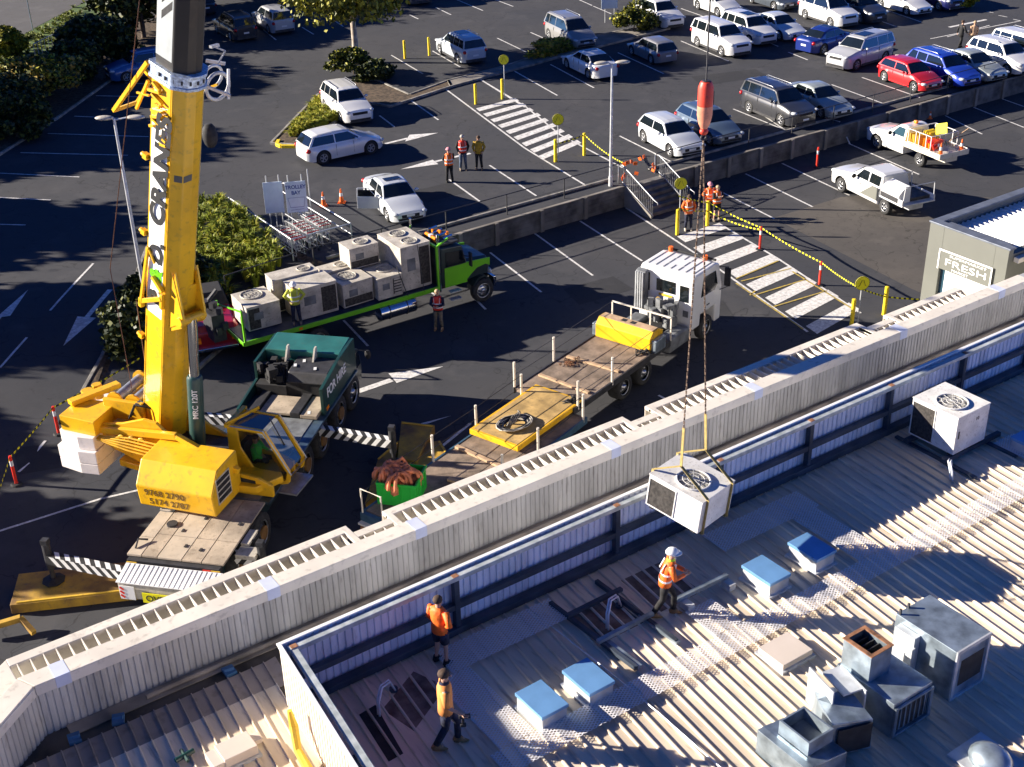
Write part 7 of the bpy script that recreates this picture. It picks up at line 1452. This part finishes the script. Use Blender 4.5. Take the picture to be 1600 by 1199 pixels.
yp = thing('yellow_spreader_plate', 'yellow steel plate with coiled sling lying on the trailer', 'steel plate', loc_t(1.95, .2, TZ+.12), R_(HT-1)); b = MB(); b.box(-2.0, 1.75, -1.0, 1.0, 0, .2); b.build('plate', M_YEL, yp, bevel=.02); b = MB(); b.box(-1.9, 1.65, -.9, .9, .201, .206); b.build('worn_face', mat('worn_yellow_wood', (.50, .33, .12), .8, var=.2, scale=2, dirt=.5), yp)
cs = thing('coiled_sling', 'coil of black and white rope sling on the yellow plate', 'sling', loc_t(.95, .1, TZ+.33)); 
for kk, m in ((0, M_BLACK), (1, M_WDIRT)):
    b = MB()
    for k in range(5):
        r = .36+.05*k+.02*kk; b.tube([(r*1.15*math.cos(a), r*.8*math.sin(a), .02+.02*k+random.uniform(0, .04)) for a in [i*.42 for i in range(16)]], .022, 6)
    for k in range(4): b.tube([(-.3+.1*k, .0, .1), (.1+.1*k, .25, .22), (.6, .5+.05*k, .08)], .022, 6)
    b.build('black_rope' if kk == 0 else 'pale_rope', m, cs, smooth=True)
for l, x, y, a, L in (('timber batten bent across the middle of the trailer', -.9, .1, 60, 2.2), ('short timber offcut right of the green crate', -2.4, -.4, 75, 1.2)):
    t = thing('timber_batten', l, 'timber', loc_t(x, y, TZ), R_(HT+a-90+25)); b = MB(); b.box(-.08, .08, -L/2, L/2, .01, .09); b.build('batten', M_WOOD, t, bevel=.006)
# green crate
M_CRG = mat('green_crate_plastic', (.02, .50, .05), .45, var=.08, scale=1.5)
cr = thing('green_crate', 'bright green crate heaped with orange slings', 'crate', loc_t(-3.95, .85, TZ), R_(HT+24)); b = MB()
for x0, x1, y0, y1 in ((-.6, .6, -.62, -.58), (-.6, .6, .58, .62), (-.6, -.56, -.579, .579), (.56, .6, -.579, .579)): b.box(x0, x1, y0, y1, .08, .78)
b.box(-.6, .6, -.62, .62, .0, .079)
for x in (-.45, -.15, .15, .45): b.box(x-.02, x+.02, -.645, -.621, .1, .7)
for y in (-.45, -.15, .15, .45): b.box(-.625, -.601, y-.02, y+.02, .1, .7)
b.box(-.63, .63, -.66, -.621, .72, .8); b.box(-.64, -.601, -.62, .62, .72, .8); b.build('crate', M_CRG, cr, bevel=.006)
sl2 = thing('orange_sling_heap', 'heap of faded orange round slings in the green crate', 'slings', loc_t(-4.0, .9, TZ+.52)); b = MB()
for k in range(40):
    cx, cy = random.uniform(-.5, .3), random.uniform(-.4, .45); a0 = random.uniform(0, 3); pts = []
    for i in range(9): a = math.pi*i/8; pts.append((cx+.28*math.cos(a)*math.cos(a0), cy+.28*math.cos(a)*math.sin(a0), .12+.40*math.sin(a)*random.uniform(.8, 1.1)))
    b.tube(pts, .055, 7)
b.box(-.5, .5, -.5, .5, -.1, .2); b.build('sling', mat('faded_orange_sling', (.75, .25, .12), .85, var=.25, scale=4, bump=.3), sl2, smooth=True)
# ================================================================== VEGETATION
rnd = random.Random(21)
def leaves(b, c, r, n, s, nm, droop=0., shell=.55, flat=1.):
    """n leaf faces of size s spread through an uneven ellipsoid clump"""
    for i in range(n):
        while True:
            d = Vector((rnd.uniform(-1, 1), rnd.uniform(-1, 1), rnd.uniform(-1, 1)))
            if .02 < d.length <= 1: break
        d = d.normalized()*(shell+(1-shell)*rnd.random())*(1+rnd.uniform(-.16, .2))
        p = Vector((c[0]+d.x*r[0], c[1]+d.y*r[1], c[2]+d.z*r[2])); sz = s*rnd.uniform(.6, 1.4)
        a = Vector((rnd.uniform(-1, 1), rnd.uniform(-1, 1), rnd.uniform(-.6, .6)-droop)).normalized()*sz; n_ = a.orthogonal().normalized(); q = Matrix.Rotation(rnd.uniform(0, 6.28), 3, a.normalized()) @ n_*sz*.36
        b.k = rnd.randrange(nm); b.add([p-a*.5, p+q, p+a*.5, p-q], [(0, 1, 2, 3)])
def clumps(b, c, R0, k, n, s, nm, droop=0., cr=.42):
    """crown: k clumps of leaves at uneven places in an ellipsoid R0 about c"""
    cs = []
    for i in range(k):
        a = rnd.uniform(0, 6.28); u_ = rnd.uniform(-.8, 1); q = math.sqrt(max(0, 1-u_*u_))*rnd.uniform(.45, .95)
        cc = (c[0]+R0[0]*q*math.cos(a), c[1]+R0[1]*q*math.sin(a), c[2]+R0[2]*u_*.8); rr = rnd.uniform(.7, 1.3)*cr
        leaves(b, cc, (R0[0]*rr, R0[1]*rr, R0[2]*rr), n, s, nm, droop); cs.append(cc)
    return cs
def tree(label, p, h, R0, k, n, s, mats, bark=M_BARK, name='tree', cat_='tree', group=None, tr=.16, droop=0., zc=.68, lean=(0, 0)):
    t = thing(name, label, cat_, p, 0, group); b = MB(); cs = clumps(b, (lean[0], lean[1], h*zc), R0, k, n, s, len(mats), droop); b.build('crown', mats, t)
    b = MB(); top = Vector((lean[0]*.6, lean[1]*.6, h*.45)); b.tube([(0, 0, -.1), (0, 0, .15), (lean[0]*.2+.05, lean[1]*.2, h*.2), tuple(top)], [tr*1.5, tr*1.1, tr, tr*.8], 9)
    for c in cs[::2]:
        c = Vector(c); m = top.lerp(c, .5)+Vector((rnd.uniform(-.3, .3), rnd.uniform(-.3, .3), -.1)); b.tube([tuple(top*.85), tuple(m), tuple(c)], [tr*.6, tr*.35, tr*.1], 6)
    b.build('trunk', bark, t, smooth=True); return t
gp = WG(556, 98)
tree('pale barked gum tree with drooping crown at the top edge', (gp.x, gp.y, gp.z), 7.2, (4.3, 3.6, 2.0), 34, 300, .30, [L3, L1, L3, L1], droop=.9, tr=.2, zc=.70)
# offscreen trees that shade the left half of the car park
TG = 'tall trees beyond the left edge'
for lab_, (q, h, R0) in zip(['dense dark tree '+x for x in ('beyond the upper end of the left stalls', 'beyond the lower end of the left stalls', 'beyond the white road arrows', 'beyond the hazard tape at the left', 'behind the golden shrubs, far left', 'farthest beyond the left edge')], (((5, 83, .9), 9.5, (5.2, 4.6, 3.4)), ((-1, 72, .8), 9, (4.6, 4.4, 3.2)), ((-2.5, 61, .5), 9, (4.6, 3.8, 3.2)), ((-6.5, 45.5, .2), 7, (4.2, 2.2, 2.2)), ((13, 92, 1), 9, (4.8, 4.4, 3.2)), ((-9, 55, .3), 8, (3.4, 2.6, 2.6)))):
    tree(lab_, q, h, R0, 26, 170, .72, [L1, L2], M_BARKD, group=TG, zc=.62)
HG = 'dark trees and shrubs behind the upper left kerb'
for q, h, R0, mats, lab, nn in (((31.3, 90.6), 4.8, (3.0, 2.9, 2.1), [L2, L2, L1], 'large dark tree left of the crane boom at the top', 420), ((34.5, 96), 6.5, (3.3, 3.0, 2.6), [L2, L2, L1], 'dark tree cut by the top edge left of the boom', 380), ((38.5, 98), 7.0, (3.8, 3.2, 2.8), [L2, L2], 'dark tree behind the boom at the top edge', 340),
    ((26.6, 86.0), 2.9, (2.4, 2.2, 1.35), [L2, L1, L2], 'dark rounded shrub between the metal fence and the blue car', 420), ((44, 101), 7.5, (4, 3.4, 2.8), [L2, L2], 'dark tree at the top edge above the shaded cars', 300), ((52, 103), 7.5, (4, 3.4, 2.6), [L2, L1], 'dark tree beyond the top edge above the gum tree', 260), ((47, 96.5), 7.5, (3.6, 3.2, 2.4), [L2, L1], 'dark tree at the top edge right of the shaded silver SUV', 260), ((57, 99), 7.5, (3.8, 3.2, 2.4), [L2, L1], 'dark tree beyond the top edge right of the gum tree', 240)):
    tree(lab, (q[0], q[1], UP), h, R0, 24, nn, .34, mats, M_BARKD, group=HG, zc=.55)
for q, h, R0, mats, lab in (((20.9, 80.4), 2.5, (2.7, 2.5, 1.15), [L4, L3, L1, L2], 'golden topped shrub at the upper left corner'), ((17.6, 77.6), 2.5, (2.6, 2.6, 1.2), [L4, L1, L2, L2], 'golden shrub at the left edge above the stalls'), ((22.4, 92.0), 2.0, (1.1, 1.1, .9), [L3, L3, L1], 'small bright green shrub at the left edge near the street'),
    ((17.4, 73.6), 2.2, (1.8, 1.8, 1.1), [L2, L2, L1], 'low dark shrub at the left edge by the kerb'), ((23.6, 82.0), 2.6, (1.8, 1.9, 1.3), [L2, L2, L1], 'low dark shrub right of the golden one')):
    tree(lab, (q[0], q[1], UP), h, R0, 20, 420, .26, mats, M_BARKD, name='shrub', cat_='shrub', group='shrubs at the upper left', zc=.5, tr=.07)
for px, h, R0, mats, lab, k in (((553, 116), 1.6, (1.5, 1.1, .75), [L1, L3, L2], 'green shrub at the foot of the gum tree', 14), ((590, 126), 1.2, (1.5, .9, .55), [L2, L1, L2], 'dark low shrub right of the gum tree trunk', 12), ((857, 86), 1.0, (1.9, .75, .5), [L4, L3, L3, L1], 'long yellow shrub between people mover and white sedan', 12), ((990, 50), 1.9, (1.6, 1.3, .95), [L3, L1, L2], 'round olive shrub left of the white SUV at the top', 14), ((1506, 14), 1.1, (.9, .8, .6), [L3, L3], 'yellow green grass tuft at the top right', 8)):
    p = WG(*px); tree(lab, tuple(p), h, R0, k, 360, .20, mats, M_BARKD, name='shrub', cat_='shrub', zc=.5, tr=.04)
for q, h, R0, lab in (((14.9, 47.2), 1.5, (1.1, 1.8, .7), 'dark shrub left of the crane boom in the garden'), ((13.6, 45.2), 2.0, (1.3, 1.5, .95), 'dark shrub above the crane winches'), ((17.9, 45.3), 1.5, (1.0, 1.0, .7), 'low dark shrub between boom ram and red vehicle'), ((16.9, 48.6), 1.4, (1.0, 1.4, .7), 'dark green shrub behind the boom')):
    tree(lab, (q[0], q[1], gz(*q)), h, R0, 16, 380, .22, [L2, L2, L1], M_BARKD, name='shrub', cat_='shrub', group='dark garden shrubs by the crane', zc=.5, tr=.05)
def tufts(name, label, pts_fn, n, nb, h, mats, spread=.45, par=None):
    b = MB()
    for i in range(n):
        x, y, zb = pts_fn(); hh = h*rnd.uniform(.7, 1.25)
        for j in range(nb):
            a = rnd.uniform(0, 6.28); o = rnd.uniform(.25, 1)*spread; w_ = .022+.012*rnd.random(); L_ = hh*rnd.uniform(.7, 1.1); ca, sa = math.cos(a), math.sin(a)
            r0 = rnd.uniform(0, .12); p0 = Vector((x+ca*r0, y+sa*r0, zb)); p1 = p0+Vector((ca*o*.45, sa*o*.45, L_*.75)); p2 = p0+Vector((ca*o*1.15, sa*o*1.15, L_*(.95-.25*o/spread))); sd = Vector((-sa, ca, 0))*w_
            b.k = rnd.randrange(len(mats)); b.add([p0-sd, p0+sd, p1+sd, p1-sd, p2], [(0, 1, 2, 3), (3, 2, 4)])
    return tag(b.build(name, mats), label, 'grass', kind='stuff')
def mound():
    while True:
        x = rnd.uniform(17.4, 22.6); y = rnd.uniform(46.7, 55.5)
        cxm = 17.3+(y-46)*.10; 
        if x > cxm+.0 and x < 20.9+(y-47)*.10: return x, y, gz(x, y)+.1+.35*math.exp(-((x-20.3)**2/3+(y-52.5)**2/14))
tufts('ornamental_grass', 'bright yellow green grass mound beside the trolley bay', mound, 190, 60, .95, [L5, L5, L3, L5, L1])
pi = [WG(*q) for q in ((448, 222), (497, 160), (528, 190), (486, 208))]
def tri():
    a, c = rnd.random(), rnd.random(); p = pi[0].lerp(pi[1], a).lerp(pi[3].lerp(pi[2], a), c); return p.x, p.y, p.z+.1
tufts('ornamental_grass', 'bright grass on the island tip under the white SUV', tri, 110, 46, .55, [L3, L5, L3], .35)
gv = [WG(*q) for q in ((-20, 95), (120, 10), (150, 30), (10, 130))]
def quad_():
    a, c = rnd.random(), rnd.random(); p = gv[0].lerp(gv[1], a).lerp(gv[3].lerp(gv[2], a), c); return p.x, p.y, p.z+.05
tufts('verge_grass', 'rough green grass along the street', quad_, 160, 24, .28, [L5, L1], .3)
# ------------------------------------------------------------------ give every separate piece of a part its own object
def split_pieces(names, gap=.03, most=14):
    for o in [q for q in bpy.data.objects if q.type == 'MESH' and q.name.split('.')[0] in names and not q.children and q.modifiers.find('s') < 0]:
        me = o.data; n = len(me.vertices)
        if not n or me.users > 1: continue
        par = list(range(n))
        def find(a):
            while par[a] != a: par[a] = par[par[a]]; a = par[a]
            return a
        for e in me.edges:
            a, c = find(e.vertices[0]), find(e.vertices[1])
            if a != c: par[a] = c
        comp = {}
        for i in range(n): comp.setdefault(find(i), []).append(i)
        if len(comp) < 2: continue
        keys = list(comp); bb = []
        for k in keys:
            cs = [me.vertices[i].co for i in comp[k]]
            bb.append(([min(c[d] for c in cs)-gap/2 for d in range(3)], [max(c[d] for c in cs)+gap/2 for d in range(3)]))
        g = list(range(len(keys)))
        def gf(a):
            while g[a] != a: a = g[a]
            return a
        for i in range(len(keys)):
            for j in range(i):
                if all(bb[i][0][d] <= bb[j][1][d] and bb[j][0][d] <= bb[i][1][d] for d in range(3)): g[gf(i)] = gf(j)
        groups = {}
        for i, k in enumerate(keys): groups.setdefault(gf(i), set()).update(comp[k])
        if not 2 <= len(groups) <= most: continue
        src = me; base = o.name.split('.')[0]
        for idx, vs in enumerate(groups.values()):
            m2 = bpy.data.meshes.new(base); order = sorted(vs); mp = {v: i for i, v in enumerate(order)}
            ps = [p for p in src.polygons if p.vertices[0] in vs]
            m2.from_pydata([tuple(src.vertices[v].co) for v in order], [], [tuple(mp[v] for v in p.vertices) for p in ps])
            for m in src.materials: m2.materials.append(m)
            for q, p in zip(m2.polygons, ps): q.material_index = p.material_index; q.use_smooth = p.use_smooth
            if idx == 0: o.data = m2
            else: c = o.copy(); c.data = m2; COL.objects.link(c)
split_pieces({'capping_joint', 'door', 'stringer', 'canopy_box', 'sill_cladding', 'side_window', 'mudguard', 'hub', 'white_label', 'grey_graphic', 'bonnet_side', 'front_mudguard', 'rear_window', 'beacon', 'side_board', 'end_lug', 'slot', 'bay_plate', 'bay_grating', 'lug', 'winch_flange', 'bracket_hole', 'step', 'tank_strap', 'air_horn', 'amber_light', 'flag', 'red_chevron', 'side_tank', 'outrigger_box', 'wall', 'white_stripe', 'locker_lid', 'deck_edge', 'edge', 'side_rail', 'base_rail', 'counterweight_bracket', 'grille', 'flange', 'opening_frame', 'exhaust_stack', 'roof_rib', 'tool_hatch', 'parapet_core', 'side_cladding', 'mirror', 'black_stripe', 'mudflap_mark', 'rear_post', 'louvre', 'eyes_and_mouth', 'reflective_band', 'damper', 'slat', 'deck_fittings', 'handle', 'tray', 'mesh_panel', 'bearer', 'winch_drum', 'bolt', 'collar_bolt', 'gutter', 'gutter_pipe', 'capping', 'lower_beam', 'top_beam', 'box_', 'worn_top', 'leg', 'board', 'chassis', 'engine_cover', 'underbody', 'armrest', 'load_strap', 'cross_beam', 'long_beam', 'yellow_cap', 'trolley_outline', 'rack_hoop', 'side_flange'}, .03)
split_pieces({'awning_slat', 'awning_soffit_and_sunpatch', 'awning_frame'}, .12, 20)
